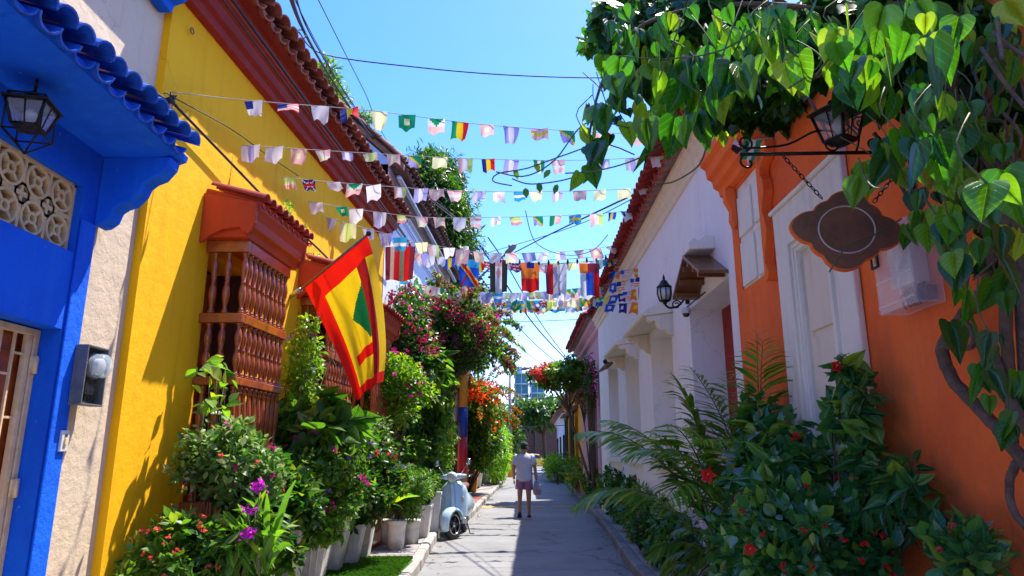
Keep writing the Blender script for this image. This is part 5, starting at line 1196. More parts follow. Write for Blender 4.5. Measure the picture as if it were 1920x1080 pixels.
# ================================================================== PLANTERS, LEFT
def tall_planter(c, w, h, label, lean=0, round_=False, mk='pot_white'):
    t = thing('planter', c, label, 'planter', None); x, y, z = c; mb = MB()
    if round_:
        mb.lathe((x, y, z), [(w * .40, 0), (w * .44, h * .5), (w * .48, h * .84), (w * .52, h * .85), (w * .52, h * .97), (w * .50, h), (w * .44, h), (w * .42, h * .88)], 22)
        mb.build('pot', mk, t)
        mb = MB(); mb.lathe((x, y, z + h * .86), [(w * .43, 0), (w * .43, .01)], 16); mb.build('soil', 'soil', t)
    else:
        a, b_ = w * .36, w * .5
        def rg(r_, zz, o=0): return [(x + sx * (r_ - o) + lean * zz, y + sy * (r_ - o), z + zz) for sx, sy in ((-1, -1), (1, -1), (1, 1), (-1, 1))]
        mb.loft([rg(a, 0), rg(b_, h - .05), rg(b_ + .012, h - .05), rg(b_ + .012, h), rg(b_ - .012, h), rg(b_ - .03, h - .06)], smooth=False)
        # raised flutes on the faces
        for sg in (-.5, 0, .5): mb.hexa([(x + sg * a - .01, y - a - .002, z + .02), (x + sg * a + .01, y - a - .002, z + .02), (x + sg * a + .01, y - a + .01, z + .02), (x + sg * a - .01, y - a + .01, z + .02), (x + sg * b_ - .01 + lean * (h - .06), y - b_ - .008, z + h - .06), (x + sg * b_ + .01 + lean * (h - .06), y - b_ - .008, z + h - .06), (x + sg * b_ + .01 + lean * (h - .06), y - b_ + .01, z + h - .06), (x + sg * b_ - .01 + lean * (h - .06), y - b_ + .01, z + h - .06)])
        mb.build('pot', mk, t, bevel=.008)
        mb = MB(); q = rg(b_ - .032, h - .07); mb.add(q + [(v[0], v[1], v[2] - .02) for v in q], [(0, 1, 2, 3), (7, 6, 5, 4)]); mb.build('soil', 'soil', t)
    return t
tall_planter((-2.32, 7.55, .13), .34, .62, 'tall white square planter, nearest of the leaning row at the frame bottom', .03)
tall_planter((-2.18, 8.05, .13), .32, .60, 'tall white square planter, second nearest of the leaning row', .06)
tall_planter((-2.12, 8.60, .13), .30, .66, 'tall white planter in the middle of the leaning row, the highest one', .10)
tall_planter((-2.02, 9.10, .13), .28, .52, 'tall white planter second from the far end of the leaning row', .08)
tall_planter((-1.98, 9.62, .13), .27, .50, 'slim white planter at the far end of the leaning row, by the grass mat', .05)
tall_planter((-1.70, 10.75, .142), .29, .40, 'round white paint bucket planter standing on the sidewalk near the kerb', round_=True)
tall_planter((-1.56, 11.35, .142), .27, .36, 'round white bucket planter just behind the nearer bucket', round_=True)
tall_planter((-1.98, 11.3, .142), .27, .36, 'old white bucket half hidden behind the two round bucket planters', round_=True)
tall_planter((-1.52, 12.2, .142), .34, .52, 'square white planter behind the buckets near the scooter')
tall_planter((-1.40, 13.1, .142), .24, .68, 'tall narrow white planter box beside the scooter')
tall_planter((-1.30, 13.9, .13), .24, .40, 'small white planter box half behind the scooter')
tall_planter((-2.35, 6.5, .13), .5, .35, 'low white planter under the orchid and dark shrubs')
tall_planter((-2.42, 5.2, .13), .45, .32, 'low white planter under the red flowered thorn bush')
for i, (px, Y, hh, lb) in enumerate(((893, 30, .55, 'white planter block behind the pole on the far sidewalk'), (902, 33, .5, 'grey stone planter on the far left sidewalk'), (912, 36, .6, 'small pale planter further up the left sidewalk'), (921, 39, .55, 'white planter beside the bright green palm'), (884, 26, .75, 'orange painted planter block right of the banded pole'))):
    p = at(px, 890, Y); tall_planter((p.x, Y, .142), .5, hh, lb, mk='paint_yellow' if 'orange' in lb else 'pot_white')
# artificial grass mat
mb = MB(); pts = [(-2.35, 8.05), (-1.30, 8.05), (-1.27, 9.45), (-1.45, 9.75), (-2.1, 9.8)]
n_ = len(pts); mb.add([(x, y, .135) for x, y in pts] + [(x, y, .165) for x, y in pts], [tuple(range(n_ - 1, -1, -1)), tuple(range(n_, 2 * n_))] + [(i, (i + 1) % n_, n_ + (i + 1) % n_, n_ + i) for i in range(n_)])
gm = mb.build('grass_mat', 'grass'); tag(gm, 'bright green artificial grass mat lying at the sidewalk edge', 'grass mat')
N_ = 26000; xs = -2.3 + 1.0 * NR.rand(N_); ys = 8.08 + 1.55 * NR.rand(N_)
f = FOL(); V, F_ = scatter_arrays(T_SMALL, np.stack([xs, ys, np.full(N_, .163)], 1), NR.normal(size=(N_, 3)) * .35 + np.array([0, 0, 1.]), NR.normal(size=(N_, 3)), .03 + .02 * NR.rand(N_)); f.add(V, F_); f.build('blades', 'grass', gm)

# ================================================================== SHRUBS, LEFT
bush('thorn_bush', (-2.42, 5.2, .40), 'low round thorn bush with coral red flowers in the bottom left foreground', 'bush', (-2.36, 5.25, .72), (.30, .32, .32), 2600, .075, 'oval', 'leaf_mid', 300, 46, .09, 10, flowers=[('fl_coral', 34, .035)], droop=-.3)
f = FOL(); t = bush('variegated_shrub', (-2.62, 5.15, .40), 'pale yellow green leafed shrub at the foot of the yellow wall corner', 'shrub', (-2.62, 5.2, .62), (.12, .20, .22), 700, .06, 'oval', 'leaf_light', 150, 20, .08, 6, droop=-.4)
bush('flowering_shrub', (-2.40, 6.6, .48), 'tall shrub with silvery variegated leaves and pink blooms before the first window bay', 'shrub', (-2.24, 5.75, 1.42), (.36, .42, .28), 5200, .06, 'oval', 'leaf_varieg', 300, 90, .12, 12, .010, flowers=[('fl_magenta', 14, .05), ('fl_coral', 8, .04)], droop=-.2, stem_base=(-2.35, 6.5, .45))
bush('dark_shrub', (-2.30, 6.4, .48), 'dark green shrub massed beneath the variegated one, behind the orchid', 'shrub', (-2.16, 6.2, .92), (.42, .42, .52), 7000, .085, 'oval', 'leaf_dark', 300, 60, .13, 10, .010, droop=0, flowers=[('fl_coral', 4, .04)])
bush('leggy_plant', (-2.50, 5.95, .45), 'thin stemmed climber with large bright leaves in front of the first bay balusters', 'plant', (-2.46, 5.65, 2.02), (.14, .36, .32), 46, .14, 'oval', 'leaf_light', 46, 20, .06, 12, .006, droop=.25, stem_base=(-2.42, 5.7, .5))
# orchid: strap leaves and magenta spikes
t = thing('orchid', (-1.82, 5.35, .48), 'orchid with long arching strap leaves and vivid magenta flower spikes', 'orchid')
for i, (px, py, L_, yaw) in enumerate(((555, 900, .5, 0), (535, 958, .42, .2), (545, 1000, .48, -.1), (520, 1030, .5, .3), (470, 1050, .5, 2.6), (440, 985, .38, 2.8), (500, 925, .4, .9), (485, 1045, .5, 1.4), (405, 965, .40, 3.0), (560, 1035, .5, .1))):
    tipp = at(px, py, 5.15 + rnd.uniform(-.12, .12)); a_ = Vector((-1.80 + rnd.uniform(-.04, .04), 5.32, .66)); d_ = tipp - a_; side = d_.cross(Vector((0, 1, .3))).normalized(); vs = []
    for k in range(9):
        u = k / 8; c = a_ + d_ * u + Vector((0, 0, .12 * math.sin(u * PI))); w = .022 * math.sin(min(1, .12 + u) * PI * .92) + .002; vs += [c - side * w, c + Vector((0, .012, -.006)), c + side * w]
    mb = MB(); mb.add(vs, [q for k in range(8) for q in ((3 * k, 3 * k + 1, 3 * k + 4, 3 * k + 3), (3 * k + 1, 3 * k + 2, 3 * k + 5, 3 * k + 4))], 0, True); mb.build('leaf', 'leaf_light', t, recalc=False)
for px, py, n_, s_ in ((487, 910, 12, .075), (462, 955, 3, .05), (478, 957, 3, .05), (462, 1003, 9, .065), (474, 997, 5, .05)):
    c = at(px, py, 5.12); mb = MB(); mb.tube([(-1.80, 5.3, .62), c.lerp(Vector((-1.80, 5.3, .62)), .5) + Vector((-.03, 0, .1)), c], .005, 5); mb.build('stem', 'stem', t, recalc=False)
    f = FOL(); pp = np.array(c)[None] + NR.normal(size=(n_ * 4, 3)) * s_ * .28; V, F_ = scatter_arrays(T_BRACT, pp, NR.normal(size=(n_ * 4, 3)) + np.array([0, -.6, .2]), NR.normal(size=(n_ * 4, 3)), np.full(n_ * 4, .030)); f.add(V, F_); f.build('flower', 'fl_purple', t, kind=None)
tall_planter((-1.84, 5.42, .13), .30, .42, 'small white planter holding the orchid, out in front of the shrubs')
bush('grassy_plant', (-2.1, 5.6, .48), 'wispy thin leaved plant between the thorn bush and the orchid', 'plant', (-1.98, 5.45, .98), (.22, .2, .18), 260, .2, 'long', 'leaf_mid', 120, 8, .06, 4, droop=.2)
bush('papaya_plant', (-2.2, 7.6, .6), 'broad jagged leaved papaya plant with a yellowing leaf between the window bays', 'plant', (-2.08, 7.5, 1.78), (.50, .62, .30), 620, .20, 'heart', 'leaf_mid', 300, 34, .14, 6, .016, droop=.35, stem_base=(-2.2, 7.6, .6))
bush('flowering_shrub', (-2.15, 8.1, .6), 'big mixed shrub with magenta blooms spilling over the leaning white planters', 'shrub', (-2.06, 7.6, 1.32), (.52, .85, .55), 15000, .062, 'oval', 'leaf_mid', 300, 130, .15, 14, .010, droop=.0, flowers=[('fl_magenta', 12, .06), ('fl_violet', 7, .05), ('fl_coral', 5, .04)])
bush('flowering_shrub', (-2.05, 9.3, .55), 'dense dark shrub with pale narrow leaves at the far end of the planter row', 'shrub', (-1.90, 9.1, 1.18), (.44, .70, .52), 12000, .07, 'oval', 'leaf_dark', 300, 110, .15, 12, .010, droop=0, flowers=[('fl_coral', 6, .05), ('fl_violet', 4, .04)])
bush('variegated_shrub', (-2.0, 8.9, .6), 'pale speckled shrub on top of the planter row, below the red flag tip', 'shrub', (-2.05, 9.2, 1.72), (.42, .7, .26), 5200, .06, 'oval', 'leaf_varieg', 260, 50, .12, 8, droop=-.1, flowers=[('fl_magenta', 4, .05)])
bush('young_palm', (-1.95, 9.0, .7), 'yellow green strap leaved shoots over the slim far planter', 'plant', (-1.62, 9.5, .90), (.08, .10, .06), 10, .30, 'long', 'leaf_bright', 10, 5, .04, 0, droop=-.6)
bush('trailing_plant', (-2.2, 7.9, .72), 'leafy creeper trailing over the front of the nearest leaning planters', 'plant', (-2.08, 7.75, .72), (.30, .36, .14), 900, .07, 'heart', 'leaf_mid', 300, 40, .08, 8, droop=.6)
bush('potted_shrub', (-1.70, 10.9, .5), 'bushy glossy potted shrub growing from the round white buckets', 'shrub', (-1.66, 11.0, .92), (.40, .45, .36), 5200, .085, 'long', 'leaf_mid', 300, 60, .13, 10, droop=.0, flowers=[('fl_coral', 2, .04)])
bush('potted_shrub', (-1.5, 12.2, .6), 'low leafy shrub over the square planter behind the buckets', 'shrub', (-1.58, 12.3, 1.0), (.26, .45, .26), 2600, .075, 'oval', 'leaf_dark', 200, 40, .12, 6, droop=.1)
# climbers between the bays and small plants on the wall
t = bush('climber', (-2.45, 7.75, 1.4), 'leggy flowering climber tangled between the first and second window bays', 'climber', (-2.30, 7.75, 2.40), (.16, .28, .62), 1500, .06, 'oval', 'leaf_light', 260, 60, .09, 16, .006, droop=.3, flowers=[('fl_violet', 5, .04)])
mb = MB()
for i in range(26):
    a_ = Vector((-2.35 + rnd.uniform(-.12, .12), 7.75 + rnd.uniform(-.4, .4), 1.5)); e = Vector((-2.25 + rnd.uniform(-.2, .2), 7.9 + rnd.uniform(-.5, .7), rnd.uniform(2.0, 3.2)))
    mb.tube(smoothpts([a_, a_.lerp(e, .4) + Vector((rnd.uniform(-.1, .1), rnd.uniform(-.1, .1), 0)), e, e + Vector((rnd.uniform(-.1, .2), rnd.uniform(-.1, .1), -rnd.uniform(.1, .5)))], 8), .004, 4)
mb.build('vine_strand', 'dry', t, recalc=False)
for i, (px, py, lb) in enumerate(((538, 390, 'little leafy sprig rooted on the yellow wall above the first hood'), (572, 440, 'second little sprig on the wall, at the right end of the first hood'), (592, 485, 'yellowish leafy sprig between the first hood and the flag pole'))):
    p = onL(px, py, .10); bush('wall_sprig', tuple(p - Vector((0, 0, .12))), lb, 'plant', tuple(p), (.03, .10, .07), 34, .09, 'long', 'leaf_light', 34, 8, .03, 4, .005, droop=0)
bsh = bush('bougainvillea_shrub', (-1.95, 12.3, .2), 'light green bougainvillea shrub with magenta blooms in front of the pale blue wall', 'shrub', (-1.90, 11.5, 2.55), (.52, .8, .55), 7500, .07, 'oval', 'leaf_light', 200, 80, .15, 10, .016, droop=.1, flowers=[('fl_magenta', 34, .075)], stem_base=(-2.15, 12.2, .2))
mb = MB()
for i in range(5): a_ = Vector((-2.1 + rnd.uniform(-.06, .06), 12.1 + rnd.uniform(-.1, .1), .14)); mb.tube(smoothpts([a_, a_ + Vector((rnd.uniform(-.08, .08), 0, .9)), a_ + Vector((rnd.uniform(-.1, .1), 0, 1.8)), a_ + Vector((.3, .2, 2.6))], 12), [.03] * 5 + [.02] * 8, 6)
mb.build('trunk', 'bark', bsh, recalc=False)
# hedge and big bougainvillea
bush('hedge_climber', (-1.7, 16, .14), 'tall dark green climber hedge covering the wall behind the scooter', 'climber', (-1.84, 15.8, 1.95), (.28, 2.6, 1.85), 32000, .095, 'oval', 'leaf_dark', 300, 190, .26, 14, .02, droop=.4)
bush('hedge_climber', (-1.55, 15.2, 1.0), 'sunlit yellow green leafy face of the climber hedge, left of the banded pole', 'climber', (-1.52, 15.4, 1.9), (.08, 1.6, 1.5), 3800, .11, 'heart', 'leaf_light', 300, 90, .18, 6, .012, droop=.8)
bush('split_leaf_climber', (-1.8, 13.6, 1.6), 'broad leaved climber high on the hedge, left of the white planters', 'climber', (-1.62, 14.0, 2.9), (.3, .9, .7), 900, .22, 'heart', 'leaf_mid', 300, 40, .2, 6, .012, droop=.7)
bush('bougainvillea', (-2.05, 13.2, .14), 'dark crimson bougainvillea nearer the yellow house, joined to the huge arching one', 'bougainvillea', (-1.98, 13.4, 3.75), (.30, 1.2, .85), 14000, .08, 'oval', 'leaf_dark', 200, 120, .24, 8, .016, droop=.2, flowers=[('fl_magenta', 30, .09), ('fl_dim', 90, .09)], stem_base=(-2.2, 13.3, .2))
bush('hedge_climber', (-2.05, 13.4, .14), 'leafy green climber between the crimson bougainvillea and the white planters', 'climber', (-1.95, 13.5, 1.9), (.22, .9, 1.2), 9000, .10, 'oval', 'leaf_mid', 200, 80, .2, 6, .012, droop=.4)
bush('bougainvillea', (-1.6, 17, .14), 'huge arching bougainvillea with dark crimson and magenta blooms below the flags', 'bougainvillea', (-1.52, 16.0, 4.1), (1.15, 1.9, .78), 34000, .08, 'oval', 'leaf_dark', 300, 200, .32, 22, .03, droop=.2, flowers=[('fl_magenta', 50, .10), ('fl_dim', 200, .10), ('fl_red', 20, .08)], stem_base=(-2.0, 17, .2))
def sprays(parent, starts, n_, L_, mk, fl, seed):
    g = random.Random(seed); fo = FOL(); fb = FOL(); mb = MB()
    for i in range(n_):
        c, rd = starts; a = g.uniform(0, 2 * PI); el = g.uniform(-.5, 1.2); d = Vector((math.cos(a) * math.cos(el), math.sin(a) * math.cos(el), math.sin(el))); p = Vector([c[k] + d[k] * rd[k] for k in range(3)]); pts = [p.copy()]; dd = (d + Vector((0, 0, .5))).normalized()
        for q in range(8): dd = (dd + Vector((g.uniform(-.1, .1), g.uniform(-.1, .1), -.20))).normalized(); p = p + dd * L_ / 8; pts.append(p.copy())
        mb.tube(pts, .006, 4); P_ = np.array([tuple(v.lerp(w, t)) for v, w in zip(pts, pts[1:]) for t in (0, .25, .5, .75)]); P_ = np.repeat(P_, 3, 0) + NR.normal(size=(len(P_) * 3, 3)) * .03; k = len(P_)
        V, F_ = scatter_arrays(T_OVAL, P_, NR.normal(size=(k, 3)), NR.normal(size=(k, 3)) + np.array([0, 0, 1]), .06 + .04 * NR.rand(k)); fo.add(V, F_)
        if g.random() < .7: Q = P_[-k // 2:] + NR.normal(size=(len(P_[-k // 2:]), 3)) * .03; V, F_ = scatter_arrays(T_BRACT, Q, NR.normal(size=Q.shape), NR.normal(size=Q.shape), np.full(len(Q), .055)); fb.add(V, F_)
    fo.build('spray_leaves', mk, parent); fb.build('spray_blossom', fl, parent, kind='stuff'); mb.build('spray_stem', 'bark', parent, recalc=False)['kind'] = 'stuff'
bg_ = [o for o in bpy.data.objects if o.name.startswith('bougainvillea') and o.parent is None]
sprays(bg_[-1], ((-1.52, 16.0, 4.1), (1.15, 1.7, .8)), 70, .75, 'leaf_mid', 'fl_dim', 5)
f = FOL(); foliage(None, (-1.58, 15.8, 4.1), (1.2, 1.8, .8), 5200, .05, T_BRACT, fol=f, ncl=60, clr=.2); fo = f.build('blossom', 'fl_dim', None); tag(fo, 'faded crimson blossom mass over the huge bougainvillea', 'blossom')
bush('bougainvillea', (-1.55, 25, .14), 'bushy bougainvillea with flame orange flowers behind the banded pole', 'bougainvillea', (-1.10, 25.0, 2.5), (.72, 1.6, 1.45), 17000, .11, 'oval', 'leaf_mid', 250, 120, .30, 14, .03, droop=.2, flowers=[('fl_orange', 46, .11)], stem_base=(-1.5, 25, .2))
f = FOL(); foliage(None, (-1.12, 24.4, 3.35), (.72, 1.2, .68), 1700, .08, T_BRACT, fol=f, ncl=40, clr=.22); tag(f.build('blossom', 'fl_orange', None), 'mass of orange red blossom right of the painted pole', 'blossom')
bg_ = [o for o in bpy.data.objects if o.name.startswith('bougainvillea') and o.parent is None]
sprays(max(bg_, key=lambda o: o.location.y), ((-1.12, 24.6, 3.2), (.7, 1.3, .8)), 40, .9, 'leaf_mid', 'fl_orange', 6)
bush('lime_shrub', (-.8, 32, .14), 'bright lime green feathery shrub on the far left sidewalk', 'shrub', (-.72, 33, 1.5), (.5, 2.2, 1.2), 6000, .22, 'long', 'leaf_bright', 120, 60, .3, 10, .02, droop=.3)
bush('street_shrub', (-.9, 38, .14), 'mid green shrub behind the lime one towards the distant pole', 'shrub', (-.85, 38, 2.0), (.6, 2.2, 1.2), 6000, .2, 'oval', 'leaf_mid', 0, 60, .45, 10, .03)
# trees
def tree(name, label, base, cc, rad, n, size, kind='long', matk='leaf_dark', ncl=60, clr=.6, tr=.2, limbs=9, cat='tree', grp=None):
    t = thing(name, base, label, cat, grp); tpl = {'long': T_LONG, 'oval': T_OVAL, 'heart': T_HEART, 'small': T_SMALL}[kind]
    pos, d, nm = leafpoints(cc, rad, n, ncl, clr, None, .45, .7); V, F_ = scatter_arrays(tpl, pos, d, nm, size * (.6 + .8 * NR.rand(n))); f = FOL(); f.add(V, F_); f.build('crown', matk, t)
    mb = MB(); b0 = Vector(base); c = Vector(cc); fk = b0.lerp(Vector((c.x, c.y, cc[2] - rad[2])), .8)
    mb.tube(smoothpts([b0, b0.lerp(fk, .5) + Vector((rnd.uniform(-.2, .2) * tr * 3, 0, 0)), fk], 8), [tr * (1 - .04 * i) for i in range(9)], 9)
    for i in range(limbs):
        e = Vector(pos[NR.randint(n)]); mb.tube(smoothpts([fk - Vector((0, 0, .1)), fk.lerp(e, .4) + Vector((0, 0, .1 * rad[2])), e], 7), [tr * .5 * (1 - .12 * k) for k in range(8)], 6)
    mb.build('trunk', 'bark', t, recalc=False); return t
tree('mango_tree', 'tall rounded mango tree with drooping leaves rising beyond the pale blue house', (-3.9, 25, 0), (-3.08, 25, 9.8), (1.15, 1.6, 3.1), 70000, .26, 'long', 'leaf_dark', 150, .8, .24)
tree('mango_tree', 'lower olive green crown of the trees just right of the mango tree trunk', (-2.6, 27, 0), (-2.5, 27, 6.2), (1.3, 1.8, 2.2), 14000, .28, 'long', 'leaf_dark', 60, .6, .2)
bush('rooftop_plant', (-3.9, 12.3, 8.5), 'leafy tree top showing over the upper gable slope of the pale blue house', 'plant', (-3.95, 13.4, 9.0), (.42, .7, .45), 1800, .16, 'long', 'leaf_mid', 0, 26, .22, 4)
bush('rooftop_plant', (-2.7, 12.3, 7.2), 'small sprouting plant on the lower gable tiles of the pale blue house', 'plant', (-2.95, 12.6, 7.85), (.26, .35, .22), 700, .13, 'long', 'leaf_mid', 0, 16, .14, 3)
palm('coconut_palm', (-1.7, 22.5, .14), 'coconut palm with drooping fronds emerging right of the bougainvillea', (-1.35, 22, 5.0), [((1, -.2, .5), 2.0, 1.5), ((.9, .3, .1), 2.0, 1.7), ((.8, -.6, .8), 1.9, 1.6), ((.2, -1, .6), 1.8, 1.5), ((.5, .2, 1), 1.8, 1.2), ((-.8, 0, .6), 2, 1.2), ((-.5, .5, 1), 1.8, 1), ((1, .1, -.2), 1.6, 1.4)], stem=[([(-1.75, 22.6, .1), (-1.65, 22.4, 2.5), (-1.35, 22, 5.0)], [.13, .1, .09])], lw=.5, n=44)
tree('street_tree', 'small leaved tree on the right sidewalk arching over the street', (2.46, 21.3, .14), (1.66, 23, 4.05), (1.05, 1.7, .50), 9000, .105, 'oval', 'leaf_mid', 110, .17, .045, 22)
tree('street_tree', 'brownish twiggy half bare tree in front of the pink house', (2.48, 21.9, .14), (2.22, 22.2, 3.25), (.25, .6, .22), 1200, .08, 'oval', 'dry', 40, .14, .028, 30)
bush('pink_climber', (2.3, 19.2, .14), 'climber with dark twigs and pink blossom hanging down the pink house corner', 'climber', (2.16, 19.2, 3.4), (.10, .5, .95), 1600, .07, 'oval', 'leaf_dark', 0, 50, .12, 30, .012, flowers=[('fl_magenta', 40, .07)], stem_base=(2.2, 19.2, .2))
f = FOL(); foliage(None, (1.05, 22.4, 4.05), (.42, .8, .22), 260, .10, T_BRACT, fol=f, ncl=14, clr=.16); tag(f.build('blossom', 'fl_coral', None), 'dusty red blossom on the left tip of the arching street tree', 'blossom')
tree('street_tree', 'dark green tree overhanging the distant street before the glass towers', (2.9, 56, 0), (2.4, 56, 4.6), (2.5, 4, .85), 9000, .30, 'oval', 'leaf_dark', 80, .65, .2)
tree('street_tree', 'yellow green tree left of the distant pole', (-2.6, 60, 0), (-1.7, 58, 3.6), (1.5, 4, 1.8), 10000, .34, 'oval', 'leaf_mid', 70, .7, .2)
tree('street_tree', 'dark tree standing in front of the end of the brick wall', (.6, 80, 0), (-.2, 79, 4.0), (1.2, 2, 2.0), 5000, .4, 'oval', 'leaf_dark', 40, .7, .2)
tree('street_tree', 'deep green tree behind the ochre house at the right', (4.2, 66, 0), (5.4, 66, 5.0), (1.8, 3, 1.9), 7000, .36, 'oval', 'leaf_mid', 50, .7, .2)
bush('banana_plant', (2.4, 25.5, .14), 'broad leaved banana like plant by the ochre house window', 'plant', (2.35, 26.5, .85), (.25, 1.6, .38), 300, .34, 'long', 'leaf_mid', 200, 20, .2, 6, .03, droop=-.2)
bush('lime_shrub', (2.2, 36, .14), 'yellow green spiky plants at the foot of the far right houses', 'shrub', (2.35, 40, .8), (.35, 4, .5), 2000, .30, 'long', 'leaf_light', 0, 40, .3, 8, .02, droop=.1)
# ------------------------------------------------------------------ row of shrubs along the white wall
for i, (s_, h_, lb, mk, kd, sz) in enumerate(((8.9, .52, 'low dark leaved shrub against the white plinth behind the palm', 'leaf_gloss', 'oval', .08), (10.2, .62, 'bushy shrub with small pink buds under the first carved window', 'leaf_dark', 'oval', .07), (11.6, .60, 'light green fern like shrub beside the sidewalk under the carved hoods', 'leaf_mid', 'long', .13),
        (13.1, .74, 'dark glossy shrub between the second and third windows', 'leaf_gloss', 'oval', .09), (14.8, .80, 'tall dark spiky shrub at the far windows of the white house', 'leaf_dark', 'long', .16), (16.6, .85, 'dark mounded shrub at the far corner of the white house', 'leaf_gloss', 'oval', .11), (18.6, .75, 'mounded shrub at the foot of the pink house', 'leaf_mid', 'oval', .11), (21.3, .8, 'dark shrub row in front of the pink house grille', 'leaf_dark', 'long', .18), (24.0, .6, 'low spreading shrub at the ochre house corner', 'leaf_mid', 'oval', .12))):
    x_ = interp(KR, s_) + .42
    bush('border_shrub', (x_, s_, .13), lb, 'shrub', (x_ + .03, s_, .13 + h_ * .62), (.24, .62, h_ * .6), 3400, sz, kd, mk, 160, 50, .12, 8, droop=.1, flowers=[('fl_coral', 4, .05)] if i in (1, 3) else None, outw=.6)
# ------------------------------------------------------------------ areca palm
palm('areca_palm', (1.85, 6.2, .13), 'clumping areca palm with arching feathery fronds at the right sidewalk', (1.84, 6.1, .55),
     [((-.6, .2, 1.8), 1.9, 1.45), ((-.95, .0, 1.5), 1.75, 1.75), ((-.4, -.5, 1.7), 1.8, 1.5), ((-1.2, -.2, .7), 1.3, 1.9), ((-.3, -.9, .9), 1.2, 1.8), ((-.8, -.8, .5), 1.1, 1.8), ((-.75, .1, 1.7), 1.95, 1.5), ((-.25, .0, 1.9), 1.9, 1.25), ((-1.1, -.3, 1.3), 1.7, 1.8), ((-.6, -.7, 1.5), 1.7, 1.7), ((-1.3, .2, .9), 1.5, 1.9), ((-.9, -1, .9), 1.5, 1.8), ((-.2, -1.1, 1.2), 1.5, 1.6), ((.3, -.6, 1.6), 1.6, 1.3), ((-.1, .9, 1.6), 1.7, 1.2), ((-.6, .9, 1.2), 1.6, 1.5), ((-1.2, -.7, .5), 1.2, 1.9), ((-.5, -1.3, .6), 1.2, 1.8), ((-1, .6, .8), 1.4, 1.7), ((.1, .3, 1.9), 1.9, .9), ((-.45, -.2, 1.8), 1.6, 1.5), ((-.9, .3, 1.1), 1.2, 2.0), ((.35, .1, 1.8), 2.1, .8), ((-.7, -.4, .8), 1.1, 1.9)], cat='palm', stem=[([(1.83 + .1 * math.cos(i), 6.15 + .1 * math.sin(i), .13), (1.84 + .06 * math.cos(i), 6.1 + .06 * math.sin(i), .5), (1.84, 6.1, .95)], [.022, .02, .012]) for i in range(7)], lw=.42, n=42, fsc=.90)
palm('areca_palm', (1.9, 5.5, .13), 'second areca palm half hidden behind the dark hibiscus leaves', (1.92, 5.5, .9),
     [((-.3, .4, 1.9), 1.5, 1.0), ((.0, -.3, 1.9), 1.5, .9), ((-.2, .8, 1.6), 1.4, 1.2), ((-.8, .2, 1.4), 1.3, 1.6), ((-.5, -.5, 1.4), 1.2, 1.5), ((.1, .1, 2), 1.6, .6)], cat='palm', stem=[([(1.9 + .06 * math.cos(i * 2), 5.5 + .06 * math.sin(i * 2), .13), (1.92, 5.5, 1.1)], [.02, .012]) for i in range(4)], lw=.38, n=40)
# ------------------------------------------------------------------ hibiscus and thorn bushes, right foreground
bush('hibiscus', (1.72, 4.6, .13), 'tall hibiscus with dark glossy leaves and one red bloom before the cream surround', 'hibiscus', (1.93, 3.98, 1.60), (.09, .19, .52), 300, .095, 'heart', 'leaf_gloss', 300, 44, .065, 12, .010, droop=.35, stem_base=(1.85, 4.2, .2))
bush('hibiscus', (1.75, 5.1, .13), 'broad dark hibiscus bush with red blooms beside the areca palm', 'hibiscus', (1.78, 4.75, 1.22), (.30, .42, .44), 2300, .095, 'heart', 'leaf_gloss', 300, 80, .12, 14, .012, droop=.3, flowers=[('fl_red', 7, .05)])
bush('hibiscus', (1.75, 3.9, .13), 'dark leafy hibiscus branch reaching right along the orange wall', 'hibiscus', (1.96, 3.62, 1.28), (.08, .24, .20), 130, .10, 'heart', 'leaf_gloss', 150, 20, .07, 8, .008, droop=.4, stem_base=(1.8, 4.0, .3))
bush('thorn_bush', (1.6, 4.1, .13), 'low wide thorn bush with paddle leaves and scattered red flowers, right foreground', 'bush', (1.60, 3.95, .94), (.34, .50, .34), 5600, .08, 'oval', 'leaf_gloss', 300, 110, .11, 14, .010, droop=-.3, flowers=[('fl_red', 26, .032)])
bush('thorn_bush', (1.75, 3.35, .13), 'small rosette thorn bush with coral flowers against the orange wall corner', 'bush', (1.90, 3.12, 1.10), (.12, .14, .07), 420, .085, 'oval', 'leaf_gloss', 300, 12, .07, 8, .008, droop=-.5, flowers=[('fl_coral', 7, .035)])
bush('leafy_bush', (1.5, 4.6, .13), 'dark leafy bush low in front of the areca palm base', 'bush', (1.62, 4.6, .85), (.30, .45, .34), 2600, .09, 'oval', 'leaf_gloss', 300, 70, .12, 8, .008, droop=.1, flowers=[('fl_red', 7, .035)])
bush('leafy_bush', (1.8, 4.7, .13), 'mid height leafy bush between hibiscus and areca palm', 'bush', (1.90, 5.45, 1.60), (.12, .34, .34), 480, .095, 'heart', 'leaf_gloss', 260, 50, .10, 8, .008, droop=.35)
def bloom(px, py, Y, r_, label):
    c = at(px, py, Y); t = thing('hibiscus_bloom', c, label, 'flower')
    for i in range(7):
        a_ = 2 * PI * i / 5.0; d_ = Vector((math.cos(a_), -.45, math.sin(a_))); V, T = T_HEART; y = d_.normalized(); x = y.cross(Vector((0, -1, 0))).normalized(); z = x.cross(y)
        mb = MB(); mb.add([c + (x * v[0] + y * v[1] + z * (v[2] + .15 * math.sin(v[1] * 9))) * r_ * rnd.uniform(.9, 1.1) for v in V], [tuple(int(q) for q in w_) for w_ in T], 0, True); mb.build('petal', 'fl_red', t, recalc=False)
    mb = MB(); mb.tube([c, c + Vector((.0, -r_ * .6, r_ * .2))], .004, 5); mb.build('stamen', 'paint_yellow', t)
bloom(1326, 891, 4.2, .055, 'large double red hibiscus bloom among the palm and dark leaves')
bloom(1567, 688, 3.9, .042, 'closed dark red hibiscus bloom at the top of the tall hibiscus')
bloom(1405, 1030, 3.7, .038, 'small bright red flower low among the dark leaves near the frame bottom')

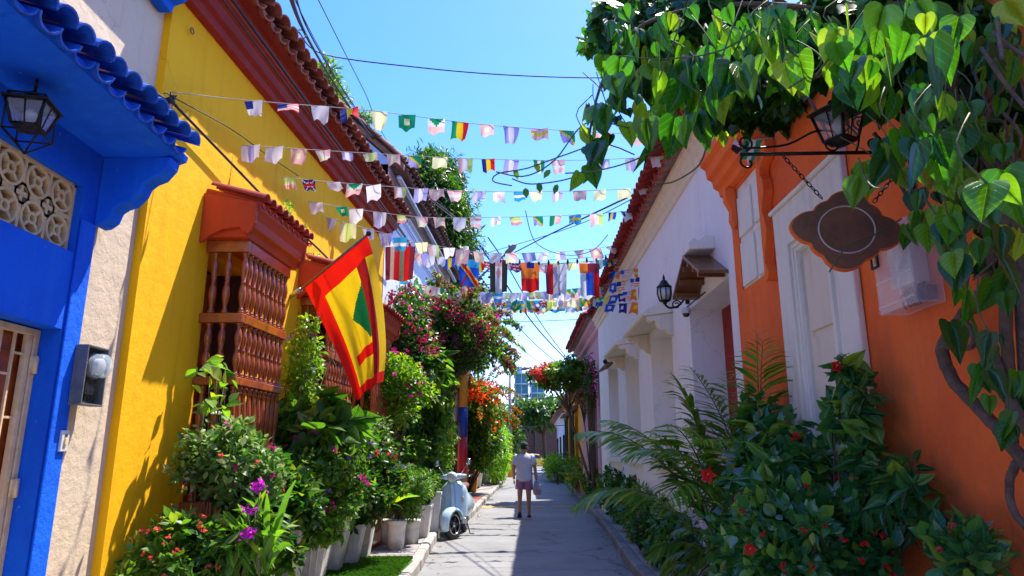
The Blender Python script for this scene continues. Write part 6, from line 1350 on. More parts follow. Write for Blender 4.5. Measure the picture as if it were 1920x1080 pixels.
# ================================================================== TOP RIGHT VINE
vt_ = thing('climbing_vine', (2.1, 3.2, .1), 'huge heart leaved climbing vine arching over the orange wall into the street', 'vine')
CL = [  # px, py, rx, ry, Y0, Y1, count, size
 (1150, 160, 50, 60, 3.0, 3.5, 18, .155), (1120, 235, 40, 45, 3.0, 3.4, 13, .145), (1092, 300, 20, 30, 3.0, 3.2, 6, .14), (1200, 120, 70, 80, 2.9, 3.6, 34, .16), (1215, 215, 55, 55, 2.8, 3.3, 18, .165), (1270, 235, 25, 30, 2.6, 2.8, 5, .17), (1320, 190, 45, 50, 2.7, 3.1, 10, .17), (1295, 60, 90, 60, 2.7, 3.4, 36, .16),
 (1310, 130, 80, 60, 2.8, 3.4, 26, .15), (1400, 50, 80, 50, 2.5, 3.2, 28, .155), (1405, 105, 60, 50, 2.4, 2.9, 12, .165), (1500, 60, 80, 60, 2.3, 3.0, 26, .16), (1620, 60, 70, 60, 2.2, 2.8, 22, .16), (1600, 150, 60, 60, 2.3, 3.0, 18, .14), (1700, 50, 80, 50, 2.1, 2.7, 22, .16), (1760, 60, 50, 45, 1.75, 1.95, 7, .175),
 (1850, 40, 80, 50, 2.0, 2.6, 18, .13), (1880, 110, 50, 60, 2.0, 2.4, 9, .12), (1690, 220, 50, 50, 2.2, 2.8, 12, .13), (1745, 200, 70, 50, 2.2, 2.8, 14, .13), (1740, 190, 50, 35, 1.9, 2.1, 6, .14), (1650, 310, 45, 50, 2.4, 3.0, 12, .14), (1620, 350, 35, 40, 2.5, 3.0, 8, .13), (1740, 250, 40, 35, 1.8, 2.0, 6, .15), (1790, 280, 50, 40, 1.8, 2.2, 8, .15),
 (1860, 200, 50, 70, 2.1, 2.5, 14, .11), (1840, 290, 60, 50, 2.0, 2.5, 12, .13), (1890, 340, 40, 30, 1.5, 1.65, 3, .16), (1800, 370, 40, 40, 1.9, 2.3, 8, .14), (1790, 440, 45, 45, 2.0, 2.5, 9, .13), (1880, 450, 40, 50, 1.9, 2.3, 9, .13), (1870, 540, 40, 40, 2.1, 2.6, 6, .12), (1740, 380, 30, 40, 2.4, 2.8, 6, .12), (1720, 420, 25, 40, 2.4, 2.8, 5, .12),
 (1800, 570, 40, 40, 2.3, 2.8, 5, .15), (1840, 610, 40, 40, 2.2, 2.7, 5, .12), (1860, 700, 50, 60, 2.2, 2.7, 9, .12), (1900, 760, 25, 50, 2.3, 2.6, 5, .11), (1560, 260, 40, 30, 2.6, 3.0, 6, .10), (1660, 130, 60, 60, 2.5, 3.1, 16, .13), (1180, 60, 60, 50, 3.2, 3.6, 16, .13), (1450, 120, 60, 40, 2.9, 3.3, 12, .14)]
LV = []
for px, py, rx, ry, Y0, Y1, n_, s_ in CL:
    for k in range(n_):
        a = rnd.uniform(0, 2 * PI); r_ = math.sqrt(rnd.random()); Y = rnd.uniform(Y0, Y1); p = at(px + rx * r_ * math.cos(a), py + ry * r_ * math.sin(a), Y)
        if p.x > RX + RK * p.y - .06: p.x = RX + RK * p.y - rnd.uniform(.05, .15)
        dq = p - cam.location; zc_ = dq.y * _c + dq.z * _s; qx, qy = 960 + F_PX * dq.x / zc_, 540 - F_PX * (dq.z * _c - dq.y * _s) / zc_
        if 1528 < qx < 1632 and 165 < qy < 300 and rnd.random() < .92: continue
        if 1470 < qx < 1690 and 340 < qy < 520: continue
        if px < 1330 and py < 300 and rnd.random() < .22: continue
        LV.append((p, s_ * rnd.choice([.42, .6, .75, .9, 1.0]) * rnd.uniform(.85, 1.12) * (1.05 if px < 1350 else 1.0), py))
LV.sort(key=lambda q: (q[0] - cam.location).length / q[1])
nodes = []
for i, (p, s_, py) in enumerate(LV):
    yaw = rnd.uniform(-1.5, 1.5); nrm_ = Vector((math.sin(yaw), -math.cos(yaw), rnd.uniform(.0, .9))).normalized(); d = Vector((rnd.uniform(-.5, .5), rnd.uniform(-.35, .35), -1)); br = rnd.random() < (.10 if py > 30 else .2)
    mk = 'leaf_bright' if (br or (abs(p.x / p.y - .42) < .03 and rnd.random() < .45)) else rnd.choice(['leaf_vine', 'leaf_vine', 'leaf_vine', 'leaf_bright', 'leaf_vine_dark', 'leaf_vine_dark'] if rnd.random() > .03 else ['leaf_old'])
    if i < 298: leafobj(vt_, p, d, nrm_, s_, 'heart2', mk)
    else: nodes.append((p, s_, d, nrm_))
P_ = np.array([tuple(q[0]) for q in nodes]); f = FOL()
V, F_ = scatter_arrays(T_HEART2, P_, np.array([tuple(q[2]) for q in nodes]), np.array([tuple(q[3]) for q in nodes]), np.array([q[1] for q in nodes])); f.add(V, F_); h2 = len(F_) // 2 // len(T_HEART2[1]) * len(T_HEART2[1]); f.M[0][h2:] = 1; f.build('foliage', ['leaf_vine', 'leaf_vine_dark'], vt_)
# dense inner mass: smaller dark leaves near the wall and above the frame
f = FOL()
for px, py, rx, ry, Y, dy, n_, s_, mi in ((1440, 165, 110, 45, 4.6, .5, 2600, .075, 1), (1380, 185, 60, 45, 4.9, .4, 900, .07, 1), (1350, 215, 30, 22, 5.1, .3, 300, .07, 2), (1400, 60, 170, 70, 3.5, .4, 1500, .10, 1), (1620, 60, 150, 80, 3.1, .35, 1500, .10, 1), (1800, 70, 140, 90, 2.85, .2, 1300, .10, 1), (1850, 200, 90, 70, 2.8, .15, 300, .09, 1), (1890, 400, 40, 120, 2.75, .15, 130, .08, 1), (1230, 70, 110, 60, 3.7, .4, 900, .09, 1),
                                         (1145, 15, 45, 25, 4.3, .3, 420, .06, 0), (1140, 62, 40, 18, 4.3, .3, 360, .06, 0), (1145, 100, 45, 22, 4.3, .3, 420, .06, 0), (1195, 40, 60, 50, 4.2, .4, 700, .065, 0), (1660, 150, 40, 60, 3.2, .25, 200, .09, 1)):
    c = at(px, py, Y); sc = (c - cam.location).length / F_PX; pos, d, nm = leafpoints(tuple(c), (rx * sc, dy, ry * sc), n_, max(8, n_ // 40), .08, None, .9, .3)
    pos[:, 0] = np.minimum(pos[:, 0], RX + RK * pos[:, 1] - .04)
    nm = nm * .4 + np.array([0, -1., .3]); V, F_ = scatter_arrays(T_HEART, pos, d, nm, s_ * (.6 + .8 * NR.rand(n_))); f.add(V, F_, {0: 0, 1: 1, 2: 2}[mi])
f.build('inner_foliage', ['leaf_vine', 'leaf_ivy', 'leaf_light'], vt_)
# woody trunks and branches
mb = MB()
def vpath(pts, r0, r1, n=18, d=.12, wob=.0):
    q = smoothpts([onR(x, y, d + dd) for x, y, dd in pts], n); mb.tube([p + Vector((rnd.uniform(-wob, wob), rnd.uniform(-wob, wob), rnd.uniform(-wob, wob))) for p in q], [r0 + (r1 - r0) * i / n for i in range(n + 1)], 9)
vpath([(1848, 545, 0), (1800, 600, 0), (1768, 650, .02), (1775, 690, .02), (1800, 730, 0), (1835, 765, 0), (1872, 805, 0), (1900, 840, 0), (1930, 880, 0)], .030, .026, 30, wob=.003)
vpath([(1905, 870, .02), (1893, 905, .02), (1897, 950, .02), (1925, 990, .02)], .018, .014, wob=.002)
vpath([(1775, 650, .02), (1815, 652, .03), (1826, 640, .04), (1818, 615, .04), (1800, 590, .05)], .014, .012)
vpath([(1880, 300, .05), (1882, 450, .06), (1888, 600, .06), (1892, 720, .05), (1900, 830, .04)], .024, .022, wob=.004)
vpath([(1862, 655, .08), (1880, 715, .1), (1905, 770, .1), (1935, 820, .1)], .018, .022)
vpath([(1905, 300, .0), (1910, 420, .0), (1918, 560, .0), (1926, 700, .0)], .028, .03)
vpath([(1800, 50, .15), (1790, 130, .14), (1795, 220, .12), (1870, 330, .08), (1885, 450, .03)], .012, .02)
vpath([(1848, 545, .0), (1860, 470, .02), (1840, 400, .02), (1790, 350, .03), (1740, 340, .06)], .028, .014)
vpath([(1640, 250, .1), (1665, 300, .1), (1690, 350, .1), (1720, 400, .08)], .010, .008)
vpath([(1480, 130, .12), (1520, 190, .12), (1548, 245, .12)], .012, .010)
for i in range(22):
    x_, y_ = rnd.uniform(1800, 1915), rnd.uniform(30, 500); vpath([(x_, y_, rnd.uniform(0, .3)), (x_ + rnd.uniform(-40, 40), y_ + rnd.uniform(20, 90), rnd.uniform(0, .3)), (x_ + rnd.uniform(-60, 60), y_ + rnd.uniform(80, 200), rnd.uniform(0, .3))], rnd.uniform(.004, .010), .004, 8)
for a_, b_ in (((1860, 60), (1960, 120)), ((1840, 90), (1935, 215)), ((1870, 40), (1880, 110))):
    q = smoothpts([at(*a_, 2.0), at((a_[0] + b_[0]) / 2, (a_[1] + b_[1]) / 2 + 8, 1.95), at(*b_, 1.9)], 8); mb.tube(q, .007, 6)
# branches carrying the crown over the street
for pts in (((1900, 250, 2.8), (1750, 90, 2.9), (1550, 20, 3.1), (1350, 10, 3.2), (1200, 50, 3.3), (1130, 150, 3.3), (1100, 280, 3.2)), ((1750, 90, 2.9), (1600, 120, 3.0), (1480, 150, 3.1), (1340, 110, 3.1), (1260, 180, 3.0)), ((1880, 330, 2.7), (1800, 200, 2.6), (1740, 60, 2.5), (1700, -30, 2.5)), ((1500, 30, 3.2), (1400, -30, 3.2), (1250, -40, 3.5), (1160, 20, 4.0))):
    q = smoothpts([at(*p_) for p_ in pts], 26); mb.tube(q, [.020 * (1 - .028 * i) for i in range(27)], 7)
mb.build('trunk', 'bark', vt_, recalc=False)
mb = MB()
for pts in (((1190, 290, 3.2), (1130, 270, 3.2), (1060, 290, 3.2), (990, 315, 3.2), (935, 325, 3.2), (925, 340, 3.2), (960, 348, 3.2)), ((1180, 240, 3.2), (1100, 230, 3.2), (1040, 300, 3.1), (985, 330, 3.1), (930, 322, 3.1)), ((1110, 290, 3.2), (1080, 330, 3.2), (1000, 345, 3.2), (960, 335, 3.2)), ((1270, 210, 2.9), (1250, 265, 2.9), (1190, 300, 2.9), (1120, 320, 3.0), (1060, 325, 3.1)),
            ((1620, 20, 2.3), (1570, 90, 2.3), (1530, 140, 2.3)), ((1400, -20, 2.6), (1370, 60, 2.5), (1345, 130, 2.5), (1320, 180, 2.5)), ((1300, -20, 2.6), (1270, 60, 2.7), (1235, 150, 2.8)), ((1440, 40, 2.5), (1350, 95, 2.6), (1250, 110, 2.8), (1160, 105, 3.0)), ((1610, 295, 2.4), (1620, 330, 2.4), (1640, 352, 2.3), (1665, 350, 2.2)),
            ((1690, 410, 2.9), (1640, 440, 2.9), (1590, 460, 2.9), (1555, 510, 2.9)), ((1325, 270, 2.9), (1310, 310, 2.9), (1265, 340, 2.9), (1230, 345, 2.9)), ((1460, 60, 2.5), (1540, 110, 2.4), (1480, 165, 2.4))):
    q = smoothpts([at(*p_) for p_ in pts], 22); m5 = MB(); m5.tube(q, .0036, 5); m5.build('tendril', 'stem', vt_, recalc=False)
for i in range(60):
    p, s_, _ = LV[rnd.randrange(min(300, len(LV)))]; mb.tube(smoothpts([p, p + Vector((rnd.uniform(-.04, .04), .03, .10)), p + Vector((rnd.uniform(-.12, .12), .08, .22))], 5), .0028, 5)
mb.build('leaf_stalks', 'stem', vt_, recalc=False)['kind'] = 'stuff'
# long tip leaves at ends of tendrils
for px, py, Y in ((1002, 305, 3.2), (1010, 342, 3.15), (1032, 318, 3.1), (965, 318, 3.2), (1045, 345, 3.1), (985, 352, 3.2)):
    leafobj(vt_, at(px, py, Y), Vector((rnd.uniform(-.5, .5), 0, -.6)), Vector((0, -1, .4)), .055, 'oval', 'leaf_vine')

# ================================================================== HANGING SIGN, LANTERN, METER, WALL LAMP
YS = 3.42
sb = thing('sign_bracket', (2.1, YS, 3.0), 'scrolled black wrought iron bracket projecting from the orange wall', 'bracket')
zb = at(1500, 288, YS).z; xa, xb = at(1388, 300, YS).x, 2.11
def scr(c, r0, turns, a0, n_=26, sg=1): return [Vector((c[0] + r0 * (1 - .8 * i / n_) * math.cos(a0 + sg * turns * 2 * PI * i / n_), YS, c[1] + r0 * (1 - .8 * i / n_) * math.sin(a0 + sg * turns * 2 * PI * i / n_))) for i in range(n_ + 1)]
mb = MB(); mb.tube([(xa, YS, zb - .005), (xb, YS, zb + .01)], .0105, 8); mb.tube([(xb, YS, zb - .2), (xb, YS, zb + .55)], .011, 8); mb.build('arm', 'iron', sb)
def scpart(pts, r_):
    m5 = MB(); m5.tube(pts, r_, 6); m5.build('scroll', 'iron', sb)
scpart(smoothpts([Vector((xa + .02, YS, zb + .03)), Vector((xa + .25, YS, zb + .05)), Vector((xa + .42, YS, zb + .13)), Vector((xa + .56, YS, zb + .12))], 14), .006)
scpart(scr((xa + .03, zb + .06), .045, 1.4, -PI / 2), .006); scpart(scr((xa + .04, zb - .05), .05, .9, PI / 2, sg=1), .006)
for cx, cz, r_, a0, sg in ((xa + .50, zb + .05, .045, PI / 2, 1), (xa + .56, zb + .17, .045, -PI / 2, 1), (xa + .66, zb + .18, .045, -PI / 2, -1), (xa + .72, zb + .06, .05, PI / 2, -1), (xa + .92, zb + .05, .05, PI / 2, 1), (xa + .95, zb + .16, .05, 0, 1)): scpart(scr((cx, cz), r_, 1.5, a0, sg=sg), .0055)
scpart(smoothpts([Vector((xa + .56, YS, zb + .2)), Vector((xa + .64, YS, zb + .1)), Vector((xa + .62, YS, zb + .01))], 8), .006)
lantern(at(1578, 276, YS - .02), .31, .185, 'black hexagonal wall lantern among vine leaves above the hanging sign', twist=.5)
# sign board
def sign_outline():
    pts = []
    for k in range(240):
        a = 2 * PI * k / 240; c, s_ = math.cos(a), math.sin(a)
        r_ = 1 + .0; x = .238 * c; z = .190 * s_
        # ogee plaque: four lobes with notches
        m_ = .10 * math.cos(4 * a) + .055 * abs(math.cos(2 * a)) ** 6
        nt_ = -.075 * math.exp(-((abs(abs(math.degrees(math.atan2(s_, abs(c)))) - 34)) / 6) ** 2) - .05 * math.exp(-((abs(abs(math.degrees(math.atan2(s_, abs(c)))) - 62)) / 6) ** 2)
        pts.append((x * (1 + m_ + nt_), z * (1 + m_ * .9 + nt_)))
    return pts
sg_ = thing('hanging_sign', at(1586, 432, YS), 'dark brown ogee shaped wooden sign with a thin pale ring, hung on a chain', 'sign')
c = at(1586, 432, YS); Mx = Matrix.Translation(c) @ Matrix.Rotation(R(-12), 4, 'Z') @ Matrix.Rotation(R(9), 4, 'Y')
o_ = sign_outline(); n_ = len(o_)
def plate(scale, y0, y1, mk, nm, par):
    mb = MB(); mb.T = Mx; vs = [(x * scale, y0, z * scale) for x, z in o_] + [(x * scale, y1, z * scale) for x, z in o_]
    mb.add(vs, [tuple(range(n_)), tuple(range(2 * n_ - 1, n_ - 1, -1))] + [(i, (i + 1) % n_, n_ + (i + 1) % n_, n_ + i) for i in range(n_)]); return mb.build(nm, mk, par)
plate(1.0, -.012, .028, 'orange_wall', 'edge_board', sg_); plate(.965, -.0165, -.010, 'sign_wood', 'board', sg_)
mb = MB(); mb.T = Mx; mb.tube([(.135 * math.cos(2 * PI * i / 48), -.018, .126 * math.sin(2 * PI * i / 48)) for i in range(49)], .0042, 6); mb.build('ring', 'sign_line', sg_)
def chain(a_, b_, nm='chain'):
    n_ = int((b_ - a_).length / .026); mb = MB(); d_ = (b_ - a_).normalized()
    for i in range(n_):
        p = a_.lerp(b_, (i + .5) / n_); s1 = d_.cross(Vector((0, 1, 0))).normalized() if i % 2 else Vector((0, 1, 0)); q = [p + d_ * .018 * math.cos(t_) + s1 * .009 * math.sin(t_) for t_ in [2 * PI * k / 10 for k in range(11)]]; mb.tube(q, .0028, 5)
    mb.build(nm, 'iron', sg_)
chain(at(1466, 290, YS), Mx @ Vector((-.125, -.0, .165))); chain(at(1700, 300, YS), Mx @ Vector((.125, 0, .165)))
# clear plastic meter cover
t = thing('electric_meter', PR(3.45, .1, 2.2), 'clear plastic meter cover with small dark framed label on the orange wall', 'meter')
a, b_, z0, z1 = 3.30, 3.66, 2.22, 2.66
mb = MB()
for q in ((a, b_, .14, .15, z0, z1), (a, a + .01, .005, .14, z0, z1), (b_ - .01, b_, .005, .14, z0, z1), (a + .01, b_ - .01, .005, .14, z0, z0 + .01), (a + .01, b_ - .01, .005, .14, z1 - .01, z1)): mb.pbox(PR, q[0], q[1], q[2], q[3], q[4], q[5])
mb.build('cover', 'clear', t, bevel=.004)
mb = MB()
for z in (z0 + .03, z0 + .16, z1 - .1): mb.pbox(PR, a + .01, b_ - .01, .148, .156, z, z + .012)
mb.pbox(PR, a + .12, a + .132, .148, .156, z0 + .02, z1 - .02); mb.build('cover_rib', 'clear', t)
mb = MB(); mb.pbox(PR, 3.40, 3.60, .006, .10, 2.34, 2.60); wlathe(PR, 3.48, 2.5, [(.07, .10), (.07, .13), (.06, .135)], mb); mb.build('meter_body', 'plastic_white', t, bevel=.006)
mb = MB(); mb.pbox(PR, 3.36, 3.56, .006, .05, 2.25, 2.32)
for i in range(5): mb.tube([PR(3.38 + i * .04, .05, 2.34), PR(3.37 + i * .045, .09, 2.29), PR(3.36 + i * .05, .06, 2.235)], .006, 5)
mb.build('wiring', 'cable', t)
fr = MB(); fa, fb, fz0, fz1 = 3.585, 3.655, 2.47, 2.58
for q in ((fa, fb, fz0, fz0 + .012), (fa, fb, fz1 - .012, fz1), (fa, fa + .012, fz0 + .012, fz1 - .012), (fb - .012, fb, fz0 + .012, fz1 - .012)): fr.pbox(PR, q[0], q[1], .157, .168, q[2], q[3])
fr.build('label_frame', 'cable', t); mb = MB(); mb.pbox(PR, fa + .012, fb - .012, .157, .161, fz0 + .012, fz1 - .012); mb.build('label', 'plastic_white', t); mb = MB(); mb.pbox(PR, fa + .027, fb - .027, .1612, .163, fz0 + .024, fz1 - .024); mb.build('label_print', 'paint_yellow', t)
# wall lamp on the white house
c = onR(1246, 552, .30); LS = .78; t = thing('wall_lantern', c, 'ornate black wall lantern on a scroll bracket on the white wall', 'lantern')
mb = MB(); mb.lathe(c, [(.01, -.17), (.03, -.155), (.04, -.13), (.09, -.11), (.09, -.10)], 12); mb.lathe(c, [(.115, .10), (.125, .12), (.09, .15), (.06, .20), (.05, .22), (.02, .24), (.022, .27), (.004, .33)], 12)
for i in range(8): a_ = 2 * PI * i / 8; mb.tube([c + Vector((.085 * math.cos(a_), .085 * math.sin(a_), -.10)), c + Vector((.115 * math.cos(a_), .115 * math.sin(a_), .0)), c + Vector((.11 * math.cos(a_), .11 * math.sin(a_), .10))], .009, 5)
mb.v = [tuple(c + (Vector(q) - c) * LS) for q in mb.v]; mb.build('frame', 'iron', t)
mb = MB(); mb.lathe(c, [(.075, -.10), (.105, 0), (.10, .10)], 12); mb.v = [tuple(c + (Vector(q) - c) * LS) for q in mb.v]; mb.build('glass', 'lamp_glass', t)
wx = RX + RK * c.y
mb = MB(); mb.tube(smoothpts([c + Vector((0, 0, -.13)), c + Vector((.06, 0, -.17)), c + Vector((.17, 0, -.14)), Vector((wx - .04, c.y, c.z - .03))], 14), .014, 6); mb.tube([Vector((wx - .02, c.y, c.z - .12)), Vector((wx - .02, c.y, c.z + .12))], .03, 8)
q = [c + Vector((.14 + .06 * (1 - .7 * i / 20) * math.cos(i * .45), 0, -.13 + .06 * (1 - .7 * i / 20) * math.sin(i * .45))) for i in range(21)]; mb.tube(q, .010, 5); mb.build('scroll_arm', 'iron', t)

# ================================================================== PERSON
def skin(name, verts, edges, rads, mk, parent, sub=2, root=0):
    me = bpy.data.meshes.new(name); me.from_pydata(verts, edges, []); o = bpy.data.objects.new(name, me); COL.objects.link(o)
    md = o.modifiers.new('skin', 'SKIN'); md.use_smooth_shade = True
    sv = me.skin_vertices[0].data
    for i, r_ in enumerate(rads): sv[i].radius = (r_, r_) if not isinstance(r_, tuple) else r_; sv[i].use_root = (i == root)
    s2 = o.modifiers.new('sub', 'SUBSURF'); s2.levels = sub; s2.render_levels = sub
    dg = bpy.context.evaluated_depsgraph_get(); m2 = bpy.data.meshes.new_from_object(o.evaluated_get(dg)); m2.name = name
    bpy.data.objects.remove(o); m2.materials.clear(); m2.materials.append(MT[mk]); m2.polygons.foreach_set('use_smooth', [True] * len(m2.polygons))
    o = bpy.data.objects.new(name, m2); COL.objects.link(o); o.parent = parent; return o
man = thing('person', (.33, 17.6, 0), 'man seen from behind walking away in pale tee, purple shorts and dark cap', 'person')
V_ = [(0, 0, .96), (0, 0, 1.10), (0, -.01, 1.28), (0, -.015, 1.42), (0, -.005, 1.50), (0, .02, 1.56), (0, .03, 1.64), (0, .03, 1.70),   # spine neck head
      (-.17, -.01, 1.43), (-.235, -.03, 1.18), (-.245, .06, .96), (-.24, .09, .87),            # left arm
      (.17, -.01, 1.43), (.245, -.04, 1.18), (.27, .02, .95), (.28, .04, .86),                 # right arm
      (-.09, 0, .90), (-.105, .07, .52), (-.10, -.17, .17), (-.10, -.19, .10),                 # left leg, heel lifting
      (.09, 0, .90), (.10, .04, .50), (.105, .03, .10), (.105, .03, .06),
      (-.10, -.12, .05), (.11, .13, .035)]
E_ = [(0, 1), (1, 2), (2, 3), (3, 4), (4, 5), (5, 6), (6, 7), (3, 8), (8, 9), (9, 10), (10, 11), (3, 12), (12, 13), (13, 14), (14, 15), (0, 16), (16, 17), (17, 18), (18, 19), (0, 20), (20, 21), (21, 22), (22, 23), (19, 24), (23, 25)]
R_ = [(.13, .10), (.13, .095), (.15, .10), (.13, .085), .055, .07, .082, .06, .058, .046, .036, .03, .058, .046, .036, .03, .09, .062, .042, .036, .09, .062, .042, .036, .035, .035]
skin('body', V_, E_, R_, 'skin', man)
for side, w_, d_ in ((-1, Vector((-.24, .09, .87)), Vector((.02, .35, -1))), (1, Vector((.28, .04, .86)), Vector((-.02, .25, -1)))):
    d_.normalize()
    hv = [w_, w_ + d_ * .05]; he = [(0, 1)]; hr = [.026, .034]
    for k in range(4):
        b0 = w_ + d_ * .09 + Vector((0, (k - 1.5) * .018, 0)); hv += [b0, b0 + d_ * .035, b0 + d_ * (.05 + .008 * (k in (1, 2))) + Vector((-side * .018, 0, 0))]; j = len(hv); he += [(1, j - 3), (j - 3, j - 2), (j - 2, j - 1)]; hr += [.011, .010, .008]
    hv += [w_ + d_ * .05 + Vector((-side * .01, .035, -.01)), w_ + d_ * .085 + Vector((-side * .015, .045, 0))]; j = len(hv); he += [(1, j - 2), (j - 2, j - 1)]; hr += [.012, .009]
    skin('hand', [tuple(q) for q in hv], he, hr, 'skin', man, 1)
def ring_e(cx, cy, cz, rx, ry, n_=28, ph=0, wob=0): return [(cx + rx * math.cos(2 * PI * i / n_) * (1 + wob * math.sin(5 * i + ph)), cy + ry * math.sin(2 * PI * i / n_) * (1 + wob * math.sin(3 * i + ph)), cz + wob * .3 * math.sin(4 * i)) for i in range(n_)]
def lchild(mb, name, mk, parent):
    me = bpy.data.meshes.new(name); me.from_pydata(mb.v, [], mb.f); me.polygons.foreach_set('use_smooth', mb.sm); me.polygons.foreach_set('material_index', mb.m)
    for k in ([mk] if isinstance(mk, str) else mk): me.materials.append(MT[k])
    bm = bmesh.new(); bm.from_mesh(me); bmesh.ops.recalc_face_normals(bm, faces=bm.faces); bm.to_mesh(me); bm.free()
    o = bpy.data.objects.new(name, me); COL.objects.link(o); o.parent = parent; return o
mb = MB(); mb.loft([ring_e(0, 0, .84, .195, .135, wob=.03), ring_e(0, 0, .92, .192, .132, wob=.025, ph=1), ring_e(0, -.0, 1.05, .185, .130, wob=.02, ph=2), ring_e(0, -.01, 1.2, .195, .135, wob=.012, ph=3), ring_e(0, -.015, 1.34, .215, .138), ring_e(0, -.015, 1.42, .212, .115), ring_e(0, -.012, 1.465, .15, .085), ring_e(0, -.005, 1.50, .075, .068), ring_e(0, 0, 1.515, .062, .062)])
for sd_, el in ((-1, Vector((-.235, -.03, 1.18))), (1, Vector((.245, -.04, 1.18)))):
    sh_ = Vector((sd_ * .165, -.012, 1.425)); dd = (el - sh_).normalized(); e1 = dd.cross(Vector((0, 1, 0))).normalized(); e2 = dd.cross(e1)
    mb.loft([[tuple(sh_ + dd * t_ + (e1 * math.cos(2 * PI * i / 16) + e2 * math.sin(2 * PI * i / 16)) * r_) for i in range(16)] for t_, r_ in ((-.05, .05), (0, .078), (.06, .080), (.14, .078), (.21, .076))])
lchild(mb, 'shirt', 'shirt', man)
mb = MB(); mb.loft([ring_e(0, 0, .80, .188, .128), ring_e(0, 0, .90, .186, .13), ring_e(0, 0, .97, .175, .125)])
for sd_, kn in ((-1, Vector((-.105, .07, .52))), (1, Vector((.10, .04, .50)))):
    hp = Vector((sd_ * .092, 0, .86)); mb.loft([ring_e(*hp.lerp(kn, t_), r_, r_ * 1.12, 20, wob=w_) for t_, r_, w_ in ((-.05, .096, 0), (.15, .105, .01), (.4, .108, .02), (.62, .112, .03))])
lchild(mb, 'shorts', 'shorts', man)
mb = MB(); mb.loft([ring_e(0, .03, 1.66, .088, .100), ring_e(0, .03, 1.70, .092, .104), ring_e(0, .03, 1.745, .080, .090), ring_e(0, .03, 1.775, .05, .055), ring_e(0, .03, 1.785, .01, .01)]); mb.loft([ring_e(0, .12, 1.675, .075, .07), ring_e(0, .13, 1.685, .075, .07)]); lchild(mb, 'cap', 'cap', man)
mb = MB(); mb.loft([ring_e(0, .022, 1.58, .060, .06), ring_e(0, .020, 1.62, .082, .088), ring_e(0, .02, 1.665, .090, .098)]); lchild(mb, 'hair', 'hair', man)
for sd_ in (-1, 1): mb = MB(); mb.ball((sd_ * .088, .035, 1.62), .022, n=5, sc=(.5, .8, 1.3)); lchild(mb, 'ear', 'skin', man)
mb = MB(); mb.loft([[(.105 + .05 * math.cos(a_) , .075 + .135 * math.sin(a_), z_) for a_ in [2 * PI * i / 20 for i in range(20)]] for z_ in (.002, .028)]); lchild(mb, 'sandal', 'sandal', man)
mb = MB(); mb.T = Matrix.Translation((-.10, -.17, .06)) @ Matrix.Rotation(R(-58), 4, 'X'); mb.loft([[(.048 * math.cos(a_), .03 + .135 * math.sin(a_), z_) for a_ in [2 * PI * i / 20 for i in range(20)]] for z_ in (-.03, -.006)]); lchild(mb, 'sandal', 'sandal', man)
man.rotation_euler = (0, 0, R(-3)); man.scale = (1.06, 1.0, 1.0); man.location = (.30, 17.6, 0)
bag = thing('plastic_bag', (.61, 17.62, .52), 'crumpled translucent pinkish white shopping bag in the walking man right hand', 'bag')
mb = MB(); mb.loft([ring_e(0, 0, 0, .03, .03), ring_e(.01, 0, .02, .085, .05, wob=.12), ring_e(.005, 0, .10, .10, .06, wob=.14, ph=2), ring_e(-.01, 0, .19, .07, .045, wob=.16, ph=1), ring_e(-.03, 0, .26, .03, .02, wob=.2), ring_e(-.04, 0, .31, .012, .01)]); lchild(mb, 'sack', 'bag', bag)
mb = MB(); mb.box(-.04, .05, -.065, -.055, .04, .12); lchild(mb, 'print', 'c_rose', bag)

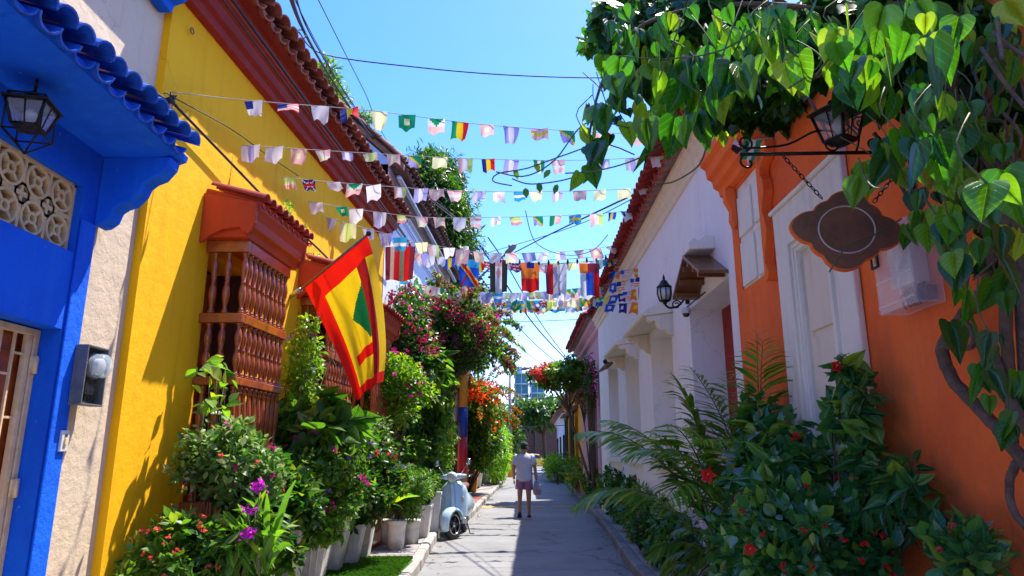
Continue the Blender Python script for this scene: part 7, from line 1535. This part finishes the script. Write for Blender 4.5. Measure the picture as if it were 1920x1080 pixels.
# ================================================================== SCOOTER (built nose to -Y, then turned)
sc_ = thing('scooter', (0, 0, 0), 'pale blue classic scooter parked at the kerb facing the viewer with round mirrors', 'scooter')
def SM(): return MB()
def wheelparts(cy, rr=.235, w=.055, par=sc_, turn=0):
    Tm = Matrix.Translation((0, cy, rr)) @ Matrix.Rotation(turn, 4, 'Z')
    w_ = bpy.data.objects.new('wheel', None); COL.objects.link(w_); w_.parent = par; w_.matrix_local = Tm
    m_ = MB(); prof = [(rr - .075, -w), (rr - .03, -w * 1.05), (rr - .008, -w * .7), (rr, 0), (rr - .008, w * .7), (rr - .03, w * 1.05), (rr - .075, w), (rr - .08, 0)]
    vs = []; n_ = 32
    for r_, x_ in prof:
        for j in range(n_): a_ = 2 * PI * j / n_; vs.append((x_, r_ * math.cos(a_), r_ * math.sin(a_)))
    k = len(prof); fs = [(i * n_ + j, i * n_ + (j + 1) % n_, ((i + 1) % k) * n_ + (j + 1) % n_, ((i + 1) % k) * n_ + j) for i in range(k) for j in range(n_)]
    m_.add(vs, fs, 0, True); lchild(m_, 'tyre', 'rubber', w_)
    m_ = MB()
    for x_ in (-w * .95, w * .95): m_.tube([(x_, (rr - .078) * math.cos(2 * PI * j / 28), (rr - .078) * math.sin(2 * PI * j / 28)) for j in range(29)], .012, 6)
    m_.tube([(-w, 0, 0), (w, 0, 0)], .045, 12)
    for s5 in range(5):
        a_ = 2 * PI * s5 / 5; d_ = Vector((0, math.cos(a_), math.sin(a_))); e_ = Vector((0, -math.sin(a_), math.cos(a_)))
        for x_ in (-w * .8, w * .8): m_.hexa([tuple(d_ * .03 + e_ * .028 + Vector((x_ - .008, 0, 0))), tuple(d_ * .03 - e_ * .028 + Vector((x_ - .008, 0, 0))), tuple(d_ * (rr - .08) - e_ * .014 + Vector((x_ - .008, 0, 0))), tuple(d_ * (rr - .08) + e_ * .014 + Vector((x_ - .008, 0, 0))), tuple(d_ * .03 + e_ * .028 + Vector((x_ + .008, 0, 0))), tuple(d_ * .03 - e_ * .028 + Vector((x_ + .008, 0, 0))), tuple(d_ * (rr - .08) - e_ * .014 + Vector((x_ + .008, 0, 0))), tuple(d_ * (rr - .08) + e_ * .014 + Vector((x_ + .008, 0, 0)))])
    lchild(m_, 'rim', 'steel', w_); m_ = MB(); m_.tube([(-w * .3, 0, 0), (w * .3, 0, 0)], rr - .085, 20); lchild(m_, 'hub', 'rubber', w_)
wheelparts(-.62, turn=R(-26)); wheelparts(.62)
# front mudguard
m_ = MB(); n_ = 16; rings = []
for i in range(n_ + 1):
    a_ = R(-18 + 200 * i / n_); y_ = -.62 - .285 * math.cos(a_); z_ = .235 + .285 * math.sin(a_); wv = .085 + .035 * math.sin(a_) if math.sin(a_) > 0 else .08
    rings.append([(wv * math.cos(R(t_)) * 1.0, y_ + 0 + .055 * math.cos(a_) * (1 - math.sin(R(t_))), z_ - .055 * math.sin(a_) * (1 - math.sin(R(t_)))) for t_ in range(-10, 191, 20)])
m_.T = Matrix.Translation((0, -.62, 0)) @ Matrix.Rotation(R(-26), 4, 'Z') @ Matrix.Translation((0, .62, 0)); m_.loft(rings, closed=False, caps=False); o = lchild(m_, 'mudguard', 'scooter_blue', sc_); md = o.modifiers.new('s', 'SOLIDIFY'); md.thickness = .008
# leg shield: curved sheet, widening towards the floor
m_ = MB(); rings = []
for k in range(13):
    v = k / 12; z_ = .30 + .62 * v; hw = (.235 + .035 * math.sin(v * PI)) if v < .75 else .235 + .025 - .14 * ((v - .75) / .25) ** 1.6; yc = -.42 + .12 * v
    rings.append([(hw * t_, yc - .085 * (1 - abs(t_) ** 2.2) * (1 - .2 * v) + .03 * abs(t_) ** 4, z_) for t_ in [-1 + 2 * i / 14 for i in range(15)]])
m_.loft(rings, closed=False, caps=False); o = lchild(m_, 'leg_shield', 'scooter_blue', sc_); md = o.modifiers.new('s', 'SOLIDIFY'); md.thickness = .018
m_ = MB(); m_.loft([[(w_ * math.cos(R(t_)), y_ - .04 * math.sin(R(t_)), z_) for t_ in range(0, 181, 20)] for z_, w_, y_ in ((.36, .03, -.50), (.5, .045, -.485), (.72, .045, -.455), (.88, .03, -.42))], closed=False, caps=False); lchild(m_, 'horn_cover', 'scooter_blue', sc_)
for sx in (-1, 1):
    m_ = MB(); m_.ball((sx * .19, -.43, .62), .05, n=6, sc=(.5, .4, 1.2)); lchild(m_, 'indicator', 'lamp_glass', sc_)
# rear body: bulging cowls, floor, seat
m_ = MB(); m_.loft([ring_e(0, y_, z_, rx, 0.001, 20) if False else [(rx * math.cos(2 * PI * i / 20), y_, z_ + rz * math.sin(2 * PI * i / 20)) for i in range(20)] for y_, z_, rx, rz in ((.06, .50, .12, .16), (.14, .50, .17, .24), (.35, .50, .215, .26), (.6, .48, .23, .24), (.8, .47, .22, .20), (.93, .48, .10, .12))]); lchild(m_, 'rear_body', 'scooter_blue', sc_)
m_ = MB(); m_.box(-.17, .17, -.42, .12, .27, .31); o = lchild(m_, 'floorboard', 'rubber', sc_)
m_ = MB(); m_.loft([[(rx * math.cos(2 * PI * i / 20), y_, z_ + rz * math.sin(2 * PI * i / 20)) for i in range(20)] for y_, z_, rx, rz in ((.02, .76, .06, .03), (.08, .78, .13, .05), (.3, .79, .155, .06), (.55, .80, .16, .065), (.78, .82, .13, .05), (.84, .82, .05, .02))]); lchild(m_, 'seat', 'seat_brown', sc_)
# headset, headlight, bars
m_ = MB(); m_.loft([[(rx * math.cos(2 * PI * i / 20) + ox, y_, z_ + rz * math.sin(2 * PI * i / 20)) for i in range(20)] for y_, z_, rx, rz, ox in ((-.50, 1.0, .075, .07, 0), (-.46, 1.0, .095, .085, 0), (-.36, 1.0, .10, .08, 0), (-.26, .99, .07, .05, 0))]); m_.tube([(0, -.34, .90), (0, -.36, .97)], .06, 12)
m_.tube([(-.26, -.30, 1.0), (-.12, -.36, 1.0), (.12, -.36, 1.0), (.26, -.30, 1.0)], [.026, .05, .05, .026], 10); m_.T = None; hd = lchild(m_, 'headset', 'scooter_blue', sc_)
m_ = MB(); vs = []; m_.lathe((0, -.51, 1.0), [(.075, .01), (.074, -.005), (.05, -.018), (.01, -.022)], 18, axis='y'); lchild(m_, 'headlight', 'lamp_glass', sc_)
for sx in (-1, 1):
    m_ = MB(); m_.tube([(sx * .25, -.305, 1.0), (sx * .37, -.26, 1.0)], .018, 8); lchild(m_, 'grip', 'rubber', sc_)
    m_ = MB(); m_.tube([(sx * .24, -.34, .99), (sx * .36, -.32, .985)], .006, 6); lchild(m_, 'brake_lever', 'steel', sc_)
    m_ = MB(); m_.tube([(sx * .16, -.34, 1.03), (sx * .24, -.33, 1.14), (sx * .30, -.32, 1.20)], .007, 6); mm = lchild(m_, 'mirror_stem', 'steel', sc_)
    m_ = MB(); m_.ball((sx * .31, -.32, 1.235), .058, n=7, sc=(1, .35, 1)); lchild(m_, 'mirror', 'steel', sc_)
m_ = MB(); m_.tube([(.16, .02, .25), (.22, .0, .02), (.30, -.02, .012)], .011, 6); m_.tube([(.12, .1, .27), (.18, .12, .24)], .02, 6); lchild(m_, 'kickstand', 'iron', sc_)
m_ = MB(); m_.tube([(-.12, .3, .22), (-.17, .55, .22), (-.18, .85, .24)], [.03, .05, .05], 10); m_.box(-.1, .1, .25, .7, .2, .32); lchild(m_, 'engine', 'galv', sc_)
m_ = MB(); m_.box(.17, .235, -.40, -.30, .22, .32); lchild(m_, 'footrest_trim', 'steel', sc_)
for v_ in (0,):
    m_ = MB(); q = []
    for t_ in [-1 + 2 * i / 14 for i in range(15)]: q.append(Vector((.243 * t_, -.42 - .085 * (1 - abs(t_) ** 2.2) + .03, .302)))
    m_.tube(q, .012, 6); lchild(m_, 'shield_trim', 'steel', sc_)
sc_.location = (-1.00, 13.75, 0); sc_.rotation_euler = (0, R(-4), R(-5)); sc_.scale = (.98, 1.04, 1.08)

# ================================================================== TAXI
tx = thing('taxi', (0, 0, 0), 'small yellow hatchback taxi crossing at the far end of the street', 'car')
def csec(y, hw, zb, zt, n_=12): return [(hw * a_, y, z_) for a_, z_ in ((-.92, zb), (-1, zb + .12), (-1, (zb + zt) / 2), (-.97, zt - .06), (-.9, zt), (.9, zt), (.97, zt - .06), (1, (zb + zt) / 2), (1, zb + .12), (.92, zb))]
m_ = MB(); m_.loft([csec(-1.85, .70, .30, .62), csec(-1.75, .80, .22, .78), csec(-1.2, .84, .2, .88), csec(-.7, .85, .2, .95), csec(1.2, .85, .2, .98), csec(1.7, .82, .22, .98), csec(1.88, .72, .3, .85)], smooth=False); bd = lchild(m_, 'body', 'taxi', tx)
m_ = MB(); m_.loft([[(hw * a_, y_, z_) for a_, z_ in ((-1, .93), (-.86, zt - .04), (-.7, zt), (.7, zt), (.86, zt - .04), (1, .93))] for y_, hw, zt in ((-.95, .74, .96), (-.35, .78, 1.40), (.4, .79, 1.46), (1.3, .78, 1.40), (1.75, .74, .97))], smooth=False); lchild(m_, 'cabin', 'taxi', tx)
for sx in (-1, 1):
    for y0, y1, z1a, z1b in ((-.62, -.02, 1.18, 1.36), (.05, .75, 1.37, 1.38), (.82, 1.35, 1.36, 1.2)):
        m_ = MB(); m_.add([(sx * .80, y0, 1.0), (sx * .80, y1, 1.0), (sx * .735, y1, z1b), (sx * .735, y0, z1a), (sx * .76, y0, 1.0), (sx * .76, y1, 1.0), (sx * .70, y1, z1b), (sx * .70, y0, z1a)], [(0, 1, 2, 3), (7, 6, 5, 4), (0, 4, 5, 1), (1, 5, 6, 2), (2, 6, 7, 3), (3, 7, 4, 0)]); lchild(m_, 'side_window', 'car_glass', tx)
m_ = MB(); m_.add([(-.62, 1.79, 1.0), (.62, 1.79, 1.0), (.58, 1.42, 1.36), (-.58, 1.42, 1.36)], [(0, 1, 2, 3)]); lchild(m_, 'rear_window', 'car_glass', tx)
m_ = MB(); m_.add([(-.68, -.98, 1.0), (.68, -.98, 1.0), (.62, -.42, 1.37), (-.62, -.42, 1.37)], [(0, 1, 2, 3)]); lchild(m_, 'windscreen', 'car_glass', tx)
for y_ in (-1.15, 1.15):
    for sx in (-1, 1):
        m_ = MB(); m_.tube([(sx * .70, y_, .3), (sx * .87, y_, .3)], .3, 20); w_ = lchild(m_, 'wheel', 'rubber', tx); m_ = MB(); m_.tube([(sx * .865, y_, .3), (sx * .885, y_, .3)], .18, 14); lchild(m_, 'rim', 'steel', w_)
for sx in (-1, 1):
    m_ = MB(); m_.box(sx * .62 - .12, sx * .62 + .12, -1.84, -1.78, .6, .72); lchild(m_, 'headlight', 'lamp_glass', tx); m_ = MB(); m_.box(sx * .68 - .08, sx * .68 + .08, 1.78, 1.87, .62, .85); lchild(m_, 'tail_light', 'paint_red', tx)
tx.location = (2.5, 75.5, 0); tx.rotation_euler = (0, 0, R(84))
# bird-scare figure: pigeons and litter on the road
for px, py, lb in ((1043, 905, 'small dark pigeon standing on the shaded road nearest the far right kerb'),):
    g_ = at(px, py, 34); x_, y_ = interp(KR, 34) - .45, 34
    t = thing('pigeon', (x_, y_, 0), lb, 'bird'); m_ = MB(); m_.ball((0, 0, .12), .07, n=6, sc=(.8, 1.7, .8)); m_.ball((0, -.11, .2), .035, n=5); m_.tube([(0, .1, .12), (0, .22, .10)], [.04, .015], 6); lchild(m_, 'body', 'cable', t)
    m_ = MB(); m_.tube([(.02, 0, .06), (.02, -.01, 0)], .006, 5); m_.tube([(-.02, 0, .06), (-.02, -.01, 0)], .006, 5); m_.tube([(0, -.14, .2), (0, -.17, .19)], [.01, .003], 5); lchild(m_, 'legs', 'paint_red', t)
